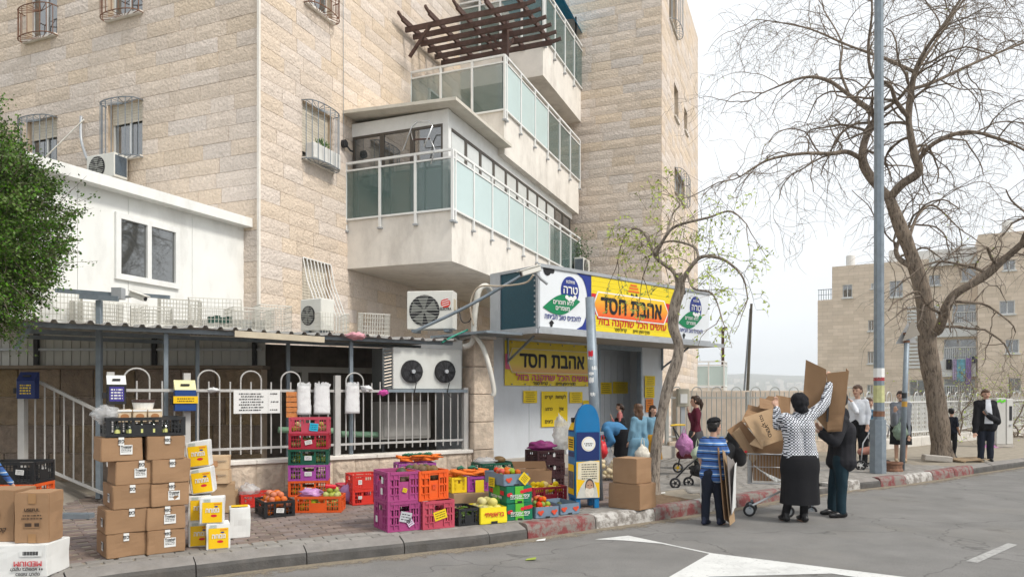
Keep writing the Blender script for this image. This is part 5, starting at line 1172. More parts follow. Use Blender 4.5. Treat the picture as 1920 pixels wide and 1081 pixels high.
for k in range(4): MB().bar((.0, .1 * k, .03 + .01 * k), (.75, .1 * k + .05, .05 + .02 * (k % 2)), .07, .018).build('slat', mat('raw_wood', (.33, .24, .15), .9, var=.3, vs=12), plt_)
for x in (.1, .55): MB().bar((x, -.02, .012), (x, .4, .012), .06, .022).build('bearer', mat('raw_wood', (.33, .24, .15), .9), plt_)

# ================================================================== trees
def bark():
    m = mat('bark', (0.265, 0.21, 0.16), 0.95, var=0.2, vs=5); N, L = m.node_tree.nodes, m.node_tree.links; b = N['Principled BSDF']; src = b.inputs['Base Color'].links[0].from_socket
    t = N.new('ShaderNodeTexCoord'); mp = N.new('ShaderNodeMapping'); mp.inputs['Scale'].default_value = (1, 1, .22); L.new(t.outputs['Object'], mp.inputs[0])
    n = N.new('ShaderNodeTexNoise'); n.inputs['Scale'].default_value = 26; n.inputs['Detail'].default_value = 7; n.inputs['Roughness'].default_value = .7; L.new(mp.outputs[0], n.inputs['Vector'])
    r = N.new('ShaderNodeMapRange'); r.inputs[1].default_value = .52; r.inputs[2].default_value = .38; r.inputs[4].default_value = .85; L.new(n.outputs[0], r.inputs[0])
    x = N.new('ShaderNodeMix'); x.data_type = 'RGBA'; L.new(r.outputs[0], x.inputs[0]); L.new(src, x.inputs[6]); x.inputs[7].default_value = (.055, .04, .03, 1)
    n2 = N.new('ShaderNodeTexNoise'); n2.inputs['Scale'].default_value = 3; n2.inputs['Detail'].default_value = 6; L.new(t.outputs['Object'], n2.inputs['Vector']); r2 = N.new('ShaderNodeMapRange'); r2.inputs[1].default_value = .55; r2.inputs[2].default_value = .7; r2.inputs[4].default_value = .5; L.new(n2.outputs[0], r2.inputs[0]); y = N.new('ShaderNodeMix'); y.data_type = 'RGBA'; L.new(r2.outputs[0], y.inputs[0]); L.new(x.outputs[2], y.inputs[6]); y.inputs[7].default_value = (.30, .25, .20, 1); L.new(y.outputs[2], b.inputs['Base Color'])
    bp = N.new('ShaderNodeBump'); bp.inputs['Strength'].default_value = 1; bp.inputs['Distance'].default_value = .04; L.new(n.outputs[0], bp.inputs['Height']); L.new(bp.outputs[0], b.inputs['Normal']); return m
M_bark = bark(); M_twig = mat('twig', (0.20, 0.16, 0.125), 0.9, var=0.3, vs=3)
M_leafy = mat('young_leaf', (0.30, 0.37, 0.05), 0.6, var=0.3, vs=4, coord='pos')
def spline(P, R_, n=5):
    Q, RR = [], []
    for i in range(len(P) - 1):
        p0, p1, p2, p3 = P[max(i - 1, 0)], P[i], P[i + 1], P[min(i + 2, len(P) - 1)]
        for k in range(n):
            t = k / n; Q.append(0.5 * ((2 * p1) + (-p0 + p2) * t + (2 * p0 - 5 * p1 + 4 * p2 - p3) * t * t + (-p0 + 3 * p1 - 3 * p2 + p3) * t ** 3)); RR.append(R_[i] * (1 - t) + R_[i + 1] * t)
    return Q + [P[-1]], RR + [R_[-1]]
class Tree:
    def __init__(s, seed): s.rg = random.Random(seed); s.tr, s.tw, s.lf, s.n = MB(), MB(), MB(), 0
    def limb(s, pts, d, rad, nseg=10):
        """pts: (px, py, depth offset)"""
        P = [at(p[0], p[1], d + (p[2] if len(p) > 2 else 0)) for p in pts]; Q, RR = spline(P, rad); s.tr.tube(Q, [r * (1 + .16 * noise.noise(q * 2.6)) for q, r in zip(Q, RR)], nseg); return Q, RR
    def leaf(s, p, sz):
        a = Vector((s.rg.gauss(0, 1), s.rg.gauss(0, 1), s.rg.gauss(0, 1))).normalized(); b = a.orthogonal().normalized(); s.lf.face([p, p + a * sz * .5 + b * sz * .3, p + a * sz, p + a * sz * .5 - b * sz * .3])
    def grow(s, p, dr, L_, r, lev, droop, leaf=0.0, leafsz=.05, maxlev=3):
        rg = s.rg; n = max(4, int(L_ / .16)); st = L_ / n; P = [p.copy()]; RR = [r]; d = dr.normalized()
        wig = .16 + .06 * lev
        for i in range(n):
            d = (d + Vector((rg.gauss(0, wig), rg.gauss(0, wig), rg.gauss(0, wig))) + Vector((0, 0, -droop * (i / n) * (1 + .5 * lev)))).normalized(); p = p + d * st; P.append(p.copy()); RR.append(r * (1 - .6 * (i + 1) / n))
            if lev < maxlev and i > 0 and rg.random() < (.62, .75, .55)[min(lev - 1, 2)]:
                o = Vector((rg.gauss(0, 1), rg.gauss(0, 1), rg.gauss(0, .7))).normalized(); s.grow(p, (d * .55 + o * .75), L_ * rg.uniform(.35, .75), max(RR[-1] * .62, .0046 if leaf < .1 else .0034), lev + 1, droop, leaf, leafsz, maxlev)
            if leaf and lev >= 2 and rg.random() < leaf: s.leaf(p, leafsz * rg.uniform(.6, 1.3))
        (s.tr if lev == 1 and r > .02 else s.tw).tube(P, RR, 5 if lev == 1 else 3, False); s.n += 1
    def sprout(s, Q, RR, t0, step, L_, droop, leaf=0, up=.5, leafsz=.05, maxlev=3, rk=.5):
        i = int(t0 * len(Q)); acc = 0
        while i < len(Q) - 1:
            acc += (Q[i + 1] - Q[i]).length
            if acc > step:
                acc = 0; t = (Q[i + 1] - Q[i]).normalized(); o = Vector((s.rg.gauss(0, 1), s.rg.gauss(0, 1), s.rg.gauss(up, .7))).normalized()
                s.grow(Q[i], t * .35 + o, L_ * s.rg.uniform(.6, 1.25), min(RR[i] * rk, .035), 1, droop, leaf, leafsz, maxlev)
            i += 1
        t = (Q[-1] - Q[-3]).normalized()
        for k in range(2): s.grow(Q[-1], t + Vector((s.rg.gauss(0, .3), s.rg.gauss(0, .3), s.rg.gauss(0, .3))), L_, RR[-1], 1, droop, leaf, leafsz, maxlev)
    def done(s, name, label, base, crown_name='crown', leaf_m=M_leafy):
        o = thing(name, label, 'tree', base)
        for mb, nm, m, sm in ((s.tr, 'trunk', M_bark, True), (s.tw, crown_name, M_twig, False), (s.lf, 'leaves', leaf_m, False)):
            if mb.f:
                mb.v = [tuple(Vector(v) - Vector(base)) for v in mb.v]; mb.build(nm, m, o, smooth=sm, kind=None if nm == 'trunk' else 'stuff')
        return o
T = Tree(31); dT_ = 16.3
trunk = [(1768, 868), (1764, 830), (1758, 770), (1747, 700), (1739, 650), (1738, 605), (1728, 540), (1706, 470), (1686, 420), (1668, 372)]
T.limb(trunk, dT_, [.28, .225, .205, .195, .19, .195, .165, .145, .13, .118], 14)
main = [
 ([(1668, 372), (1640, 342, .2), (1620, 311, .3), (1618, 280, .4), (1630, 240, .5), (1640, 216, .6), (1593, 179, .9), (1550, 150, 1.1), (1503, 146, 1.3), (1440, 170, 1.5)], [.13, .12, .12, .105, .09, .085, .06, .05, .035, .02], .3),
 ([(1618, 300, .35), (1590, 285, 0), (1558, 288, -.3), (1503, 288, -.6), (1440, 300, -.9), (1390, 330, -1.1)], [.075, .065, .05, .04, .03, .018], .2),
 ([(1640, 216, .6), (1665, 200, .3), (1690, 180, .1), (1712, 150, -.1)], [.06, .055, .045, .03], .3),
 ([(1668, 372), (1690, 346, -.2), (1722, 322, -.4), (1714, 288, -.5), (1705, 240, -.6), (1704, 210, -.6), (1709, 167, -.7), (1717, 132, -.8), (1736, 93, -1), (1783, 27, -1.3), (1830, -50, -1.6)], [.12, .11, .105, .095, .085, .08, .075, .065, .05, .035, .02], .25),
 ([(1722, 300, -.45), (1752, 268, -.8), (1814, 247, -1.1), (1884, 264, -1.5), (1935, 290, -1.8)], [.06, .055, .045, .035, .02], .25),
 ([(1715, 135, -.8), (1682, 120, -.4), (1655, 108, 0), (1590, 85, .4), (1520, 55, .9), (1450, 40, 1.2)], [.05, .045, .04, .032, .024, .014], .3),
 ([(1709, 167, -.7), (1748, 155, -.3), (1830, 117, .3), (1907, 85, .8), (1980, 60, 1.2)], [.05, .045, .036, .028, .016], .3),
 ([(1705, 222, -.6), (1680, 190, -.9), (1668, 160, -1.2), (1636, 142, -1.4), (1628, 90, -1.6), (1635, 20, -1.8), (1630, -60, -2)], [.06, .05, .045, .04, .033, .025, .015], .3),
 ([(1740, 622, 0), (1760, 618, -.3), (1775, 575, -.7), (1795, 548, -.9), (1844, 520, -1.2), (1890, 480, -1.5), (1940, 436, -1.8)], [.14, .13, .115, .105, .09, .08, .07], .15),
 ([(1712, 500, 0), (1690, 488, .2), (1680, 470, .4), (1690, 440, .5)], [.09, .075, .06, .035], .3),
 ([(1702, 455, 0), (1720, 405, .4), (1750, 385, .7), (1790, 420, 1.0)], [.05, .04, .03, .018], .3),
 ([(1717, 132, -.8), (1760, 70, -.4), (1800, 10, 0), (1850, -60, .5)], [.045, .035, .028, .016], .3),
 ([(1593, 179, .9), (1575, 130, 1.2), (1578, 80, 1.4), (1545, 20, 1.7)], [.04, .034, .026, .016], .3)]
for pts, rad, t0 in main:
    Q, RR = T.limb(pts, dT_, [r * .84 for r in rad], 9); T.sprout(Q, RR, t0, .2, 1.8, .17, .012, .4, .06)
T.done('bare_tree', 'large leafless tree with twisting trunk and tangled drooping twigs behind the lamp post', gnd(1766, 868, PZ))
T = Tree(8); d3 = gnd(1225, 925, PZ).y
T.limb([(1224, 930), (1225, 899), (1233, 821), (1249, 738), (1269, 677), (1272, 644), (1262, 611), (1266, 572), (1275, 540), (1272, 512)], d3, [.125, .095, .082, .076, .082, .072, .08, .078, .074, .06], 12)
for pts, rad, t0 in [
 ([(1274, 540), (1262, 508, .1), (1230, 483, .2), (1214, 445, .3), (1190, 428, .4), (1168, 450, .5), (1158, 490, .6)], [.06, .055, .045, .036, .028, .02, .012], .25),
 ([(1274, 545), (1288, 511, -.1), (1314, 482, -.2), (1350, 484, -.3), (1376, 500, -.4), (1395, 525, -.5), (1402, 560, -.5)], [.06, .055, .045, .036, .028, .02, .012], .25),
 ([(1228, 480, .2), (1250, 440, .0), (1272, 422, -.1), (1327, 408, -.3), (1370, 396, -.5), (1400, 420, -.7)], [.045, .04, .036, .028, .022, .012], .2),
 ([(1310, 484, -.2), (1300, 462, 0), (1255, 452, .3), (1225, 470, .5), (1205, 520, .7)], [.035, .03, .026, .02, .012], .2),
 ([(1288, 511, -.1), (1300, 540, -.4), (1335, 550, -.6), (1352, 590, -.8)], [.03, .025, .02, .012], .2),
 ([(1250, 440, 0), (1262, 400, .1), (1275, 385, .1), (1268, 375, .2)], [.03, .022, .018, .01], .2)]:
    Q, RR = T.limb(pts, d3, [r * .62 for r in rad], 8); T.sprout(Q, RR, t0, .055, .56, .36, .62, .5, .058, rk=.26)
M_bark2 = M_bark.copy()
for nd in M_bark2.node_tree.nodes:
    if nd.type == 'VECT_MATH': nd.inputs[0].default_value = (.36, .305, .25)
wt_o = T.done('weeping_tree', 'slender weeping tree with first green leaves standing in front of the shop sign', gnd(1224, 930, PZ))
[c for c in COL.objects if c.parent == wt_o and c.name.startswith('trunk')][0].data.materials[0] = M_bark2
# leafy evergreen at the left edge
gt = thing('green_tree', 'dense dark green leafy tree at the left edge', 'tree', (-6.75, 8.3, PZ)); lf = MB(); br = MB(); rg = random.Random(12)
ctr = [((-6.35, 8.3, 3.55), (.95, .9, 1.15)), ((-5.85, 8.3, 3.55), (.62, .7, .75)), ((-6.3, 8.3, 4.2), (.62, .6, .75)), ((-6.1, 8.2, 2.9), (.6, .6, .55)), ((-6.6, 8.3, 2.7), (.6, .6, .5))]
cl = []
for c, r in ctr:
    for k in range(int(1250 * r[0] * r[2])):
        u = Vector((rg.gauss(0, 1), rg.gauss(0, 1), rg.gauss(0, 1))).normalized(); q = rg.random() ** .35; cl.append(Vector((c[0] + u.x * r[0] * q, c[1] + u.y * r[1] * q, c[2] + u.z * r[2] * q)))
for c in cl:
    if not (-7.5 < c.x < -4.5): continue
    dr = (c - Vector((-6.4, 8.3, 3.3))).normalized(); dr = (dr + Vector((rg.gauss(0, .4), rg.gauss(0, .4), rg.gauss(.1, .4)))).normalized(); L_ = rg.uniform(.15, .34) * (1.7 if rg.random() < .1 else 1); P = [c, c + dr * L_ * .5 + Vector((0, 0, .01)), c + dr * L_]
    br.tube(P, [.004, .003, .0015], 3, False); cb = .5 + .9 * noise.noise(c * 3.1)
    for k in range(28):
        t = rg.random(); p = c + dr * L_ * t + Vector((rg.gauss(0, .03), rg.gauss(0, .03), rg.gauss(0, .03))); a = (dr * .6 + Vector((rg.gauss(0, .7), rg.gauss(0, .7), rg.gauss(0, .7)))).normalized(); b = a.orthogonal().normalized(); b = (b + a.cross(b) * rg.gauss(0, 1)).normalized(); sz = rg.uniform(.026, .046); lf.cur = min(.99, max(0, cb + rg.uniform(-.16, .16))); lf.face([p, p + a * sz * .5 + b * sz * .32, p + a * sz, p + a * sz * .5 - b * sz * .32])
o_ = Vector(gt.location)
for mb in (lf, br): mb.v = [tuple(Vector(v) - o_) for v in mb.v]
M_green = mat('evergreen_leaf', (0.072, 0.142, 0.012), 0.55, var=0.35, vs=3, rnd=0.45, attr=True, hue=0.03)
lf.build('crown', M_green, gt, rnd=True, kind='stuff'); br.build('twigs', M_twig, gt, kind='stuff'); MB().tube([(0, 0, -.05), (.05, 0, 1.2), (.2, 0, 2.2), (.4, .05, 3.2)], [.14, .12, .09, .04], 10).tube([(.15, 0, 1.9), (.6, -.05, 2.9), (.9, 0, 3.4)], [.07, .05, .02], 8).tube([(.1, 0, 1.8), (-.3, .1, 3.0)], [.07, .02], 8).build('trunk', M_bark, gt, smooth=True)
# thin shrubs behind the right fence
for k, (px, d, lab) in enumerate(((1790, 23.5, 'sparse budding shrub left of the utility cabinet behind the lattice fence'), (1885, 25.5, 'sparse yellow green shrub behind the utility cabinet'))):
    T = Tree(50 + k); base = at(px, 790, d); base.z = 0.0
    for j in range(7): T.grow(base + Vector((T.rg.uniform(-.5, .5), T.rg.uniform(-.3, .3), 0)), Vector((T.rg.gauss(0, .45), T.rg.gauss(0, .4), 1)), T.rg.uniform(2.2, 3.6), .03, 1, .05, .35, .07)
    o = T.done('budding_shrub', lab, base); o['category'] = 'shrub'
# ================================================================== crates, cartons and produce
YAW = 33.0
def pl(name, c, **k): return mat(name, c, 0.5, var=0.12, vs=5, spec=0.35, dirt=0.28, rnd=0.12, **k)
C_ = {'purple': pl('plastic_purple', (0.36, 0.055, 0.19)), 'violet': pl('plastic_violet', (0.33, 0.06, 0.30)), 'pink': pl('plastic_pink', (0.50, 0.06, 0.10)), 'crimson': pl('plastic_crimson', (0.32, 0.012, 0.03)), 'red': pl('plastic_red', (0.55, 0.03, 0.02)),
      'orange': pl('plastic_orange', (0.72, 0.10, 0.012)), 'dgreen': pl('plastic_dark_green', (0.005, 0.085, 0.05)), 'black': pl('plastic_black', (0.016, 0.017, 0.019)), 'yellow': pl('plastic_yellow', (0.75, 0.52, 0.015)), 'rose': pl('plastic_rose', (0.42, 0.06, 0.095)), 'maroon': pl('plastic_maroon', (0.045, 0.015, 0.018))}
M_card = mat('cardboard', (0.30, 0.18, 0.098), 0.85, var=0.07, vs=4, rnd=0.09, bump=0.08, bs=60, dirt=0.1); M_card2 = mat('cardboard_pale', (0.37, 0.25, 0.145), 0.85, var=0.08, vs=4, rnd=0.08)
M_tape = mat('brown_tape', (0.33, 0.19, 0.09), 0.25, var=0.03); M_label = mat('label_paper', (0.72, 0.72, 0.70), 0.6, var=0.03)
def crate_mesh(w_, d_, h_, kind):
    b = MB(); t = .012
    b.box(t, w_ - t, t, d_ - t, 0.0, .012)
    for (x, y) in ((0, 0), (w_ - .03, 0), (0, d_ - .03), (w_ - .03, d_ - .03)): b.box(x, x + .03, y, y + .03, 0.0, h_ - .001)
    for side in range(4):
        L_ = w_ if side % 2 == 0 else d_
        M = {0: Matrix.Identity(4), 1: Matrix.Translation((w_, 0, 0)) @ Matrix.Rotation(R(90), 4, 'Z'), 2: Matrix.Translation((w_, d_, 0)) @ Matrix.Rotation(R(180), 4, 'Z'), 3: Matrix.Translation((0, d_, 0)) @ Matrix.Rotation(R(-90), 4, 'Z')}[side]
        e = .03; c0, c1 = L_ * .32, L_ * .68
        bx = lambda x0, x1, z0, z1, y0=.002, y1=t: b.box(x0, x1, y0, y1, z0, z1, M)
        bx(e, L_ - e, h_ - .03, h_, -.006, t); bx(e, L_ - e, 0.001, .026, -.001, t)
        if kind == 'agri':                                   # mostly solid sides, ribs, slots, hand hole
            bx(e, c0, .026, h_ - .03, .004, t - .001) if L_ < .3 else None
            sl = 4
            for (a, q) in ((e, c0), (c1, L_ - e)):
                k = max(2, int((q - a) / .028))
                bx(a, q, .026, h_ * .22, .003, t - .002); bx(a, q, h_ * .74, h_ - .03, .003, t - .002); bx(a, q, h_ * .46, h_ * .54, .003, t - .002)
                for i in range(k): u = a + (q - a) * i / k; bx(u, u + (q - a) / k * .55, h_ * .22, h_ * .74, .004, t - .003)
            bx(c0, c1, .026, h_ * .66, .003, t - .002); bx(c0, c1, h_ * .84, h_ - .03, .003, t - .002)
            for z in (h_ * .22, h_ * .48, h_ * .74): bx(e, c0, z, z + .012, -.008, .003); bx(c1, L_ - e, z, z + .012, -.008, .003)
            for u in (c0, c1 - .012, L_ * .17, L_ * .83): bx(u, u + .012, .028, h_ - .032, -.008, .003)
        else:                                                # open lattice crate
            nz = 3 if h_ < .24 else 4
            for i in range(1, nz): z = .026 + (h_ - .056) * i / nz; bx(e, c0, z, z + .008, .003, t); bx(c1, L_ - e, z, z + .008, .003, t)
            for (a, q) in ((e, c0), (c1, L_ - e)):
                k = max(2, int((q - a) / .03))
                for i in range(k + 1): u = a + (q - a - .008) * i / k; bx(u, u + .008, .026, h_ - .03, .0035, t - .001)
            bx(c0, c1, .026, h_ * .6, .003, t - .001); bx(c0, c0 + .02, h_ * .6, h_ - .03, .003, t - .001); bx(c1 - .02, c1, h_ * .6, h_ - .03, .003, t - .001)
    return b
_cm = {}
def crate(label, loc, col, w_=.56, d_=.38, h_=.22, yaw=YAW, kind='open', group='plastic produce crates', stick=None):
    key = (round(w_, 3), round(d_, 3), round(h_, 3), kind)
    if key not in _cm: _cm[key] = crate_mesh(w_, d_, h_, kind)
    o = thing('produce_crate', label, 'crate', loc, R(yaw), group); _cm[key].build('body', C_[col], o)
    if stick:
        for (x, z, sw, sh, m, rot) in stick:
            b = MB(); rect(b, -sw / 2, sw / 2, -sh / 2, sh / 2, 0); q = b.build('sticker', m, o); q.location = (x, -.011, z); q.rotation_euler = (0, rot, 0)
            b = MB()
            for k in range(3): scribble(b, -sw * .38, sw * .38, sh * (.25 - .25 * k), sh * .09, -.001, k + int(x * 100))
            p_ = b.build('print', M_black, q)
    return o
def carton_mesh(w_, d_, h_, m, open_top=False, seed=0):
    b = MB(); g = .0035; rg = random.Random(seed); q = lambda: rg.uniform(-.004, .004)
    bm = bmesh.new(); vv = [bm.verts.new((x * w_ + q(), y * d_ + q(), z * h_ + (q() if z else 0))) for x in (0, 1) for y in (0, 1) for z in (0, 1)]
    V = lambda x, y, z: vv[x * 4 + y * 2 + z]
    for f in (((0, 0, 0), (1, 0, 0), (1, 0, 1), (0, 0, 1)), ((1, 0, 0), (1, 1, 0), (1, 1, 1), (1, 0, 1)), ((1, 1, 0), (0, 1, 0), (0, 1, 1), (1, 1, 1)), ((0, 1, 0), (0, 0, 0), (0, 0, 1), (0, 1, 1)), ((0, 0, 0), (0, 1, 0), (1, 1, 0), (1, 0, 0)), ((0, 0, 1), (1, 0, 1), (1, 1, 1), (0, 1, 1))):
        if open_top and all(p[2] == 1 for p in f): continue
        bm.faces.new([V(*p) for p in f])
    bmesh.ops.subdivide_edges(bm, edges=[e for e in bm.edges if e.calc_length() > .12], cuts=4, use_grid_fill=True)
    for v in bm.verts:
        n = noise.noise(v.co * 7 + Vector((seed * 3.1, 0, 0))) * .011; c = Vector((w_ / 2, d_ / 2, h_ / 2)); v.co += (v.co - c).normalized() * n
    bmesh.ops.bevel(bm, geom=[e for e in bm.edges if not e.is_boundary and len(e.link_faces) == 2 and e.link_faces[0].normal.dot(e.link_faces[1].normal) < .5], offset=.006, segments=2, affect='EDGES')
    me = bpy.data.meshes.new('carton'); bm.to_mesh(me); bm.free(); me.materials.append(m); me.polygons.foreach_set('use_smooth', [False] * len(me.polygons)); return me
def carton(label, loc, w_, d_, h_, yaw=YAW, m=None, open_top=False, seed=0, tilt=(0, 0), name='cardboard_box', group='cardboard boxes', cat='box'):
    o = thing(name, label, cat, loc, R(yaw), group); o.rotation_euler = (tilt[0], tilt[1], R(yaw)); link('carton', carton_mesh(w_, d_, h_, m or M_card, open_top, seed), o); return o
def face_label(o, face, w_, d_, x, z, sw, sh, m, lines=3, txt=None, nm='label', seed=1, rot=0, y_=-.0075):
    b = MB(); rect(b, -sw / 2, sw / 2, -sh / 2, sh / 2, 0); q = b.build(nm, m, o)
    if face == 'front': q.location = (x, y_, z); q.rotation_euler = (0, rot, 0)
    else: q.location = (y_, d_ - x, z); q.rotation_euler = (0, 0, -math.pi / 2)
    if lines:
        b = MB()
        for k in range(lines): scribble(b, -sw * .4, sw * .4, sh * (.12 - .16 * k), sh * .07, -.0015, seed + k)
        b.build('print', M_black, q)
    if txt: put_text(txt[0], q, 0, -.002, sh * txt[2], txt[1], txt[3] if len(txt) > 3 else M_black, rtl=txt[4] if len(txt) > 4 else False, bold=.012)
    return q
def blob_bag(name, label, c, r, sc, m, seed, cat='bag', amp=.25, group=None, freq=2.5):
    b = MB().ball((0, 0, 0), 1, 18, 12); vs = []
    for v in b.v:
        p = Vector(v); n = 1 + amp * noise.noise(p * freq + Vector((seed, 0, 0))) + amp * .5 * noise.noise(p * freq * 2.3 + Vector((0, seed, 0))); p = p * n * r; vs.append((p.x * sc[0], p.y * sc[1], p.z * sc[2]))
    b.v = vs; o = b.build(name, m, smooth=True); o.location = c; return tag(o, label, cat, group)
def up(base, dz, dx=0, dy=0, yaw=YAW): a = R(yaw); return Vector((base.x + math.cos(a) * dx - math.sin(a) * dy, base.y + math.sin(a) * dx + math.cos(a) * dy, base.z + dz))

# ---------- brown cartons in two columns at the left
hb = .216; A0 = gnd(199, 1048, PZ); B0 = gnd(276, 1040, PZ)
ordn = ['bottom', 'fourth', 'middle', 'second', 'top']
for i, dx in enumerate((0, -.005, .05, .075, -.04)):
    o = carton(f'brown carton with white label, {ordn[i]} of five in the left stack', up(A0, i * hb, dx, random.uniform(-.01, .01)), .335, .44, hb - .003, 38 + random.uniform(-2, 2), seed=i, group='labelled brown cartons')
    tx = .18 + .05 * (i % 2); face_label(o, 'front', .335, .44, tx - .02, hb - .035, .045, .07, M_label, 0, ('כפ', .045, 0, M_black, True), 'tape')
    if i in (3, 4): face_label(o, 'front', .335, .44, .20, hb * .48, .10, .085, M_label, 3, ('Tropical', .026, .33), seed=i)
    else: face_label(o, 'left', .335, .44, .30, hb * .45, .085, .08, M_label, 3, ('Tropical', .02, .33), seed=i)
for i, dx in enumerate((0, -.0, .035, .04, .0)):
    o = carton(f'brown carton with white label, {ordn[i]} of five in the stack beside the yellow boxes', up(B0, i * hb, dx, random.uniform(-.01, .01)), .325, .42, hb - .003, 36 + random.uniform(-2, 2), seed=i + 7, group='labelled brown cartons')
    face_label(o, 'front', .325, .42, .17, hb - .035, .045, .07, M_label, 0, ('כפר', .04, 0, M_black, True), 'tape')
    if i in (0, 1, 2): face_label(o, 'front', .325, .42, .19, hb * .45, .10, .085, M_label, 3, ('Tropical', .026, .33), seed=i)
cr = crate('black open crate of packs on top of the brown carton stacks', up(A0, 5 * hb + .002, .0, .01), 'black', .66, .42, .175, 36, group='plastic produce crates')
for k in range(3):
    o = carton(('left', 'middle', 'right')[k] + ' beige printed pack standing in the black crate on the cartons', up(A0, 5 * hb + .13, .10 + k * .125, .07, 36), .115, .1, .12, 36, mat('beige_pack', (.60, .47, .32), .6, var=.06), seed=20 + k, group='packs in the black crate')
    b = MB(); poly(b, ell(.057, .055, .035, .025, 14), -.008); b.build('print', mat('pack_brown', (.35, .16, .06), .6), o); b = MB(); rect(b, .0, .115, .1, .117, -.0085); b.build('rim', M_label, o)
tb_ = thing('food_tub', 'white food tub with a brown lid standing in the black crate', 'tub', up(A0, 5 * hb + .22, .33, .2, 36)); MB().lathe([(.075, 0), (.095, .09)], n=18).build('tub', M_label, tb_); MB().lathe([(.1, .091), (.1, .115), (.05, .118)], n=18).build('lid', mat('brown_lid', (.06, .03, .025), .4), tb_)
for k in range(5): # bottles behind the slats
    bt = thing('bottle', ['leftmost', 'second', 'third', 'fourth', 'rightmost'][k] + ' small dark bottle seen through the slats of the black crate', 'bottle', up(A0, 5 * hb + .016, .09 + k * .1, .04, 36), 0, 'bottles in the black crate'); MB().lathe([(.028, 0), (.028, .07), (.012, .1), (.012, .13)], n=10).build('glass', mat('dark_bottle', (.02, .03, .02), .1, spec=.6), bt); MB().lathe([(.0285, .02), (.0285, .055)], n=10).build('paper', mat('bottle_label', (.55, .56, .2), .6), bt)
M_plasticbag = mat('clear_plastic', (.62, .62, .62), .2, var=.2, vs=12, alpha=.42, spec=.8, bump=1, bs=14); M_wbag = mat('white_bag', (.70, .70, .70), .35, var=.06, vs=10, bump=.35, bs=24)
blob_bag('plastic_bag', 'crumpled clear plastic bag on the left corner of the black crate', up(A0, 5 * hb + .2, .02, .15, 36), .11, (1, 1, .7), M_plasticbag, 3, amp=.5)

# ---------- yellow and white snack boxes
M_wbox = mat('white_card', (.70, .70, .68), .6, var=.05, rnd=.03); M_ypr = mat('print_yellow', (.80, .50, .005), .5, var=.03); M_opr = mat('print_orange', (.70, .20, .02), .5, var=0)
def snack(label, loc, yaw, tilt=0, side=True, seed=0):
    w_, d_, h_ = .205, .19, .245; o = carton(label, loc, w_, d_, h_, yaw, M_wbox, seed=seed + 40, tilt=(0, tilt), group='yellow snack boxes')
    b = MB(); rect(b, .018, w_ - .012, .012, h_ - .042, -.0075); b.build('print_panel', M_ypr, o); b = MB(); rect(b, -.0, 0, 0, 0, 0) if False else None
    put_text('גומחה', o, w_ * .52, -.0095, h_ * .52, .062, M_label, bold=.03, width=.12); b = MB(); poly(b, ell(.12, h_ * .31, .028, .013, 14), -.0085); b.build('brand_oval', M_r, o); b = MB(); poly(b, ell(.14, h_ * .66, .018, .008, 10), -.0085); b.build('leaf_print', M_bl, o)
    b = MB(); rect(b, .03, .09, h_ - .04, h_ - .012, -.0075); b.build('barcode', mat('barcode_grey', (.4, .45, .42), .6, var=.5, vs=200), o); b = MB(); rect(b, .12, .18, h_ - .065, h_ - .053, -.009); b.build('flash', M_opr, o)
    if side:
        b = MB(); b.face([(-.0075, d_ - .02, .02), (-.0075, .02, .02), (-.0075, .02, h_ - .03), (-.0075, d_ - .02, h_ - .03)]); b.build('print_panel', M_ypr, o); q = put_text('גומחה', o, -.0095, d_ / 2, h_ * .5, .05, M_label, bold=.03); q.rotation_euler = (0, 0, -math.pi / 2)
    return o
s1 = gnd(387, 1031, PZ); snack('yellow and white snack box on the ground at the front of its pile', s1, 24, seed=1); s2 = gnd(353, 1026, PZ); snack('lowest yellow snack box half hidden beside the brown cartons', s2, 24, seed=2)
snack('yellow snack box standing on the front ground box', up(s1, .247, -.055, .02, 24), 18, .01, seed=3); snack('yellow snack box second from the ground beside the brown cartons', up(s2, .247, .0, .0, 24), 24, seed=4)
snack('tilted yellow snack box third up the pile', up(s2, .50, .03, .02, 24), 14, -.12, seed=5); snack('tilted yellow snack box on top of the pile', up(s2, .755, -.005, .05, 24), 14, -.1, seed=6)
o = carton('tall plain white carton right of the yellow snack boxes', gnd(430, 1009, PZ), .2, .19, .31, 22, M_wbox, seed=61); b = MB(); rect(b, .02, .18, 0, 0, 0) if False else None
b = MB(); b.face([(.02, .02, .317), (.18, .02, .317), (.18, .16, .317), (.02, .16, .317)]); b.build('top_print', M_ypr, o); b = MB(); b.face([(-.0085, .17, .16), (-.0085, .03, .16), (-.0085, .03, .28), (-.0085, .17, .28)]); b.build('print_panel', M_ypr, o)
g0 = gnd(392, 962, PZ); o = carton('plain brown carton standing behind the yellow snack boxes', g0, .3, .26, .36, 20, M_card2, seed=70)
for k in range(2):
    o = carton(('lower', 'upper')[k] + ' beige biscuit carton wrapped in film behind the snack boxes', up(g0, .362 + k * .172, -.1, 0, 20), .33, .25, .17, 12 + 4 * k, mat('biscuit_card', (.58, .42, .26), .45, var=.08), seed=71 + k, group='biscuit cartons'); b = MB(); rect(b, .05, .2, .045, .115, -.0085); b.build('biscuit_print', mat('biscuit_brown', (.45, .24, .12), .5, var=.2), o); put_text('ביסקוויט', o, .25, -.0095, .11, .03, mat('grey_print', (.3, .25, .2), .6))
carton('small brown carton on the ground against the wall beside the red crate', gnd(415, 951, PZ), .22, .22, .21, 22, M_card2, seed=75)

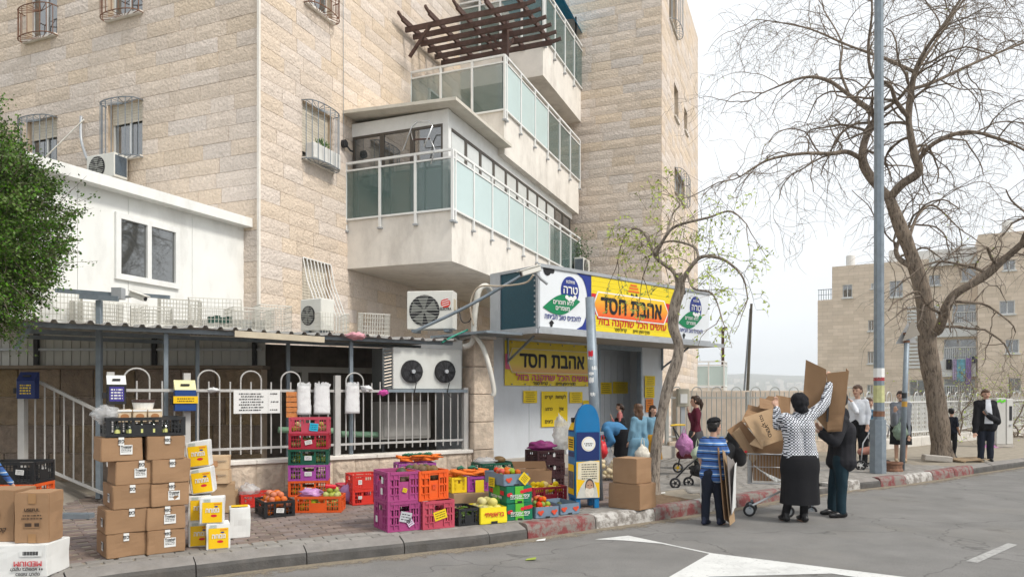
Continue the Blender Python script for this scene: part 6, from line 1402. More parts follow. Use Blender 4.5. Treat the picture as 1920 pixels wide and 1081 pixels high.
# ---------- pile at the left edge
P_ = Vector((-4.23, 5.78, PZ)); o = carton('white carton printed MEDIUM upside down at the lower left corner', P_, .5, .36, .26, 5, M_wbox, seed=80); b = MB()
put_text('MEDIUM', o, .36, -.0095, .115, .058, M_r, rtl=False, rot=(0, math.pi, 0), bold=.01); put_text('לסקה בקופסא 100', o, .36, -.0095, .07, .034, M_black, rot=(0, math.pi, 0)); put_text('כפפות לטקס', o, .36, -.0095, .03, .034, M_black, rot=(0, math.pi, 0))
face_label(o, 'front', .5, .36, .38, .195, .17, .05, M_label, 0); 
b = MB()
for k in range(16): x = .32 + k * .0075; rect(b, x, x + .0035 + .002 * (k % 3), .18, .21, -.0095)
b.build('barcode', M_black, o)
P2_ = Vector((-4.02, 5.86, PZ + .262)); o = carton('upright brown carton with printed barcode on the MEDIUM carton', P2_, .27, .22, .405, 6, seed=81)
face_label(o, 'front', .27, .22, .14, .15, .13, .05, mat('stamp_brown', (.27, .16, .085), .85), 0); put_text('USEFUL', o, .14, -.009, .27, .035, mat('print_dark_brown', (.05, .03, .02), .7), rtl=False)
b = MB(); scribble(b, .07, .21, .225, .01, -.009, 3); scribble(b, .06, .22, .2, .01, -.009, 4); scribble(b, .085, .195, .15, .028, -.0095, 6); b.build('print', mat('print_dark_brown', (.05, .03, .02), .7), o)
b = MB(); rect(b, .11, .17, .32, .402, -.0085); b.build('tape', M_tape, o); b = MB(); rect(b, .11, .17, .003, .075, -.0085); b.build('tape', M_tape, o)
o = carton('brown carton with a dark round print cut by the left picture edge', Vector((-4.47, 5.92, PZ + .262)), .40, .3, .42, 3, seed=82); b = MB(); poly(b, ell(.22, .22, .07, .07, 20), -.009); b.build('round_print', mat('print_plum', (.05, .02, .04), .7), o); put_text('קטן', o, .3, -.009, .1, .05, mat('print_dark_brown', (.05, .03, .02), .7))
Lc = Vector((-5.35, 7.25, PZ))
crate('orange open crate low in the stack at the left edge', up(Lc, 0, 0, 0, 4), 'orange', .55, .38, .28, 4); crate('orange open crate under the black crate at the left edge', up(Lc, .283, 0, 0, 4), 'orange', .55, .38, .28, 4); crate('black open crate on the orange ones at the left edge', up(Lc, .566, 0, 0, 4), 'black', .55, .38, .22, 4, stick=[(.42, .12, .08, .05, M_label, .1)])

# ---------- produce helpers
def fruit_mesh(r, m, sc=(1, 1, .93), dent=True):
    b = MB(); prof = [(.001, -.9), (.35, -.95), (.75, -.66), (.98, -.1), (.93, .35), (.6, .8), (.3, .93), (.12, .86), (.001, .82)]
    return MB().lathe([(p[0] * r, p[1] * r * sc[2]) for p in prof], n=12).mesh('fruit', m, smooth=True)
def fruit_mat(n, c, c2=None): return mat(n, c, .5, var=.15, vs=9, rnd=.15, hue=.005, spec=.25)
FM = {'orange': fruit_mat('orange_peel', (.56, .115, .002)), 'apple': fruit_mat('green_apple', (.32, .36, .06)), 'tomato': fruit_mat('tomato_red', (.50, .035, .012)), 'tomato2': fruit_mat('tomato_orange', (.52, .11, .02)), 'tomato3': fruit_mat('tomato_green', (.25, .33, .05)),
      'mango': fruit_mat('pomelo_skin', (.50, .45, .16)), 'plum': fruit_mat('mango_skin', (.16, .10, .05)), 'avocado': fruit_mat('avocado_skin', (.05, .07, .02)), 'ypep': fruit_mat('yellow_pepper', (.72, .50, .03)), 'onion': fruit_mat('onion_skin', (.62, .52, .35))}
def fill(base, yaw, w_, d_, z, names, kind_label, r, rows, cols, layers=2, group=None, cat='fruit', nm='fruit', seed=0):
    rg = random.Random(seed); ms = [fruit_mesh(r, FM[n]) for n in names]
    for k in range(layers):
        rr, cc = rows - k, cols - k
        for i in range(cc):
            for j in range(rr):
                x = .03 + r + (w_ - .06 - 2 * r) * ((i + .5 * k) / max(1, cols - 1)) + rg.uniform(-.008, .008); y = .03 + r + (d_ - .06 - 2 * r) * ((j + .5 * k) / max(1, rows - 1)) + rg.uniform(-.008, .008)
                if k == layers - 1 and rg.random() < .3: continue
                s_ = rg.uniform(.88, 1.1); o = link(nm, rg.choice(ms), None, up(base, z + k * r * 1.35 + rg.uniform(0, .01), x, y, yaw), 0, (s_, s_, s_), rot=(rg.uniform(-.8, .8), rg.uniform(-.8, .8), rg.uniform(0, 6))); tag(o, kind_label, cat, group)
# tower of slatted crates against the wall
T0 = gnd(540, 931, PZ); cols6 = ['violet', 'orange', 'violet', 'dgreen', 'crimson', 'pink']; nm6 = ['hidden violet', 'orange red', 'violet', 'dark green', 'crimson', 'pink red']
M_cyan = mat('cyan_card', (.02, .42, .62), .5)
crate('orange red crate lowest in the tall crate tower', T0, 'orange', .56, .38, .225, 10, stick=[(.28, .1, .1, .06, M_label, .1)])
crate('violet crate second from the bottom of the tall crate tower', up(T0, .227, 0, 0, 10), 'violet', .56, .38, .225, 10, stick=[(.28, .1, .1, .06, M_label, 0)])
crate('dark green crate in the middle of the tall crate tower', up(T0, .454, .0, 0, 10), 'dgreen', .56, .38, .225, 10, stick=[(.28, .1, .1, .06, M_label, 0)])
crate('crimson crate second from the top of the tall crate tower', up(T0, .681, .005, 0, 10), 'crimson', .56, .38, .225, 9, stick=[(.28, .1, .1, .06, M_label, -.2)])
crate('pink red crate on top of the tall crate tower with a cyan card', up(T0, .908, .01, 0, 10), 'pink', .56, .38, .225, 10, stick=[(.35, .09, .12, .11, M_cyan, .1)])
for lv, z0 in enumerate((.03, .257, .484, .711, .938)): fill(T0, 10, .56, .38, z0 + .03, ['apple'], 'green apple behind the slats of the tall crate tower', .042, 2, 6, 2, 'apples in the crate tower', nm='apple', seed=lv)
# oranges, apples
O0 = gnd(496, 971, PZ); crate('black crate heaped with oranges', O0, 'black', .36, .50, .19, 32, stick=[(.18, .08, .09, .055, M_label, .1)]); fill(O0, 32, .36, .50, .13, ['orange'], 'ripe orange heaped in the black crate', .043, 6, 4, 3, 'oranges in the black crate', nm='orange', seed=3); fill(O0, 32, .36, .5, .05, ['orange'], 'ripe orange heaped in the black crate', .043, 6, 4, 1, 'oranges in the black crate', nm='orange', seed=4)
R0 = gnd(452, 952, PZ); crate('red crate behind the oranges holding a clear bag', R0, 'red', .45, .36, .17, 30); blob_bag('plastic_bag', 'clear plastic bag lying in the red crate behind the oranges', up(R0, .2, .12, .12), .12, (1, 1, .8), M_plasticbag, 9, amp=.5)
G0 = gnd(552, 961, PZ); crate('orange red crate of green apples in front of the crate tower', G0, 'orange', .57, .36, .2, 4); fill(G0, 4, .57, .36, .05, ['apple'], 'green apple in the orange red crate', .042, 4, 6, 2, 'apples in the orange red crate', nm='apple', seed=6); fill(up(G0, 0, .30, .02, 4), 4, .27, .3, .2, ['apple'], 'green apple in the orange red crate', .042, 3, 3, 2, 'apples in the orange red crate', nm='apple', seed=7)
o = MB().cbox((0, 0, 0), (.14, .05, .05)).build('red_pack', M_r, bev=.012); o.location = up(G0, .31, .42, .12, 4); o.rotation_euler = (.2, .1, .3); tag(o, 'small red pack lying on the green apples', 'pack')
blob_bag('plastic_bag', 'lilac plastic bag on the left part of the apple crate', up(G0, .22, .16, .16, 4), .12, (1.2, 1, .5), mat('lilac_plastic', (.5, .25, .5), .35, alpha=.8), 4, amp=.5); blob_bag('plastic_bag', 'lilac plastic bag of cabbage right of the apple crate', gnd(648, 945, PZ) + Vector((0, .12, .13)), .13, (.8, .8, 1), mat('lilac_plastic', (.5, .25, .5), .35, alpha=.8), 14, amp=.3)
# big purple and orange field crates
U0 = gnd(727, 998, PZ); hA = .318
crate('lower purple field crate with torn label at the pavement edge', U0, 'purple', .375, .44, hA, 30, 'agri', stick=[(.2, .15, .13, .11, mat('grey_label', (.45, .46, .48), .5), .25), (.25, .09, .07, .08, mat('lilac_label', (.6, .5, .62), .5), -.5)])
crate('upper purple field crate with a small yellow sticker', up(U0, hA + .002), 'purple', .375, .44, hA, 30.5, 'agri', stick=[(.19, .12, .05, .045, M_note, .3)])
for (x, z, dz) in ((.12, .1, 0), (.3, .22, hA), (.28, .1, hA)):
    b = MB(); b.face([(-.011, .44 - x + .03, z + dz - .03), (-.011, .44 - x - .03, z + dz - .03), (-.011, .44 - x - .03, z + dz + .04), (-.011, .44 - x + .03, z + dz + .04)])
    q = b.build('sticker', M_label, bpy.data.objects['produce_crate'] if False else [c for c in COL.objects if c.get('label', '').startswith('lower purple field')][0])
fill(up(U0, hA), 30, .375, .44, .23, ['avocado', 'plum'], 'dark mango or avocado in the upper purple crate', .05, 4, 3, 1, 'dark fruit in the purple crate', nm='dark_fruit', seed=12); o = link('dark_fruit', fruit_mesh(.062, FM['avocado']), None, up(U0, 2 * hA - .02, .2, .12, 30)); tag(o, 'large round dark fruit at the front of the upper purple crate', 'fruit')
V0 = gnd(793, 993, PZ); crate('rose red field crate with a yellow label under the orange crate', V0, 'rose', .375, .44, .305, 29, 'agri', stick=[(.2, .15, .15, .10, M_note, -.25)])
crate('orange field crate of mangoes on the rose red crate', up(V0, .307, -.03, .03, 29), 'orange', .385, .5, .325, 40, 'agri', stick=[(.19, .15, .05, .06, mat('orange_sticker', (.75, .09, .02), .5), 0)]); fill(up(V0, .307, -.03, .03, 29), 40, .385, .5, .25, ['plum', 'avocado', 'plum'], 'mango heaped in the orange field crate', .05, 5, 4, 2, 'mangoes in the orange crate', nm='mango', seed=14)
# red crates behind
E0 = gnd(661, 947, PZ); crate('lower red crate behind the purple field crates', E0, 'red', .4, .36, .2, 28, stick=[(.1, .1, .05, .04, M_label, 0)]); crate('upper red crate behind the purple field crates', up(E0, .202), 'red', .4, .36, .2, 28, stick=[(.1, .1, .05, .06, M_label, 0)]); crate('small pinkish red crate left of the two red crates', gnd(641, 938, PZ), 'pink', .4, .36, .21, 28)
# carrots
M_net = mat('carrot_net', (.72, .16, .015), .6, var=.3, vs=25, bump=.6, bs=60)
def carrots(label, c, n, sc, seed):
    o = thing('carrot_bag', label, 'carrot bag', c, R(20), 'net bags of carrots'); rg = random.Random(seed)
    for k in range(n): p = Vector((rg.uniform(-.16, .16) * sc, rg.uniform(-.08, .08) * sc, rg.uniform(0, .06))); d = Vector((rg.uniform(.6, 1), rg.uniform(-.5, .5), rg.uniform(-.15, .15))).normalized() * .2; MB().tube([p, p + d * .5, p + d], [.024, .02, .006], 7).build('carrot', M_net, o, smooth=True)
    for k in range(5): p = Vector((rg.uniform(-.1, .1), rg.uniform(-.05, .05), .075)); MB().tube([p, p + Vector((.06, .03, .015)), p + Vector((.1, -.02, -.01))], [.016, .02, .008], 5).build('wrapper', mat('green_wrap', (.02, .14, .08), .4), o, smooth=True)
K0 = gnd(748, 922, PZ); crate('violet crate under the carrots against the low wall', K0, 'violet', .58, .38, .22, 22); crate('upper violet crate topped with carrot bags by the low wall', up(K0, .222), 'violet', .58, .38, .2, 22); carrots('left bag of carrots on the violet crate', up(K0, .46, .15, .2, 22), 14, 1, 1); carrots('bulging right bag of carrots on the violet crate', up(K0, .47, .40, .15, 22), 20, 1.1, 2)
Y0 = gnd(850, 962, PZ); carton('flattened brown carton under the yellow and violet crates', Y0, .52, .36, .24, 26, M_card2, seed=90); crate('yellow crate on the brown carton beside the orange crate', up(Y0, .245, 0, .05, 26), 'yellow', .2, .36, .19, 26); crate('violet crate with a hanging yellow tag on the brown carton', up(Y0, .245, .21, .05, 26), 'violet', .3, .36, .19, 26); carrots('carrot bag spread over the yellow and violet crates', up(Y0, .46, .18, .15, 26), 22, 1.2, 4); carrots('carrot bag leaning behind the orange field crate', up(Y0, .42, -.1, .3, 26), 14, 1, 5)
b = MB(); b.raw([(0, 0, 0), (.11, 0, .02), (.13, -.02, -.14), (.02, -.02, -.17)], [(0, 1, 2, 3)]); o = b.build('price_tag', M_note); o.location = up(Y0, .39, .31, .035, 26); o.rotation_euler = (0, .15, R(20)); tag(o, 'curled yellow price tag hanging from the violet crate', 'tag'); md = o.modifiers.new('t', 'SOLIDIFY'); md.thickness = .002
# peppers
Q0 = gnd(860, 986, PZ); crate('black crate of long green peppers', Q0, 'black', .27, .40, .19, 30); rg = random.Random(2); M_pep = mat('green_pepper', (.12, .22, .025), .35, var=.25, vs=8, rnd=.3)
for k in range(34):
    x, y, z = rg.uniform(.06, .21), rg.uniform(.05, .34), rg.uniform(.06, .17); a = rg.uniform(0, 6.28); d = Vector((math.cos(a), math.sin(a), rg.uniform(-.2, .2))) * .055; p = up(Q0, z, x, y, 30); o = MB().tube([-d, d * .1 + Vector((0, 0, .008)), d], [.012, .014, .004], 6).build('green_pepper', M_pep, smooth=True); o.location = p; tag(o, 'long green pepper lying in the black crate', 'pepper', 'green peppers in the black crate')
W0 = gnd(901, 983, PZ); o = carton('bright yellow fruit box with red lettering', W0, .335, .4, .185, 27, mat('yellow_card', (.80, .66, .02), .5, var=.04), True, seed=91); put_text('בראשיתי', o, .17, -.0095, .105, .075, M_r, bold=.02, width=.24); b = MB(); rect(b, .13, .21, .0, .03, -.0095); b.build('hand_hole', M_dark, o); fill(W0, 27, .335, .4, .14, ['mango'], 'pale green pomelo in the yellow fruit box', .058, 4, 3, 2, 'pomelos in the yellow box', nm='pomelo', seed=21)
N0 = gnd(950, 976, PZ); M_gcard = mat('green_card', (.004, .16, .075), .5, var=.05); M_lime = mat('lime_card', (.10, .42, .03), .5, var=.04)
for k in range(2):
    o = carton(('lower', 'upper')[k] + ' green tomato carton with white lettering and tomato prints', up(N0, k * .2, -.005 * k, 0, 26), .335, .5, .197, 26, M_gcard, seed=93 + k, group='green tomato cartons'); b = MB(); rect(b, .11, .22, .003, .195, -.0085); b.build('lime_band', M_lime, o); b = MB()
    for (x, z) in ((.05, .105), (.2, .13), (.24, .14), (.28, .145), (.03, .1), (.31, .15)): poly_part('tomato_print', ell(x, z, .026, .022, 12), -.0095 - x * .004, M_r, o)
    put_text('ציפי עגבניות', o, .17, -.0125, .085, .05, M_label, bold=.02, width=.25); b = MB(); scribble(b, .05, .28, .055, .009, -.011, 5); b.build('print', M_label, o); b = MB(); rect(b, .14, .2, .0, .025, -.0115); b.build('hand_hole', M_dark, o)
    b = MB(); b.face([(-.0085, .36, .003), (-.0085, .16, .003), (-.0085, .16, .19), (-.0085, .36, .19)]); b.build('lime_band', M_lime, o); q = put_text('ציפי עגבניות', o, -.0115, .25, .06, .05, M_label, bold=.02, width=.3); q.rotation_euler = (0, 0, -math.pi / 2)
    for yy in (.08, .12, .38, .42): b = MB(); b.face([(-.0095, yy + .03, .09), (-.0095, yy - .03, .09), (-.0095, yy - .03, .14), (-.0095, yy + .03, .14)]); b.build('tomato_print', M_r, o)
M_gtray = mat('grey_blue_card', (.16, .22, .29), .6, var=.08, vs=6)
def tray(label, loc, w_, d_, h_, yaw, seed):
    o = carton(label, loc, w_, d_, h_, yaw, M_gtray, True, seed=seed, name='fruit_tray', group='grey tomato trays', cat='tray')
    for x in (w_ * .2, w_ * .8):
        for (dx, dz) in ((-.02, .0), (.02, .005), (0, -.02)): poly_part('tomato_print', ell(x + dx, h_ * .55 + dz, .022, .018, 10), -.009 - .0005 * (dx > 0) - .0003 * (dz < 0), mat('print_tomato', (.60, .07, .03), .5), o)
    b = MB(); rect(b, w_ * .4, w_ * .6, 0, .022, -.0095); b.build('hand_hole', M_dark, o); q = MB().face; return o
TM = ['tomato', 'tomato2', 'tomato2', 'tomato3']
t1 = up(N0, .4, -.03, .02, 26); tray('grey tray of tomatoes on the green cartons', t1, .34, .5, .14, 28, 101); fill(t1, 28, .34, .5, .09, TM, 'ripening tomato in the upper grey tray', .038, 6, 4, 2, 'tomatoes in the upper tray', nm='tomato', seed=31)
t2 = gnd(1005, 972, PZ); tray('grey tray heaped with tomatoes beside the green cartons', t2, .31, .5, .135, 27, 102); fill(t2, 27, .31, .5, .09, TM, 'ripening tomato in the lower grey tray', .04, 6, 4, 3, 'tomatoes in the lower tray', nm='tomato', seed=32)
t3 = gnd(1050, 965, PZ); tray('rightmost grey tray next to the blue collection box', t3, .28, .45, .135, 27, 103); fill(t3, 27, .28, .45, .05, ['tomato3', 'avocado'], 'dark vegetable in the rightmost grey tray', .04, 5, 3, 1, 'vegetables in the rightmost tray', nm='vegetable', seed=33)
for (lab, p, rt_) in (('yellow price card stuck diagonally on the upper grey tray', up(t1, .08, .26, -.03, 28), .75), ('yellow price card on the left side of the upper grey tray', up(t1, .03, -.03, .25, 28), .05)):
    o = thing('price_tag', lab, 'tag', p, R(28)); o.rotation_euler = (0, rt_, R(28) if rt_ > .5 else R(28 - 80)); b = MB().box(-.06, .06, -.003, 0, -.055, .055); b.build('card', M_note, o); b = MB(); [scribble(b, -.04, .04, .03 - .02 * k, .007, -.005, k) for k in range(4)]; b.build('print', M_black, o)
y0_ = gnd(1000, 948, PZ); crate('red crate of yellow peppers behind the tomatoes', y0_, 'crimson', .5, .34, .24, 24); fill(y0_, 24, .5, .34, .19, ['ypep'], 'yellow pepper in the crimson crate', .045, 3, 6, 2, 'yellow peppers', nm='yellow_pepper', seed=35, cat='pepper')
o = carton('open brown carton with raised flap behind the tomato trays', gnd(972, 926, PZ), .5, .4, .34, 8, seed=110, open_top=True); b = MB(); b.raw([(0, 0, .34), (.5, 0, .34), (.47, -.02, .45), (-.05, -.02, .45)], [(0, 1, 2, 3)]); q = b.build('flap', M_card, o); q.location = (0, .4, 0); b = MB(); b.raw([(0, 0, .335), (0, .4, .335), (-.16, .4, .40), (-.16, 0, .40)], [(0, 1, 2, 3)]); b.build('flap', M_card, o)
z0_ = gnd(905, 918, PZ); crate('low dark green crate under the shop wall', z0_, 'dgreen', .6, .4, .2, 30); crate('upper dark green crate under the shop wall', up(z0_, .202), 'dgreen', .6, .4, .2, 30); blob_bag('plastic_bag', 'clear bag of white vegetables on the dark green crate', up(z0_, .42, .15, .2, 30), .13, (1.4, 1, .5), M_plasticbag, 22, amp=.4); blob_bag('squash', 'brown squash lying on the dark green crate', up(z0_, .43, .4, .2, 30), .08, (1.3, .9, .8), FM['plum'], 23, 'squash', .1)
m0 = gnd(1008, 917, PZ)
for k in range(3): crate(['lowest', 'middle', 'top'][k] + ' dark maroon crate in the stack left of the blue collection box', up(m0, k * .2, .01 * (k % 2), 0, 30), 'maroon', .5, .38, .198, 30, 'agri', stick=[(.3, .12, .04, .05, M_label, 0)])
blob_bag('net_bag', 'purple net bag heaped on the maroon crates', up(m0, .65, .2, .2, 30), .16, (1.3, 1, .5), mat('purple_net', (.2, .02, .12), .5, var=.3, vs=20), 25, amp=.5); blob_bag('plastic_bag', 'tall clear sack standing behind the blue collection box', at(1052, 815, 11.6), .32, (.42, .4, .9), mat('sack_plastic', (.66, .64, .58), .25, var=.25, vs=14, alpha=.55, bump=1.0, bs=9), 27, 'sack', .5, freq=3.2)
# cartons by the young tree
X0 = gnd(1199, 957, PZ); carton('lower plain brown carton on the kerb by the young tree', X0, .39, .48, .325, 47, seed=120); carton('upper smaller brown carton on the kerb by the young tree', up(X0, .328, .0, .04, 47), .33, .38, .32, 45, seed=121)

# ---------- things hung on the railings
def hung_bags(label, px, wd):
    p = FF.hit(px, 722, -.06); o = thing('bag_bundle', label, 'bags', FF.w(p[0], -.06, p[1] - .45), FF.a, 'bundles of white carrier bags'); b = MB(); n, k = 12, 10; vs = []
    for j in range(k + 1):
        for i in range(n):
            a = 2 * math.pi * i / n; t = j / k; ww = wd * (.5 - .05 * t) * (1 + .12 * noise.noise((i * .9, j * .6, px))); vs.append((math.cos(a) * ww + .02 * (t - .5) * math.sin(px), math.sin(a) * .05 * (1 + .6 * noise.noise((i, j * .5, px + 5))) - .02, t * .44 + .015 * noise.noise((i * 2, j, px))))
    b.raw(vs, [(j * n + i, j * n + (i + 1) % n, (j + 1) * n + (i + 1) % n, (j + 1) * n + i) for j in range(k) for i in range(n)] + [tuple(range(n - 1, -1, -1))]); b.build('body', M_wbag, o, smooth=True)
    rg = random.Random(px); e = MB()
    for i in range(7): x = (i / 6 - .5) * wd * .75; e.face([(x - .02, -.02, .42), (x + .02, -.03, .42), (x + .02 + rg.uniform(-.02, .02), -.04, .47 + rg.uniform(0, .04)), (x - .015, -.02, .48 + rg.uniform(0, .03))])
    e.build('handles', M_wbag, o)
hung_bags('left bundle of white carrier bags hung on the railing', 569, .23); hung_bags('middle bundle of white carrier bags hung on the railing', 603, .27); hung_bags('right bundle of white carrier bags hung on the railing past the post', 660, .25)
blob_bag('plastic_knot', 'white plastic scrap tied to the railing right of the bags', FF.w(fx(685), -.03, 1.72), .07, (1.3, .6, .8), M_wbag, 31, 'scrap', .6); blob_bag('plastic_knot', 'magenta plastic scrap tied to the railing under the fan unit', FF.w(fx(716), -.03, 1.66), .06, (1.4, .6, .7), mat('magenta_plastic', (.6, .08, .35), .5), 32, 'scrap', .6); blob_bag('plastic_knot', 'white rag knotted on the railing right of the yellow and blue box', FF.w(fx(398), -.03, 1.69), .06, (1.6, .6, .5), M_wbag, 33, 'scrap', .6); blob_bag('plastic_knot', 'pink rag tied at the front edge of the canopy', FF.w(fx(668, -.25), -.25, 2.55), .09, (1.6, .8, .6), mat('pink_rag', (.6, .3, .34), .8), 34, 'scrap', .6)
notice('long white printed notice tied to the railing', 438, 503, 731, 775, y=-.045, m=M_label, lines=7, fr=FF); notice('small white notice with a dark square beside the long notice', 503, 525, 731, 774, y=-.05, m=M_label, lines=3, fr=FF)
ws = thing('slatted_rack', 'small orange wooden slatted rack hung on the railing', 'rack', FF.w(fx(534), -.06, 1.28), FF.a)
for k in range(5): box_mb(0, .17, -.02, .0, .08 * k, .08 * k + .068).build('slat', mat('orange_wood', (.50, .18, .05), .6, var=.25, vs=14), ws)
for x in (.02, .13): box_mb(x, x + .02, .001, .015, 0, .39).build('batten', mat('orange_wood', (.50, .18, .05), .6), ws)
def charity(label, fr_, px, py0, py1, wpx, y, top_c, body_c, lab_c, style):
    x, zt_ = fr_.hit(px, py0, y); zb_ = fr_.hit(px, py1, y)[1]; x1 = fr_.hit(px + wpx, py0, y)[0]; W, H = x1 - x, zt_ - zb_; o = thing('collection_box', label, 'collection box', fr_.w(x, y, zb_), fr_.a, 'charity collection boxes')
    box_mb(0, W, -.12, 0, 0, H * .68).build('body', body_c, o, bev=.006); b = MB(); b.raw([(0, -.12, H * .68), (W, -.12, H * .68), (W, 0, H * .68), (0, 0, H * .68), (.0, -.02, H), (W, -.02, H), (W, 0, H), (0, 0, H)], [(0, 1, 5, 4), (1, 2, 6, 5), (3, 0, 4, 7), (4, 5, 6, 7), (2, 3, 7, 6)]); b.build('sloped_top', top_c, o)
    MB().bar((W * .3, -.085, H * .85), (W * .7, -.085, H * .85), .03, .025).build('coin_slot', M_dark, o); b = MB()
    if style == 'band': box_mb(-.02, W + .02, -.135, -.121, H * .25, H * .48).build('band', lab_c, o); [scribble(b, W * .1, W * .9, H * (.40 - .08 * k), H * .03, -.137, k) for k in range(2)]
    else:
        rect(b, W * .12, W * .88, H * .1, H * .6, -.122); b.build('label', lab_c, o); b = MB(); [scribble(b, W * .2, W * .8, H * (.5 - .1 * k), H * .05, -.1235, k + 9) for k in range(4)]
    b.build('print', M_black if style == 'band' else (M_note if style == 'dark' else M_label), o); MB().box(-.05, -.001, -.1, -.02, H * .2, H * .4).build('padlock', M_dark, o)
    return o
M_navy = mat('navy_box', (.01, .025, .12), .4, var=.05); M_boxblue = mat('blue_box', (.012, .05, .20), .4, var=.06); M_cream = mat('cream_top', (.72, .66, .36), .5, var=.15, vs=20)
charity('yellow topped blue collection box fixed on the railing', FF, 325, 712, 770, 40, -.06, M_cream, M_boxblue, M_ypr, 'band'); charity('white topped dark collection box with a blue and red label on the railing', FF, 199, 703, 757, 36, -.05, M_label, M_dark, mat('label_blue', (.05, .04, .25), .5, var=.5, vs=40), 'plain')
HF = Fr(at(38, 740, 10.1)[:2], 5); charity('navy collection box with yellow print on the left handrail post', HF, 40, 697, 747, 34, -.02, M_navy, M_navy, M_navy, 'dark')

# ---------- the tall blue collection box
cbp = gnd(1079, 953, PZ); KF = Fr((cbp.x, cbp.y, PZ), 14); kb = thing('blue_collection_box', 'tall blue charity box with a rounded top, scroll and portrait poster on its front', 'collection box', cbp, KF.a)
M_kblue = mat('box_blue', (.005, .15, .36), .35, var=.08, vs=5, dirt=.1); KW, KD, KH = .335, .30, .985; kx = lambda px: (px - 1080) / F * cbp.y
box_mb(0, KW, 0, KD, .12, KH).build('body', M_kblue, kb, bev=.006)
ar = [(0, KH), (KW, KH)] + [(KW / 2 + KW / 2 * (1 - (t / 8) ** 1.0) * 1.0 if False else KW / 2 + (KW / 2) * math.cos(t / 16 * math.pi) ** 1 * (1 if True else 0), KH + .36 * math.sin(t / 16 * math.pi) ** .8) for t in range(1, 16)]
MB().prism(ar, 0, .06).build('rounded_top', M_kblue, kb); b = MB(); b.raw([(0, .06, KH), (KW, .06, KH), (KW, KD, KH), (0, KD, KH), (.06, .06, KH + .3), (KW - .06, .06, KH + .3)], [(0, 3, 4), (1, 5, 2), (4, 3, 2, 5)]); b.build('hood', M_navy, kb)
b = MB(); b.face([(-.002, KD - .02, KH + .02), (-.002, .08, KH + .02), (.04, .09, KH + .2), (.04, KD - .08, KH + .16)]); b.build('slot_plate', M_ypr, kb); MB().box(.0, .05, .12, .18, KH + .12, KH + .18).build('coin_slot', M_dark, kb)
b = MB(); rect(b, .012, KW - .012, .62, KH - .005, -.008); b.build('navy_panel', M_navy, kb)
poly_part('round_emblem', ell(KW * .52, .83, .095, .095), -.010, M_label, kb); poly_part('emblem_ring', ell(KW * .52, .83, .083, .083), -.0115, M_ypr, kb); poly_part('emblem_field', ell(KW * .52, .83, .079, .079), -.013, M_label, kb); b = MB(); scribble(b, KW * .52 - .06, KW * .52 + .06, .835, .014, -.0145, 1); scribble(b, KW * .52 - .045, KW * .52 + .045, .81, .011, -.0145, 2); b.build('print', M_black, kb)
M_scroll = mat('scroll_paper', (.66, .60, .45), .7, var=.12, vs=12)
poly_part('poster', [(.01, .135), (KW - .01, .135), (KW - .01, .615), (.01, .60)], -.009, M_ypr, kb); poly_part('scroll', [(.025, .38), (KW - .02, .33), (KW - .015, .60), (KW * .6, .615), (.03, .585)], -.011, M_scroll, kb); b = MB(); [scribble(b, .08, KW - .05, .565 - .03 * k, .012, -.0125, 40 + k) for k in range(7)]; b.build('print', M_black, kb)
poly_part('portrait_shawl', [(.012, .137), (KW - .03, .137), (KW - .05, .26), (KW * .72, .36), (KW * .55, .40), (KW * .38, .36), (KW * .2, .28), (.03, .2)], -.0135, mat('shawl_grey', (.52, .52, .47), .7, var=.15), kb); poly_part('portrait_shadow', ell(KW * .56, .28, .062, .105), -.0145, mat('hood_dark', (.06, .045, .04), .7), kb); poly_part('portrait_face', ell(KW * .56, .285, .05, .075), -.0155, mat('portrait_skin', (.40, .24, .16), .6, var=.15, vs=30), kb); poly_part('portrait_beard', [(KW * .40, .27), (KW * .47, .262), (KW * .56, .25), (KW * .65, .262), (KW * .72, .27), (KW * .74, .2), (KW * .66, .14), (KW * .46, .14), (KW * .37, .2)], -.0165, mat('portrait_beard', (.62, .58, .50), .8, var=.2, vs=40), kb)
for xx in (-.02, .025): poly_part('portrait_eye', ell(KW * .56 + xx, .298, .011, .005, 10), -.0168, M_black, kb)
for (z0, z1, m) in ((.74, .92, M_ypr), (.66, .72, M_navy), (.17, .56, M_ypr)): b = MB(); b.face([(-.008, KD - .03, z0), (-.008, .04, z0), (-.008, .04, z1), (-.008, KD - .03, z1)]); b.build('side_plate', m, kb)
b = MB(); b.face([(-.0095, KD - .04, .25), (-.0095, .05, .25), (-.0095, .05, .47), (-.0095, KD - .04, .47)]); b.build('side_picture', mat('picture_grey', (.12, .11, .13), .6, var=.6, vs=25), kb); b = MB(); [b.face([(-.0095, KD - .06, .78 + .03 * k), (-.0095, .07, .78 + .03 * k), (-.0095, .07, .795 + .03 * k), (-.0095, KD - .06, .795 + .03 * k)]) for k in range(4)]; b.build('print', M_black, kb)
for (x, y) in ((.01, .01), (KW - .07, .01), (.01, KD - .07), (KW - .07, KD - .07)): box_mb(x, x + .06, y, y + .06, 0, .119).build('leg', M_kblue, kb)

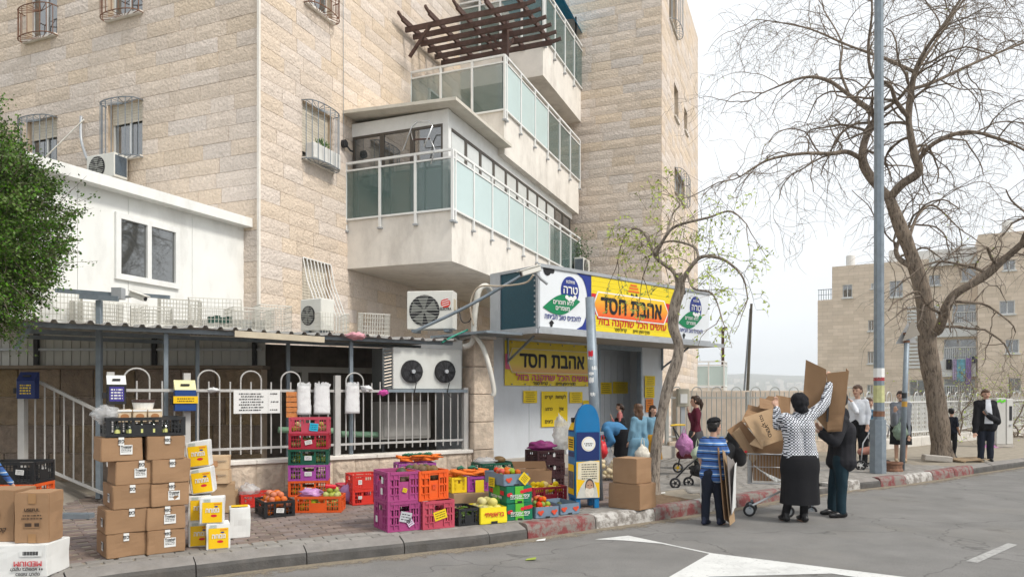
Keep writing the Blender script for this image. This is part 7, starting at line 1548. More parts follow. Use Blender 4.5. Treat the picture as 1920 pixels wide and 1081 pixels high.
# ---------- pergola, rail walker, balcony plants
pz = 11.15; 
def hp(px, py, z=pz): d = (z - CH) * F / (HY - py); return BF.loc(at(px, py, d))
pg = fthing(BF, 'pergola', 'dark brown wooden pergola with crossed beams over the middle balcony', 'pergola')
pA, pB, pC = hp(777, 50), hp(977, 14), hp(842, 116); x0_, x1_ = (pA[0] + pB[0]) / 2, pC[0]; yL, yR_ = -.1, pB[1]
for i in range(6): x = x0_ + (x1_ - x0_) * i / 5; MB().bar((x, yL, pz), (x, yR_ - .15, pz), .06, .13).build('beam', M_wood, pg); MB().bar((x, yR_ - .15, pz + .01), (x, yR_ - .4, pz + .05), .058, .08).build('beam_tip', M_wood, pg)
for i in range(5): y = yL - .1 + (yR_ - yL + .1) * i / 4; MB().bar((x0_ - .35, y, pz + .12), (x1_ + .3, y, pz + .13), .06, .13).build('rafter', M_wood, pg); MB().bar((x0_ - .35, y, pz + .13), (x0_ - .55, y, pz + .19), .053, .07).build('rafter_tip', M_wood, pg)
xp_, yp_ = BF.hit(948, 150, YB + .15)[0], YB + .15
MB().bar((xp_, yp_, Z2p - .3), (xp_, yp_, pz + .3), .14).build('post', M_wood, pg); MB().bar((xp_, yp_, pz - .55), (xp_ + .5, yp_, pz - .03), .07).bar((xp_, yp_, pz - .55), (xp_, yp_ + .5, pz - .03), .07).build('brace', M_wood, pg); MB().bar((x0_ - .05, yL - .15, pz - .75), (x0_ - .05, yL - .75, pz - .05), .07).build('brace', M_wood, pg)
wk = thing('metal_walker', 'bent tubular metal frame hung over the corner of the lower balcony rail', 'frame', BF.w(X1, YB + .9, Z1r)); Wp = lambda px, py, y=.0: BF.w(X1 - .1 - y, BF.hitx(px, py, X1 - .1 - y)[0], BF.hitx(px, py, X1 - .1 - y)[1]) - Vector(wk.location)
M_chr = mat('tube_metal', (.55, .55, .55), .25, .8, var=.05)
MB().tube([Wp(755, 283, .3), Wp(772, 238, .2), Wp(782, 228, .15), Wp(805, 228, .12), Wp(811, 236, .1), Wp(795, 275, .3)], .016, 8).build('loop', M_chr, wk, smooth=True); MB().tube([Wp(770, 245, 0), Wp(774, 262, 0), Wp(806, 258, 0), Wp(815, 280, -.05), Wp(808, 308, 0)], .013, 7).build('loop', M_chr, wk, smooth=True); MB().bar(Wp(775, 262, .1), Wp(806, 260, .1), .03).build('seat_bar', M_wood, wk)
bp2 = thing('balcony_plant', 'leafy potted plant spilling over the far end of the lower balcony', 'plant', BF.w(XE - .35, YB + .2, Z1p)); pf = MB(); rg = random.Random(3)
for k in range(500): p = Vector((rg.gauss(.1, .3), rg.gauss(-.15, .2), rg.gauss(.75, .28))); a = Vector((rg.gauss(0, 1), rg.gauss(0, 1), rg.gauss(0, 1))).normalized(); q = a.orthogonal().normalized(); pf.face([p, p + a * .05 + q * .03, p + a * .1, p + a * .05 - q * .03])
pf.build('leaves', mat('pot_leaf', (.04, .08, .02), .6, var=.3), bp2, kind='stuff'); MB().lathe([(.1, 0), (.15, .3), (.16, .32)], n=12).build('pot', mat('terracotta', (.3, .12, .06), .8), bp2)
pot = thing('window_planter', 'white planter box with green sprigs inside the barred window of the bright wall', 'planter', BF.w(wr[0][0] + .05, -.22, wr[0][2] - .03), BF.a); wv = wr[0][1] - wr[0][0]
MB().box(0, wv - .1, -.06, .18, 0, .34).build('trough', mat('planter_white', (.66, .65, .62), .6), pot, bev=.02); pf = MB()
for k in range(120): p = Vector((rg.uniform(.25, .6) * wv, rg.uniform(-.02, .12), .36 + rg.uniform(0, .12))); pf.face([p, p + Vector((.01, 0, .03)), p + Vector((rg.uniform(-.03, .03), 0, .07)), p + Vector((-.01, 0, .03))])
pf.build('sprigs', mat('sprig_green', (.06, .14, .03), .6), pot, kind='stuff')
tp = fthing(BF, 'blue_tarp', 'bright blue tarpaulin shade over the top balcony', 'tarp'); x_, z_ = BF.hit(1030, 10, YB + .1); b = MB(); xs = [X3 - .3, X3 + .8, X3 + 1.9, X3 + 2.6, XE + .3]
vs = [(x, YB * f, Z3r + .95 + .35 * math.sin(i * .8) * .3 + .4 * (1 - f) - (.5 if f > 1 else 0)) for i, x in enumerate(xs) for f in (0.1, .5, .9, 1.02)]; b.raw(vs, [(i * 4 + j, (i + 1) * 4 + j, (i + 1) * 4 + j + 1, i * 4 + j + 1) for i in range(4) for j in range(3)]); q = b.build('sheet', mat('tarp_blue', (.0, .25, .46), .5, var=.1), tp); md = q.modifiers.new('t', 'SOLIDIFY'); md.thickness = .01
for x in (X3 + .2, XE): MB().bar((x, YB + .1, Z3p), (x, YB + .1, Z3r + .9), .05).build('pole', M_dark, tp)
# ================================================================== people
def cap_mesh(bones):
    """tapered capsules as closed shells"""
    b = MB()
    for (p0, r0, p1, r1) in bones:
        p0, p1 = Vector(p0), Vector(p1); t = p1 - p0; L_ = t.length
        if L_ < 1e-5: b.ball(p0, r0, 12, 8); continue
        t.normalize(); n = 12; prof = []
        for k in range(5): a = -math.pi / 2 + k * math.pi / 8; prof.append((p0 + t * r0 * math.sin(a), max(1e-4, r0 * math.cos(a))))
        for k in range(5): a = k * math.pi / 8; prof.append((p1 + t * r1 * math.sin(a), max(1e-4, r1 * math.cos(a))))
        b.tube([q[0] for q in prof], [q[1] for q in prof], n)
    return b
def skinmesh(name, bones, voxel, material, smooth=3, fold=0.0, fscale=7.0, squash=None, seed=0):
    me = cap_mesh(bones).mesh('tmp', material); o = bpy.data.objects.new('tmp', me); COL.objects.link(o)
    m = o.modifiers.new('r', 'REMESH'); m.mode = 'VOXEL'; m.voxel_size = voxel; m.use_smooth_shade = True
    s = o.modifiers.new('s', 'SMOOTH'); s.factor = .5; s.iterations = smooth
    dg = bpy.context.evaluated_depsgraph_get(); dg.update(); r = bpy.data.meshes.new_from_object(o.evaluated_get(dg)); bpy.data.objects.remove(o); bpy.data.meshes.remove(me); r.name = name
    r.materials.clear(); r.materials.append(material)
    if fold:
        n = len(r.vertices); co = np.empty(n * 3); r.vertices.foreach_get('co', co); co = co.reshape(-1, 3); nr = np.empty(n * 3); r.vertices.foreach_get('normal', nr); nr = nr.reshape(-1, 3)
        f = np.array([noise.noise((c[0] * fscale + seed, c[1] * fscale, c[2] * fscale * .55)) + .5 * noise.noise((c[0] * fscale * 2.2, c[1] * fscale * 2.2 + seed, c[2] * fscale * 1.1)) for c in co]); co += nr * (f * fold)[:, None]; r.vertices.foreach_set('co', co.ravel())
    r.polygons.foreach_set('use_smooth', [True] * len(r.polygons)); r.update(); return r
M_skin = mat('skin', (.52, .31, .22), .5, var=.06, vs=20, spec=.4)
def cloth(n, c, **k): return mat('cloth_' + n, c, .85, var=.12, vs=14, spec=.2, bump=.25, bs=120, **k)
def stripes(n, cols, period):
    m = bpy.data.materials.new(n); m.use_nodes = True; N, L = m.node_tree.nodes, m.node_tree.links; b = N['Principled BSDF']; b.inputs['Roughness'].default_value = .85
    t = N.new('ShaderNodeTexCoord'); s = N.new('ShaderNodeSeparateXYZ'); d = N.new('ShaderNodeMath'); d.operation = 'DIVIDE'; d.inputs[1].default_value = period; f = N.new('ShaderNodeMath'); f.operation = 'FRACT'; r = N.new('ShaderNodeValToRGB'); r.color_ramp.interpolation = 'CONSTANT'
    L.new(t.outputs['Object'], s.inputs[0]); L.new(s.outputs[2], d.inputs[0]); L.new(d.outputs[0], f.inputs[0]); L.new(f.outputs[0], r.inputs[0]); L.new(r.outputs[0], b.inputs['Base Color'])
    e = r.color_ramp.elements; e[0].position = 0; e[0].color = (*cols[0][1], 1); e[1].position = cols[1][0]; e[1].color = (*cols[1][1], 1)
    for p, c in cols[2:]: q = e.new(p); q.color = (*c, 1)
    return m
def hounds():
    m = bpy.data.materials.new('houndstooth'); m.use_nodes = True; N, L = m.node_tree.nodes, m.node_tree.links; b = N['Principled BSDF']; b.inputs['Roughness'].default_value = .9
    t = N.new('ShaderNodeTexCoord'); s = N.new('ShaderNodeSeparateXYZ'); L.new(t.outputs['Object'], s.inputs[0])
    def band(sock, per, off=0):
        a = N.new('ShaderNodeMath'); a.operation = 'MULTIPLY_ADD'; a.inputs[1].default_value = 1 / per; a.inputs[2].default_value = off; L.new(sock, a.inputs[0]); f = N.new('ShaderNodeMath'); f.operation = 'FRACT'; L.new(a.outputs[0], f.inputs[0]); g = N.new('ShaderNodeMath'); g.operation = 'GREATER_THAN'; g.inputs[1].default_value = .42; L.new(f.outputs[0], g.inputs[0]); return g.outputs[0]
    # rows along z, columns along (x+y) so that the sides carry it too; both dark -> dark, one dark -> half
    ad = N.new('ShaderNodeMath'); ad.operation = 'MULTIPLY_ADD'; ad.inputs[1].default_value = .3; L.new(s.outputs[1], ad.inputs[0]); L.new(s.outputs[0], ad.inputs[2]); u = band(ad.outputs[0], .037); v = band(s.outputs[2], .037)
    mu = N.new('ShaderNodeMath'); mu.operation = 'ADD'; L.new(u, mu.inputs[0]); L.new(v, mu.inputs[1]); r = N.new('ShaderNodeValToRGB'); r.color_ramp.interpolation = 'CONSTANT'; e = r.color_ramp.elements; e[0].color = (.72, .74, .78, 1); e[1].position = .4; e[1].color = (.018, .02, .035, 1)
    q = N.new('ShaderNodeMath'); q.operation = 'MULTIPLY'; q.inputs[1].default_value = .5; L.new(mu.outputs[0], q.inputs[0]); L.new(q.outputs[0], r.inputs[0]); q2 = e.new(.9); q2.color = (.70, .72, .76, 1); e[0].color = (.72, .74, .78, 1); L.new(r.outputs[0], b.inputs['Base Color']); return m
K_black = cloth('black', (.012, .012, .014)); K_navy = cloth('navy', (.014, .018, .03)); K_white = cloth('white', (.70, .72, .76)); K_burg = cloth('burgundy', (.09, .012, .025)); K_lblue = cloth('light_blue', (.145, .27, .36)); K_sky = cloth('mid_blue', (.06, .19, .36)); K_pink = cloth('salmon', (.45, .16, .15)); K_must = cloth('mustard', (.36, .19, .02)); K_grey = cloth('grey', (.20, .215, .24)); K_hood = cloth('charcoal', (.022, .022, .026)); K_jean = cloth('teal_jeans', (.012, .032, .045)); K_rose = cloth('rose', (.55, .33, .30)); K_dkgrey = cloth('dark_grey', (.06, .06, .065)); K_brown = mat('cloth_shoe', (.05, .03, .02), .5)
K_boy = stripes('boy_stripes', [(0, (.04, .10, .30)), (.34, (.01, .015, .04)), (.48, (.05, .16, .42)), (.72, (.55, .62, .68)), (.82, (.05, .16, .42))], .095); K_boy2 = stripes('sweater_stripes', [(0, (.03, .08, .14)), (.5, (.10, .20, .28))], .10); K_check = hounds()
H_black = mat('hair_black', (.012, .010, .009), .45, var=.3, vs=30); H_dark = mat('hair_dark_brown', (.035, .018, .011), .45, var=.35, vs=30); H_brown = mat('hair_brown', (.10, .052, .028), .45, var=.35, vs=30); M_sole = mat('shoe_black', (.012, .012, .013), .35, var=.1)
def person(label, loc, face, H, J=None, outfit=None, hair=None, hair_m=H_dark, voxel=.012, group='people on the pavement', build=1.0, head_tilt=(0, 0), hands=None, head_face=None):
    """face: direction the body looks, degrees clockwise from away (+y). J: joints given in camera axes (x right, y away, z up) in metres"""
    k = H / 1.70; rz = -R(face); ca, sa = math.cos(rz), math.sin(rz)
    o = thing('person', label, 'person', loc, 0, group)
    W = lambda v: Vector((v[0] * ca - v[1] * sa, v[0] * sa + v[1] * ca, v[2]))        # body frame (looks +y, its right +x) -> camera axes
    D = {'pelvis': (0, 0, .94), 'belly': (0, .01, 1.10), 'chest': (0, 0, 1.29), 'neck': (0, -.005, 1.43), 'head': (0, .02, 1.575),
         'shR': (.152, -.01, 1.36), 'elR': (.215, -.03, 1.115), 'wrR': (.225, .05, .885), 'shL': (-.152, -.01, 1.36), 'elL': (-.215, -.03, 1.115), 'wrL': (-.225, .05, .885),
         'hiR': (.088, 0, .92), 'knR': (.095, .02, .50), 'anR': (.095, -.01, .085), 'hiL': (-.088, 0, .92), 'knL': (-.095, .02, .50), 'anL': (-.095, -.01, .085)}
    P = {n: W(Vector(v) * k) for n, v in D.items()}
    for n, v in (J or {}).items(): P[n] = Vector(v)
    hf = R(head_face if head_face is not None else face); fw = Vector((math.sin(hf), math.cos(hf), head_tilt[0])).normalized(); rt = Vector((math.cos(hf), -math.sin(hf), 0)); upv = rt.cross(fw)
    fwB = W((0, 1, 0)); rtB = W((1, 0, 0)); b = build * k
    hd = P['head']; hp_ = lambda x, y, z: hd + (rt * x + fw * y + upv * z) * k
    bones = [(hp_(0, -.012, .03), .088 * k, hp_(0, .012, .02), .086 * k), (hp_(0, .02, -.03), .07 * k, hp_(0, .045, -.075), .045 * k), (hp_(0, .09, .0), .012 * k, hp_(0, .112, -.022), .013 * k), (hp_(.085, -.005, .01), .016 * k, hp_(.088, -.01, -.02), .012 * k), (hp_(-.085, -.005, .01), .016 * k, hp_(-.088, -.01, -.02), .012 * k), (hp_(-.035, .075, -.03), .02 * k, hp_(.035, .075, -.03), .02 * k), (P['neck'] - Vector((0, 0, .03)), .055 * k, hp_(0, -.015, -.05), .048 * k)]
    ch, be, pe = P['chest'], P['belly'], P['pelvis']
    def torso(e): 
        t = []
        for s in (-1, 1): t += [(ch + rtB * .075 * b * s, (.095 + e) * b, be + rtB * .06 * b * s, (.088 + e) * b), (be + rtB * .06 * b * s, (.09 + e) * b, pe + rtB * .075 * b * s, (.095 + e) * b)]
        t += [(P['shR'], (.055 + e) * b, ch, (.09 + e) * b), (P['shL'], (.055 + e) * b, ch, (.09 + e) * b), (P['neck'] - Vector((0, 0, .05)) * k, (.055 + e) * b, ch, (.085 + e) * b)]
        return t
    def arm(s, e, upto=1.0, e2=None):
        sh, el, wr = P['sh' + s], P['el' + s], P['wr' + s]; e2 = e if e2 is None else e2; t = [(sh, (.05 + e) * b, el, (.038 + e) * b)]
        if upto > .5: t.append((el, (.038 + e) * b, el.lerp(wr, (upto - .5) * 2), (.028 + e2) * b))
        else: t = [(sh, (.05 + e) * b, sh.lerp(el, upto * 2), (.044 + e) * b)]
        return t
    def leg(s, e, e2=None):
        e2 = e if e2 is None else e2; return [(P['hi' + s], (.082 + e) * b, P['kn' + s], (.055 + e) * b), (P['kn' + s], (.053 + e) * b, P['an' + s], (.036 + e2) * b)]
    bones += torso(-.008) + arm('R', -.002) + arm('L', -.002) + leg('R', -.002) + leg('L', -.002)
    for s in 'RL':
        an = P['an' + s]; bones.append((an - Vector((0, 0, .04)) * k, .032 * k, an + fwB * .13 * k - Vector((0, 0, .055)) * k, .026 * k))
        wr, el = P['wr' + s], P['el' + s]; hd_dir = Vector((hands or {}).get(s, wr - el)).normalized(); sd = hd_dir.cross(Vector((0, 0, 1))); sd = sd.normalized() if sd.length > .2 else hd_dir.cross(fwB).normalized(); pn = sd.cross(hd_dir)
        palm = wr + hd_dir * .075 * k
        for q in (-1, 0, 1): bones.append((wr + sd * q * .012 * k, .02 * k, palm + sd * q * .022 * k, .0155 * k))
        for q in range(4):
            st = palm + sd * (q - 1.5) * .0195 * k; L_ = (.068, .078, .073, .058)[q] * k; m1 = st + hd_dir * L_ * .55 + pn * .006; m2 = m1 + (hd_dir * .8 + pn * .6).normalized() * L_ * .5; bones += [(st, .0098 * k, m1, .009 * k), (m1, .009 * k, m2, .0075 * k)]
        th = wr + hd_dir * .03 * k - sd * .022 * k; bones += [(th, .012 * k, th - sd * .03 * k + hd_dir * .03 * k, .0105 * k), (th - sd * .03 * k + hd_dir * .03 * k, .0105 * k, th - sd * .035 * k + hd_dir * .06 * k + pn * .012, .0085 * k)]
    link('body', skinmesh('body', bones, min(voxel, .010), M_skin, 2), o)
    for x in (-.034, .034): MB().ball(hp_(x, .087, .012), .0105 * k, 8, 5).build('eye', M_dark, o, smooth=True)
    MB().tube([hp_(-.022, .088, -.052), hp_(0, .096, -.053), hp_(.022, .088, -.052)], .0052 * k, 6).build('mouth', mat('lips', (.36, .12, .10), .5), o, smooth=True)
    for x in (-.034, .034): MB().tube([hp_(x - .016, .09, .034), hp_(x + .016, .09, .034)], .0045 * k, 5).build('eyebrow', hair_m, o)
    R_ = voxel
    for spec in outfit or []:
        kind, m = spec[0], spec[1]; kw = spec[2] if len(spec) > 2 else {}
        if kind in ('shirt', 'jacket', 'sweater'):
            e = {'shirt': .010, 'sweater': .017, 'jacket': .028}[kind]; bn = torso(e) + arm('R', e, kw.get('sl', .95), e - .004) + arm('L', e, kw.get('sl', .95), e - .004)
            if kw.get('long'): bn += [(pe + rtB * .07 * b * s, (.10 + e) * b, pe + rtB * .075 * b * s - Vector((0, 0, kw['long'])), (.105 + e) * b) for s in (-1, 1)]
            if kw.get('hood'): bn += [(P['neck'] - fwB * .06 * k, .07 * k, P['neck'] - fwB * .09 * k - Vector((0, 0, .06)), .06 * k), (P['neck'] + rtB * .05, .045 * k, P['neck'] - rtB * .05, .045 * k)]
            link(kw.get('name', kind), skinmesh(kind, bn, R_, m, 4, .011 if kind != 'shirt' else .007, 8, seed=len(label)), o)
        elif kind == 'trousers': link('trousers', skinmesh('trousers', leg('R', .014, .02) + leg('L', .014, .02) + [(pe + rtB * .06 * b, .105 * b, pe - rtB * .06 * b, .105 * b)], R_, m, 3, .010, 9, seed=len(label)), o)
        elif kind == 'skirt':
            top, bot, wt_, wb = kw['top'], kw['bot'], kw['wt'], kw['wb']; sk = MB(); n, kk = 36, 14; vs = []; cx_ = pe.x; cy_ = pe.y; ox, oy = kw.get('off', (0, 0))
            for j in range(kk + 1):
                t = j / kk; ww = wt_ * (1 - t) + wb * t + .02 * math.sin(math.pi * min(1, t * 2.2)); z = top + (bot - top) * t
                for i in range(n):
                    a = 2 * math.pi * i / n; f = 1 + .05 * t * math.sin(a * 7 + len(label)) + .06 * t * noise.noise((math.cos(a) * 2, math.sin(a) * 2, t * 1.5 + len(label))); q_ = rtB * math.cos(a) * ww * f + fwB * math.sin(a) * ww * .74 * f; vs.append((cx_ + ox * t + q_.x, cy_ + oy * t + q_.y, z))
            sk.raw(vs, [(j * n + (i + 1) % n, j * n + i, (j + 1) * n + i, (j + 1) * n + (i + 1) % n) for j in range(kk) for i in range(n)] + [tuple(range(n))]); sk.build('skirt', m, o, smooth=True)
        elif kind == 'shoes':
            for s in 'RL':
                an = P['an' + s]; f0 = an - Vector((0, 0, an.z - .045 * k)) if an.z < .15 else an - Vector((0, 0, .045)); bn = [(f0 - fwB * .05 * k, .043 * k, f0 + fwB * .08 * k, .042 * k), (f0 + fwB * .07 * k - Vector((0, 0, .006)), .042 * k, f0 + fwB * .15 * k - Vector((0, 0, .012)), .031 * k), (f0 - fwB * .04 * k, .04 * k, f0 - fwB * .03 * k + Vector((0, 0, .05)), .04 * k)]
                link('shoe', skinmesh('shoe', bn, .011, m, 2), o)
        elif kind == 'socks': 
            for s in 'RL': link('sock', skinmesh('sock', [(P['kn' + s], .052 * b, P['an' + s], .042 * b)], .012, m, 2), o)
        elif kind == 'tassel':
            for s in kw.get('sides', 'R'): p = P['hi' + s] + rtB * (.12 if s == 'R' else -.12) * b; MB().tube([p + Vector((0, 0, .1)), p, p - Vector((0, 0, .3))], [.006, .007, .008], 5).build('tassel', M_label, o)
    # hair or head covering
    cap = [(hp_(0, -.02, .045), .098 * k, hp_(0, -.03, .02), .097 * k), (hp_(0, .035, .075), .062 * k, hp_(0, -.03, .055), .095 * k)]
    if hair == 'short': hb_ = cap + [(hp_(.075, -.03, .0), .03 * k, hp_(-.075, -.03, .0), .03 * k), (hp_(0, -.06, -.02), .05 * k, hp_(0, -.05, .03), .06 * k)]
    elif hair == 'scarf': hb_ = [(hp_(0, -.015, .05), .108 * k, hp_(0, -.04, .02), .108 * k), (hp_(0, .04, .07), .07 * k, hp_(0, -.03, .05), .10 * k), (hp_(0, -.075, -.05), .075 * k, hp_(0, -.05, .0), .09 * k), (hp_(.05, -.07, -.07), .04 * k, hp_(-.05, -.07, -.07), .04 * k)]
    elif hair == 'pony': hb_ = cap + [(hp_(0, -.06, -.03), .06 * k, hp_(0, -.05, .03), .07 * k), (hp_(0, -.12, .04), .035 * k, hp_(0, -.15, -.05), .042 * k), (hp_(0, -.15, -.05), .042 * k, hp_(.01, -.13, -.2), .022 * k)]
    else: hb_ = cap + [(hp_(.07, -.03, -.02), .04 * k, hp_(.075, -.04, -.14), .036 * k), (hp_(-.07, -.03, -.02), .04 * k, hp_(-.075, -.04, -.14), .036 * k), (hp_(0, -.06, 0), .07 * k, hp_(0, -.075, -.18), .06 * k), (hp_(.04, -.07, -.1), .05 * k, hp_(-.04, -.07, -.2), .045 * k)]
    link('headscarf' if hair == 'scarf' else 'hair', skinmesh('hair', hb_, .010, hair_m, 2, .009, 24, seed=len(label)), o)
    return o, P, hp_
def cam_pt(px, py, d, loc, dy=0.0): q = at(px, py, d + dy); return tuple(q - Vector(loc))
FG = 'people loading cardboard in the road'
# woman in houndstooth, back to camera, arms raised
wl_ = gnd(1497, 978, 0); dW = wl_.y; j = lambda px, py, dy=0: cam_pt(px, py, dW, wl_, dy)
wm, _, _ = person('woman in black and white houndstooth cardigan, black skirt and headscarf lifting cardboard in the road', wl_, -4, 1.66,
    {'head': j(1498, 757, .02), 'neck': j(1496, 775, 0), 'shR': j(1520, 779, .0), 'elR': j(1548, 755, .05), 'wrR': j(1555, 716, .16), 'shL': j(1472, 785, .0), 'elL': j(1459, 797, .12), 'wrL': j(1456, 764, .26), 'chest': j(1497, 800), 'belly': j(1499, 826), 'pelvis': j(1500, 848), 'knR': j(1509, 910), 'anR': j(1507, 968, .03), 'knL': j(1485, 910), 'anL': j(1472, 966, .06)},
    [('sweater', K_check, {'long': .03, 'name': 'cardigan'}), ('skirt', K_black, {'top': .86, 'bot': .235, 'wt': .225, 'wb': .245}), ('socks', K_black), ('shoes', M_sole)], 'scarf', K_black, .009, FG, 1.22, hands={'R': (0.0, .1, 1), 'L': (-.05, .25, 1)})
# boy in striped shirt
bl_ = gnd(1338, 983, 0); dB_ = bl_.y; j = lambda px, py, dy=0: cam_pt(px, py, dB_, bl_, dy)
person('boy in blue striped polo shirt and black skullcap holding flattened boxes in the road', bl_, 40, 1.34,
    {'head': j(1340, 801), 'neck': j(1337, 818), 'shL': j(1320, 826, .03), 'shR': j(1352, 826, -.03), 'chest': j(1336, 838), 'belly': j(1336, 862), 'pelvis': j(1336, 886), 'elR': j(1362, 848, -.02), 'wrR': j(1361, 846, .16), 'elL': j(1312, 855, .05), 'wrL': j(1318, 878, .14), 'hiL': j(1329, 888), 'hiR': j(1345, 888), 'knL': j(1324, 930), 'anL': j(1322, 972), 'knR': j(1347, 932), 'anR': j(1351, 976)},
    [('shirt', K_boy, {'sl': .46, 'long': .02}), ('trousers', K_navy), ('shoes', mat('shoe_navy', (.01, .015, .04), .6)), ('tassel', M_label, {'sides': 'L'})], 'short', H_black, .009, FG, 1.12, head_face=70, hands={'R': (.3, .8, 0)})
kp = MB().lathe([(.001, .052), (.05, .045), (.08, .02), (.092, -.015)], n=16).build('skullcap', K_black); kp.location = Vector(j(1338, 789)) + bl_; kp.rotation_euler = (R(-12), R(-10), 0); tag(kp, 'black skullcap on the head of the boy in the striped shirt', 'skullcap')
# person in hoodie
hl_ = gnd(1568, 967, 0); dH = hl_.y; j = lambda px, py, dy=0: cam_pt(px, py, dH, hl_, dy)
person('person in charcoal hoodie and teal jeans with the head hidden behind cardboard', hl_, -100, 1.68,
    {'head': j(1572, 752, .05), 'neck': j(1574, 772), 'shR': j(1575, 787, .16), 'shL': j(1580, 790, -.16), 'chest': j(1578, 806), 'belly': j(1578, 832), 'pelvis': j(1577, 858), 'elL': j(1566, 828, -.26), 'wrL': j(1540, 812, -.16), 'elR': j(1560, 826, .2), 'wrR': j(1540, 806, .1), 'hiL': j(1577, 862, -.09), 'hiR': j(1572, 862, .09), 'knL': j(1578, 912, -.1), 'anL': j(1577, 958, -.12), 'knR': j(1564, 910, .1), 'anR': j(1560, 952, .12)},
    [('jacket', K_hood, {'hood': True, 'long': .04, 'name': 'hoodie'}), ('trousers', K_jean), ('shoes', M_sole)], 'short', H_black, .010, FG, 1.1)
# shoppers by the shop
def stand(label, px, feet, top, d, face, outfit, hair, hm, J=None, build=1.0, z=PZ, group='shoppers near the shop', hands=None, hf=None, tilt=(0, 0)):
    loc = at(px, HY, d); loc.z = z; H = CH + (HY - top) / F * d - z; return person(label, loc, face, H, {n: tuple(at(v[0], v[1], d + (v[2] if len(v) > 2 else 0)) - loc) for n, v in (J or {}).items()}, outfit, hair, hm, .013, group, build, tilt, hands, hf)
stand('girl in burgundy sweater with a ponytail, hand at her mouth, by the picket fence', 1305, 0, 742, 14.3, -80, [('sweater', K_burg, {'long': .03}), ('skirt', K_dkgrey, {'top': .76, 'bot': .3, 'wt': .17, 'wb': .21}), ('socks', K_black), ('shoes', M_sole)], 'pony', H_dark, {'wrR': (1291, 773, -.02), 'elR': (1302, 800, -.1)}, 1.05, hands={'R': (-.3, 0, 1)})
stand('girl in long light blue cardigan seen from behind near the cartons', 1197, 0, 757, 12.3, -35, [('sweater', K_lblue, {'long': .06, 'name': 'cardigan'}), ('skirt', K_lblue, {'top': .74, 'bot': .36, 'wt': .17, 'wb': .21}), ('socks', K_white), ('shoes', M_sole)], 'long', H_brown, {'elR': (1208, 812, -.05), 'wrR': (1209, 842, -.02)}, 1.1)
lb = at(1170, HY, 12.9); lb.z = PZ; jb = lambda px, py, dy=0: cam_pt(px, py, 12.9, lb, dy)
person('woman in blue top and black skirt bending over a bag at the shop door', lb, -80, 1.62, {'pelvis': jb(1170, 815), 'belly': jb(1158, 803), 'chest': jb(1141, 802), 'neck': jb(1130, 808), 'head': jb(1122, 816, .05), 'shR': jb(1138, 806, .15), 'shL': jb(1138, 806, -.15), 'elL': jb(1148, 826, -.2), 'wrL': jb(1136, 840, -.15), 'elR': jb(1142, 828, .18), 'wrR': jb(1132, 842, .12), 'hiR': jb(1171, 818, .09), 'hiL': jb(1171, 818, -.09), 'knR': jb(1164, 860, .09), 'knL': jb(1166, 860, -.09), 'anR': jb(1168, 888, .09), 'anL': jb(1170, 888, -.09)}, [('sweater', K_sky, {'long': .0}), ('skirt', K_black, {'top': .86, 'bot': .2, 'wt': .21, 'wb': .24, 'off': (-.03, 0)}), ('shoes', M_sole)], 'scarf', cloth('mustard_scarf', (.4, .22, .03)), .013, 'shoppers near the shop', 1.15, (-.7, 0))
stand('girl in salmon pink top in the shop doorway with a hand at her face', 1162, 0, 756, 15.3, -75, [('shirt', K_pink, {}), ('skirt', K_black, {'top': .72, 'bot': .3, 'wt': .13, 'wb': .17}), ('shoes', M_sole)], 'pony', H_dark, {'wrR': (1147, 783, -.03), 'elR': (1156, 800, -.08)}, 1.0, z=.42, hands={'R': (-.2, 0, 1)})
stand('girl in blue top and mustard skirt peeking out beside the young tree', 1224, 0, 760, 13.7, 160, [('sweater', K_lblue, {}), ('skirt', K_must, {'top': .72, 'bot': .25, 'wt': .14, 'wb': .19}), ('socks', K_white), ('shoes', M_sole)], 'long', H_dark)
# people at the right
GR = 'people waiting on the right pavement'
stand('man in white shirt and black trousers behind the hooded person', 1608, 0, 722, 14.6, -130, [('shirt', K_white, {}), ('trousers', K_black), ('shoes', M_sole), ('tassel', M_label, {'sides': 'RL'})], 'short', H_brown, {'wrR': (1597, 752, -.12), 'elR': (1606, 772, -.2)}, 1.08, group=GR, hands={'R': (-.6, .2, .5)})
stand('boy in striped blue sweater beside the lamp post', 1629, 0, 746, 14.9, 175, [('sweater', K_boy2, {'long': .03}), ('trousers', K_black), ('shoes', M_sole)], 'short', H_brown, None, 1.05, group=GR)
stand('woman in grey cardigan and pink blouse carrying a green bag by the road sign', 1689, 0, 733, 15.9, 205, [('shirt', K_rose, {'sl': .9}), ('jacket', K_grey, {'name': 'cardigan', 'long': .05}), ('skirt', K_black, {'top': .86, 'bot': .38, 'wt': .19, 'wb': .22}), ('shoes', cloth('beige_shoe', (.4, .3, .2)))], 'pony', H_dark, {'elL': (1701, 790, -.1), 'wrL': (1703, 815, -.15), 'elR': (1676, 795, -.1), 'wrR': (1678, 772, -.25)}, 1.1, group=GR)
stand('boy in dark shirt half hidden behind the big tree trunk', 1784, 0, 765, 16.9, 60, [('shirt', K_navy, {'sl': .5, 'long': .03}), ('trousers', K_black), ('shoes', M_sole)], 'short', H_black, None, 1.05, group=GR)
pm_, PJ, _ = stand('man in black jacket and white shirt holding a phone on the right pavement', 1848, 0, 730, 16.0, 195, [('shirt', K_white, {}), ('jacket', K_black, {'long': .10}), ('trousers', K_navy), ('shoes', M_sole), ('tassel', M_label, {'sides': 'L'})], 'short', H_brown, {'elL': (1870, 790, -.1), 'wrL': (1850, 776, -.3), 'elR': (1830, 790, -.05), 'wrR': (1828, 810, -.15)}, 1.22, group=GR)
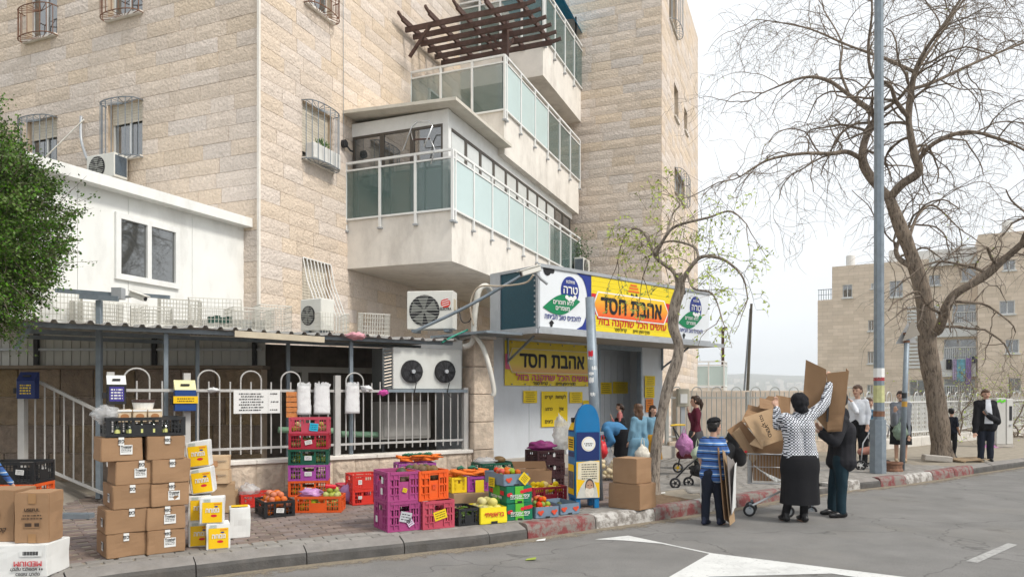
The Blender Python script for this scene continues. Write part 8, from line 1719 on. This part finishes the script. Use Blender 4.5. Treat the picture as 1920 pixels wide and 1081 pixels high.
b = MB(); sc_ = PJ['chest']; fd = Vector((math.sin(R(195)), math.cos(R(195)), 0)); rd = Vector((math.cos(R(195)), -math.sin(R(195)), 0)); k_ = .165
for s0_, s1_, z0, z1, w0, w1 in ((0, 0, -.36, .17, .085, .045),):
    vs = []
    for q in range(9):
        t = q / 8; ww = w0 * (1 - t) + w1 * t; c = sc_ + Vector((0, 0, z0 + (z1 - z0) * t)) + fd * (.185 - .05 * max(0, t - .6) * 2); vs += [c - rd * ww, c + fd * .012, c + rd * ww]
    b.raw(vs, [(3 * q + r, 3 * q + r + 1, 3 * q + r + 4, 3 * q + r + 3) for q in range(8) for r in range(2)])
b.build('shirt_front', K_white, pm_, smooth=True)
ph = MB().cbox((0, 0, 0), (.07, .012, .14)).build('phone', M_dark, bev=.005); ph.location = at(1849, 772, 15.6); ph.rotation_euler = (R(-35), 0, R(15)); tag(ph, 'dark mobile phone in the hand of the man in the black jacket', 'phone')
lq = Vector((-5.02, 6.75, PZ)); person('child in blue striped shirt cut off by the left picture edge', lq, 20, 1.25, {'wrR': (.30, .1, .62), 'elR': (.24, .0, .80)}, [('shirt', K_boy, {'sl': .97}), ('trousers', K_navy), ('shoes', M_sole)], 'short', H_black, .012, 'children at the left edge')

# ================================================================== cardboard, trolley, prams
M_cbd = mat('flat_cardboard', (.275, .165, .088), .9, var=.10, vs=3, rnd=.14, bump=.1, bs=80, dirt=.08)
def panel(name, label, pts, th=.007, m=None, cat='cardboard', group=None, parent=None):
    """a flat sheet through four world points, given real thickness"""
    P = [Vector(p) for p in pts]; n = (P[1] - P[0]).cross(P[3] - P[0]).normalized() * th; c = sum(P, Vector()) / 4; b = MB(); N_ = 6; vs = []
    for i in range(N_ + 1):
        for k in range(N_ + 1):
            u, v = i / N_, k / N_; q = (P[0] * (1 - u) + P[1] * u) * (1 - v) + (P[3] * (1 - u) + P[2] * u) * v; vs.append(q - c + n * (1.2 * noise.noise((u * 2.5 + c.x * 9, v * 2.5, c.y))))
    fs = [(i * 7 + k, (i + 1) * 7 + k, (i + 1) * 7 + k + 1, i * 7 + k + 1) for i in range(6) for k in range(6)]; K = len(vs); vs += [v + n for v in vs]; rim = [i * 7 for i in range(7)] + [42 + k for k in range(1, 7)] + [i * 7 + 6 for i in range(5, -1, -1)] + [k for k in range(5, 0, -1)]
    fs2 = [tuple(reversed(f)) for f in fs] + [tuple(q + K for q in f) for f in fs] + [(rim[i], rim[(i + 1) % len(rim)], rim[(i + 1) % len(rim)] + K, rim[i] + K) for i in range(len(rim))]
    b.raw(vs, fs2); o = b.build(name, m or M_cbd, parent); o.location = c
    if parent is None: tag(o, label, cat, group)
    return o
# the opened carton held up between the two
hc = thing('opened_carton', 'large opened brown carton held up by the woman and the hooded person', 'cardboard', (0, 0, 0)); q = lambda px, py, dy: at(px, py, 9.42 + dy)
panel('flap', '', [q(1505, 752, .12), q(1551, 808, -.02), q(1549, 692, 0), q(1511, 674, .14)], parent=hc); panel('flap', '', [q(1551, 809, -.03), q(1578, 808, -.12), q(1591, 695, -.1), q(1551, 699, -.01)], parent=hc); panel('flap', '', [q(1578, 808, -.11), q(1572, 770, .15), q(1586, 690, .18), q(1591, 695, -.09)], parent=hc); panel('tape', '', [q(1549, 790, -.06), q(1553, 790, -.06), q(1555, 750, -.05), q(1551, 750, -.05)], .003, M_dark, parent=hc)
panel('lower_flap', '', [q(1551, 806, -.045), q(1577, 804, -.135), q(1581, 776, -.13), q(1552, 778, -.04)], parent=hc)
# boy's flattened boxes
bc = thing('flattened_boxes', 'tall flattened boxes held upright at the side of the boy', 'cardboard', (0, 0, 0)); q = lambda px, py, dy: at(px, py, 9.0 + dy)
for k, (a, b_, c, d, m) in enumerate((((1345, 838), (1354, 838), (1371, 982), (1357, 972), M_cbd), ((1354, 842), (1362, 850), (1378, 976), (1368, 984), M_card2), ((1362, 852), (1378, 868), (1376, 955), (1371, 965), mat('grey_board', (.22, .20, .19), .8, var=.1)))):
    panel('sheet', '', [q(*d, -.12 - .02 * k), q(*c, .14 - .02 * k), q(*b_, .14 - .02 * k), q(*a, -.12 - .02 * k)], .006, m, parent=bc)
panel('sheet', '', [q(1372, 962, -.14), q(1378, 950, .2), q(1380, 866, .2), q(1377, 872, -.14)], .006, M_label, parent=bc)
# trolley
dt = 9.85; q = lambda px, py, dy=0: at(px, py, dt + dy)
tr = thing('shopping_trolley', 'wire supermarket trolley overloaded with cardboard in the road', 'trolley', (0, 0, 0)); M_chrome = mat('trolley_wire', (.50, .51, .52), .3, .7, var=.05)
fr_ = MB(); corners = lambda y: [q(1402, y, -.25), q(1470, y + 2, -.25), q(1478, y + 1, .30), q(1410, y, .30)]
for y, r in ((850, .011), (874, .006), (905, .008)): c = corners(y); fr_.tube(c + [c[0]], r, 6)
fr_.build('basket_rim', M_chrome, tr); ms_ = MB(); c0, c1 = corners(850), corners(905)
for s in range(4):
    for i in range(13): t = i / 12; ms_.tube([c0[s].lerp(c0[(s + 1) % 4], t), c1[s].lerp(c1[(s + 1) % 4], t)], .003, 4, False)
for i in range(9): t = i / 8; ms_.tube([c1[0].lerp(c1[1], t), c1[3].lerp(c1[2], t)], .003, 4, False)
ms_.build('basket_wires', M_chrome, tr); MB().tube([q(1398, 846, -.24), q(1404, 847, .3)], .016, 8).build('handle', M_r, tr); cs = MB()
for dy in (-.22, .22): cs.tube([q(1475, 905, dy), q(1468, 918, dy), q(1412, 946, dy), q(1406, 952, dy)], .014, 6)
cs.tube([q(1468, 918, -.22), q(1468, 918, .22)], .012, 6).tube([q(1412, 946, -.22), q(1412, 946, .22)], .012, 6).build('chassis', M_chrome, tr)
def wheel(parent, c, r, w_, m=None, ax=Vector((0, 1, 0)), spokes=0, rim_m=None):
    n = 20; c = Vector(c); u = ax.orthogonal().normalized(); v = ax.cross(u); t = MB(); t.tube([c + (u * math.cos(a) + v * math.sin(a)) * r * .86 for a in [2 * math.pi * i / n for i in range(n + 1)]], w_ / 2, 8, False); o = t.build('wheel', m or M_dark, parent, smooth=True)
    h = MB(); h.tube([c - ax * w_ * .6, c + ax * w_ * .6], r * .3, 10)
    for i in range(spokes): a = 2 * math.pi * i / spokes; h.bar(c, c + (u * math.cos(a) + v * math.sin(a)) * r * .82, r * .12)
    if not spokes: h.tube([c - ax * w_ * .25, c + ax * w_ * .25], r * .8, 14)
    h.build('hub', rim_m or M_grey, o); return o
for (px, py, dy) in ((1405, 956, -.22), (1408, 950, .22), (1478, 958, -.2), (1521, 958, .25)): wheel(tr, q(px, py, dy), .075, .035, rim_m=M_grey, ax=Vector((.25, .95, 0)).normalized()); MB().bar(q(px, py, dy), q(px + 2, py - 14, dy), .03).build('fork', M_galv, tr)
MB().tube([q(1478, 948, -.2), q(1475, 905, -.22)], .012, 6).tube([q(1521, 946, .25), q(1478, 905, .28)], .012, 6).build('rear_frame', M_chrome, tr)
CG = 'flattened boxes in the trolley'
q = lambda px, py, dy=0: at(px, py, 9.8 + dy)
pn_ = [('wide sheet of printed cardboard at the front of the trolley load', [(1393, 783, -.1), (1428, 838, -.3), (1473, 822, -.1), (1447, 765, .05)], M_card2), ('brown sheet leaning left out of the trolley load', [(1363, 806, .1), (1398, 845, .0), (1425, 830, .05), (1390, 788, .15)], M_cbd), ('tall brown sheet standing at the back of the trolley load', [(1405, 778, .25), (1480, 800, .25), (1482, 745, .35), (1440, 742, .35)], M_cbd), ('curled dark brown sheet on top of the trolley load', [(1424, 765, .1), (1450, 768, .1), (1449, 752, .2), (1424, 745, .2)], M_card), ('narrow upright sheet rising at the right of the trolley load', [(1458, 790, .1), (1484, 792, .1), (1478, 745, .2), (1455, 740, .2)], M_cbd),
       ('large sheet filling the middle of the trolley load', [(1405, 850, .05), (1476, 850, .05), (1474, 800, .12), (1425, 795, .12)], M_cbd), ('sheet standing inside the trolley basket behind the wires', [(1412, 900, .08), (1472, 902, .08), (1472, 852, .1), (1408, 852, .1)], M_cbd), ('brown sheet pointing up left in the trolley load', [(1398, 800, .18), (1425, 812, .2), (1432, 765, .25), (1402, 758, .25)], M_card), ('grey plastic covered sheet low in the trolley basket', [(1412, 872, -.1), (1455, 904, -.12), (1466, 900, -.1), (1428, 884, -.05)], M_label), ('small pale flap hanging at the trolley front', [(1405, 832, -.2), (1430, 842, -.3), (1433, 826, -.28), (1420, 818, -.2)], M_card2), ('long sheet sticking out at the left end of the trolley load', [(1372, 812, .0), (1410, 868, -.05), (1420, 858, -.02), (1386, 800, .05)], M_card2), ('folded sheet lying across the upper left of the load', [(1390, 790, .02), (1430, 800, -.05), (1438, 778, .02), (1400, 768, .1)], M_cbd), ('pale torn sheet at the back right of the load', [(1440, 780, .3), (1474, 790, .28), (1470, 752, .36), (1446, 748, .36)], M_card2), ('short flap at the lower left of the load', [(1386, 838, .0), (1412, 848, .0), (1418, 832, .05), (1398, 822, .05)], M_card)]
for lab, pts, m in pn_: panel('cardboard_sheet', lab, [q(*p) for p in pts], .008, m, 'cardboard', CG)
o = [c for c in COL.objects if c.get('label', '').startswith('wide sheet of printed')][0]
for k, (px, py, t) in enumerate(((1432, 795, '15 קג נטו'), (1440, 808, 'VERD'))):
    tq = put_text(t, o, 0, 0, 0, .07, M_black, rtl=(k == 0)); tq.location = at(px, py, 9.58) - Vector(o.location); tq.rotation_euler = (0, R(68), R(12))
# prams
def pram(label, d, wheels, frame, seat, hood, handle, m_seat, m_frame, m_handle, group='prams', rim=M_white, extra=None):
    o = thing('pram', label, 'pram', (0, 0, 0), 0, group); q = lambda v: at(v[0], v[1], d + (v[2] if len(v) > 2 else 0))
    for (px, py, dy, r) in wheels: wheel(o, q((px, py, dy)), r, .035, ax=Vector((.35, .93, 0)).normalized(), spokes=5, rim_m=rim)
    for i, f in enumerate(frame): MB().tube([q(p) for p in f], .013, 7).build('frame_tube', m_frame, o, smooth=True)
    link('seat', skinmesh('seat', [(q(a), ra, q(b), rb) for a, ra, b, rb in seat], .016, m_seat, 3, .01, 9), o)
    if hood: link('hood', skinmesh('hood', [(q(a), ra, q(b), rb) for a, ra, b, rb in hood], .016, m_seat, 3, .008, 9), o)
    MB().tube([q(p) for p in handle], .017, 8).build('handle', m_handle, o, smooth=True); return o
K_pram = mat('pram_fabric', (.016, .016, .018), .7, var=.2, vs=10); M_alu = mat('aluminium', (.45, .46, .47), .3, .7, var=.05); M_ydark = mat('yellow_grip', (.65, .42, .02), .5)
pram('black pram with a rounded hood behind the boy', 11.6, [(1266, 905, -.15, .082), (1291, 903, .2, .082), (1340, 907, -.1, .09), (1362, 900, .3, .09)], [[(1266, 897, -.1), (1290, 872), (1320, 850), (1372, 812)], [(1291, 896, .2), (1318, 868, .2), (1372, 812, .2)], [(1340, 900, -.05), (1322, 862, 0)], [(1362, 895, .3), (1325, 862, .2)]], [((1312, 880), .10, (1345, 872), .12), ((1345, 872), .12, (1372, 838), .11), ((1300, 884, .1), .06, (1330, 890, .1), .08)], [((1378, 818), .13, (1388, 842), .14), ((1384, 840), .14, (1388, 862), .10)], [(1370, 808, -.15), (1376, 800, 0), (1376, 800, .25)], K_pram, M_dark, K_pram, rim=M_dark)
pram('small pram with a yellow handle and yellow wheels beside the burgundy girl', 13.4, [(1271, 876, 0, .09), (1318, 878, .1, .09)], [[(1271, 876, 0), (1277, 845, 0), (1262, 800, 0)], [(1318, 878, .1), (1290, 845, 0), (1262, 800, 0)]], [((1276, 852), .08, (1300, 850), .09), ((1300, 850), .09, (1318, 842), .1)], None, [(1258, 797, -.15), (1268, 796, 0), (1284, 796, .15)], mat('pram_red', (.12, .02, .03), .8, var=.2), M_dark, M_ydark, rim=M_ydark)
pram('silver framed pram behind the lamp post', 14.4, [(1614, 872, -.2, .1), (1630, 876, .1, .1), (1664, 870, .3, .09)], [[(1614, 872, -.2), (1618, 830, 0), (1640, 795, .1), (1655, 788, .2)], [(1630, 876, .1), (1640, 840, .1), (1655, 788, .3)], [(1664, 870, .3), (1640, 835, .2)], [(1655, 788), (1668, 800), (1664, 818)]], [((1614, 846), .07, (1640, 842), .09), ((1640, 842), .09, (1652, 820), .08)], None, [(1650, 788, -.1), (1658, 789, .2)], mat('pram_rose', (.35, .16, .12), .8, var=.2), M_alu, M_dark)
# bags people carry
M_pbag = mat('pink_bag', (.43, .17, .36), .35, var=.3, vs=10, bump=1, bs=11, bd=.05)
def carry_bag(label, px, py, d, r, sc, m, seed, knot=True, cat='bag'):
    o = thing('carrier_bag', label, cat, at(px, py, d), 0); b = MB().ball((0, 0, 0), 1, 18, 12); vs = []
    for v in b.v:
        p = Vector(v); n = 1 + .32 * noise.noise(p * 2.2 + Vector((seed, 0, 0))) + .2 * noise.noise(p * 5 + Vector((0, seed, 0))) + .06 * math.sin(7 * math.atan2(p.y, p.x) + seed); tp_ = max(0, p.z); p = Vector((p.x * (1 - .4 * tp_), p.y * (1 - .4 * tp_), p.z)) * n * r; vs.append((p.x * sc[0], p.y * sc[1], p.z * sc[2]))
    b.v = vs; b.build('body', m, o, smooth=True)
    if knot: z = r * sc[2] * .85; MB().tube([(-.03, 0, z), (-.02, 0, z + .1), (.0, 0, z + .15), (.02, 0, z + .1), (.03, 0, z)], .008, 5).build('handles', m, o)
    return o
carry_bag('bulging pink plastic bag hung on the small pram', 1283, 832, 13.2, .17, (.9, .8, 1.1), M_pbag, 3); carry_bag('pale bag of vegetables resting in the black pram', 1308, 850, 11.7, .11, (.9, .8, 1), mat('pale_green_bag', (.45, .52, .38), .4, var=.2), 8); carry_bag('white patterned bag in the hand of the light blue girl', 1205, 850, 12.1, .13, (1, .5, 1.1), mat('pattern_bag', (.62, .58, .50), .5, var=.3, vs=30), 12); carry_bag('thin green and orange bag in the hand of the grey cardigan woman', 1688, 808, 15.6, .18, (.9, .6, 1), mat('green_bag', (.24, .32, .24), .4, var=.4, vs=7, alpha=.85), 15); carry_bag('clear sack of onions at the bending woman', 1140, 868, 12.5, .22, (.75, .7, 1.25), M_plasticbag, 18, False); carry_bag('red plastic bag in front of the bending woman', 1130, 842, 12.4, .11, (.8, .8, 1.3), mat('red_bag', (.6, .03, .04), .35, var=.2), 21); carry_bag('magenta plastic bag lying by the utility cabinet', 1859, 838, 20.4, .14, (1.8, 1, .6), M_pbag, 24, False)
rg = random.Random(9); om = fruit_mesh(.05, FM['onion'])
for k in range(16): o = link('onion', om, None, at(1140, 872, 12.45) + Vector((rg.uniform(-.13, .13), rg.uniform(-.12, -.04), rg.uniform(-.2, .1)))); tag(o, 'pale onion inside the clear sack at the bending woman', 'onion', 'onions in the clear sack')
# litter
for k, (px, py, lab) in enumerate(((1005, 1014, 'small white paper scrap lying in the road by the red kerb'), (985, 1050, 'green leaf scrap lying in the road'), (1235, 925, 'white plastic scrap at the foot of the young tree'), (1410, 938, 'paper scrap on the road near the trolley'))):
    b = MB(); b.raw([(0, 0, .006), (.1, .01, .012), (.11, .07, .02), (.02, .06, .008)], [(0, 1, 2, 3)]); o = b.build('litter', [M_label, M_leafy, M_label, M_label][k]); o.location = gnd(px, py, PZ if py < 930 else 0.004); tag(o, lab, 'litter'); md = o.modifiers.new('t', 'SOLIDIFY'); md.thickness = .003

# ================================================================== air
hz = MB().box(-3600, 3600, -3600, 3600, -60, 150).mesh('haze', mat('tmp_haze', (1, 1, 1)))
mh = bpy.data.materials.new('haze'); mh.use_nodes = True; mh.node_tree.nodes.clear(); pv = mh.node_tree.nodes.new('ShaderNodeVolumePrincipled'); pv.inputs['Color'].default_value = (.86, .90, .95, 1); pv.inputs['Density'].default_value = 0.00042; pv.inputs['Anisotropy'].default_value = 0.0
ou = mh.node_tree.nodes.new('ShaderNodeOutputMaterial'); mh.node_tree.links.new(pv.outputs[0], ou.inputs['Volume']); hz.materials.clear(); hz.materials.append(mh)
link('haze', hz, kind='stuff')
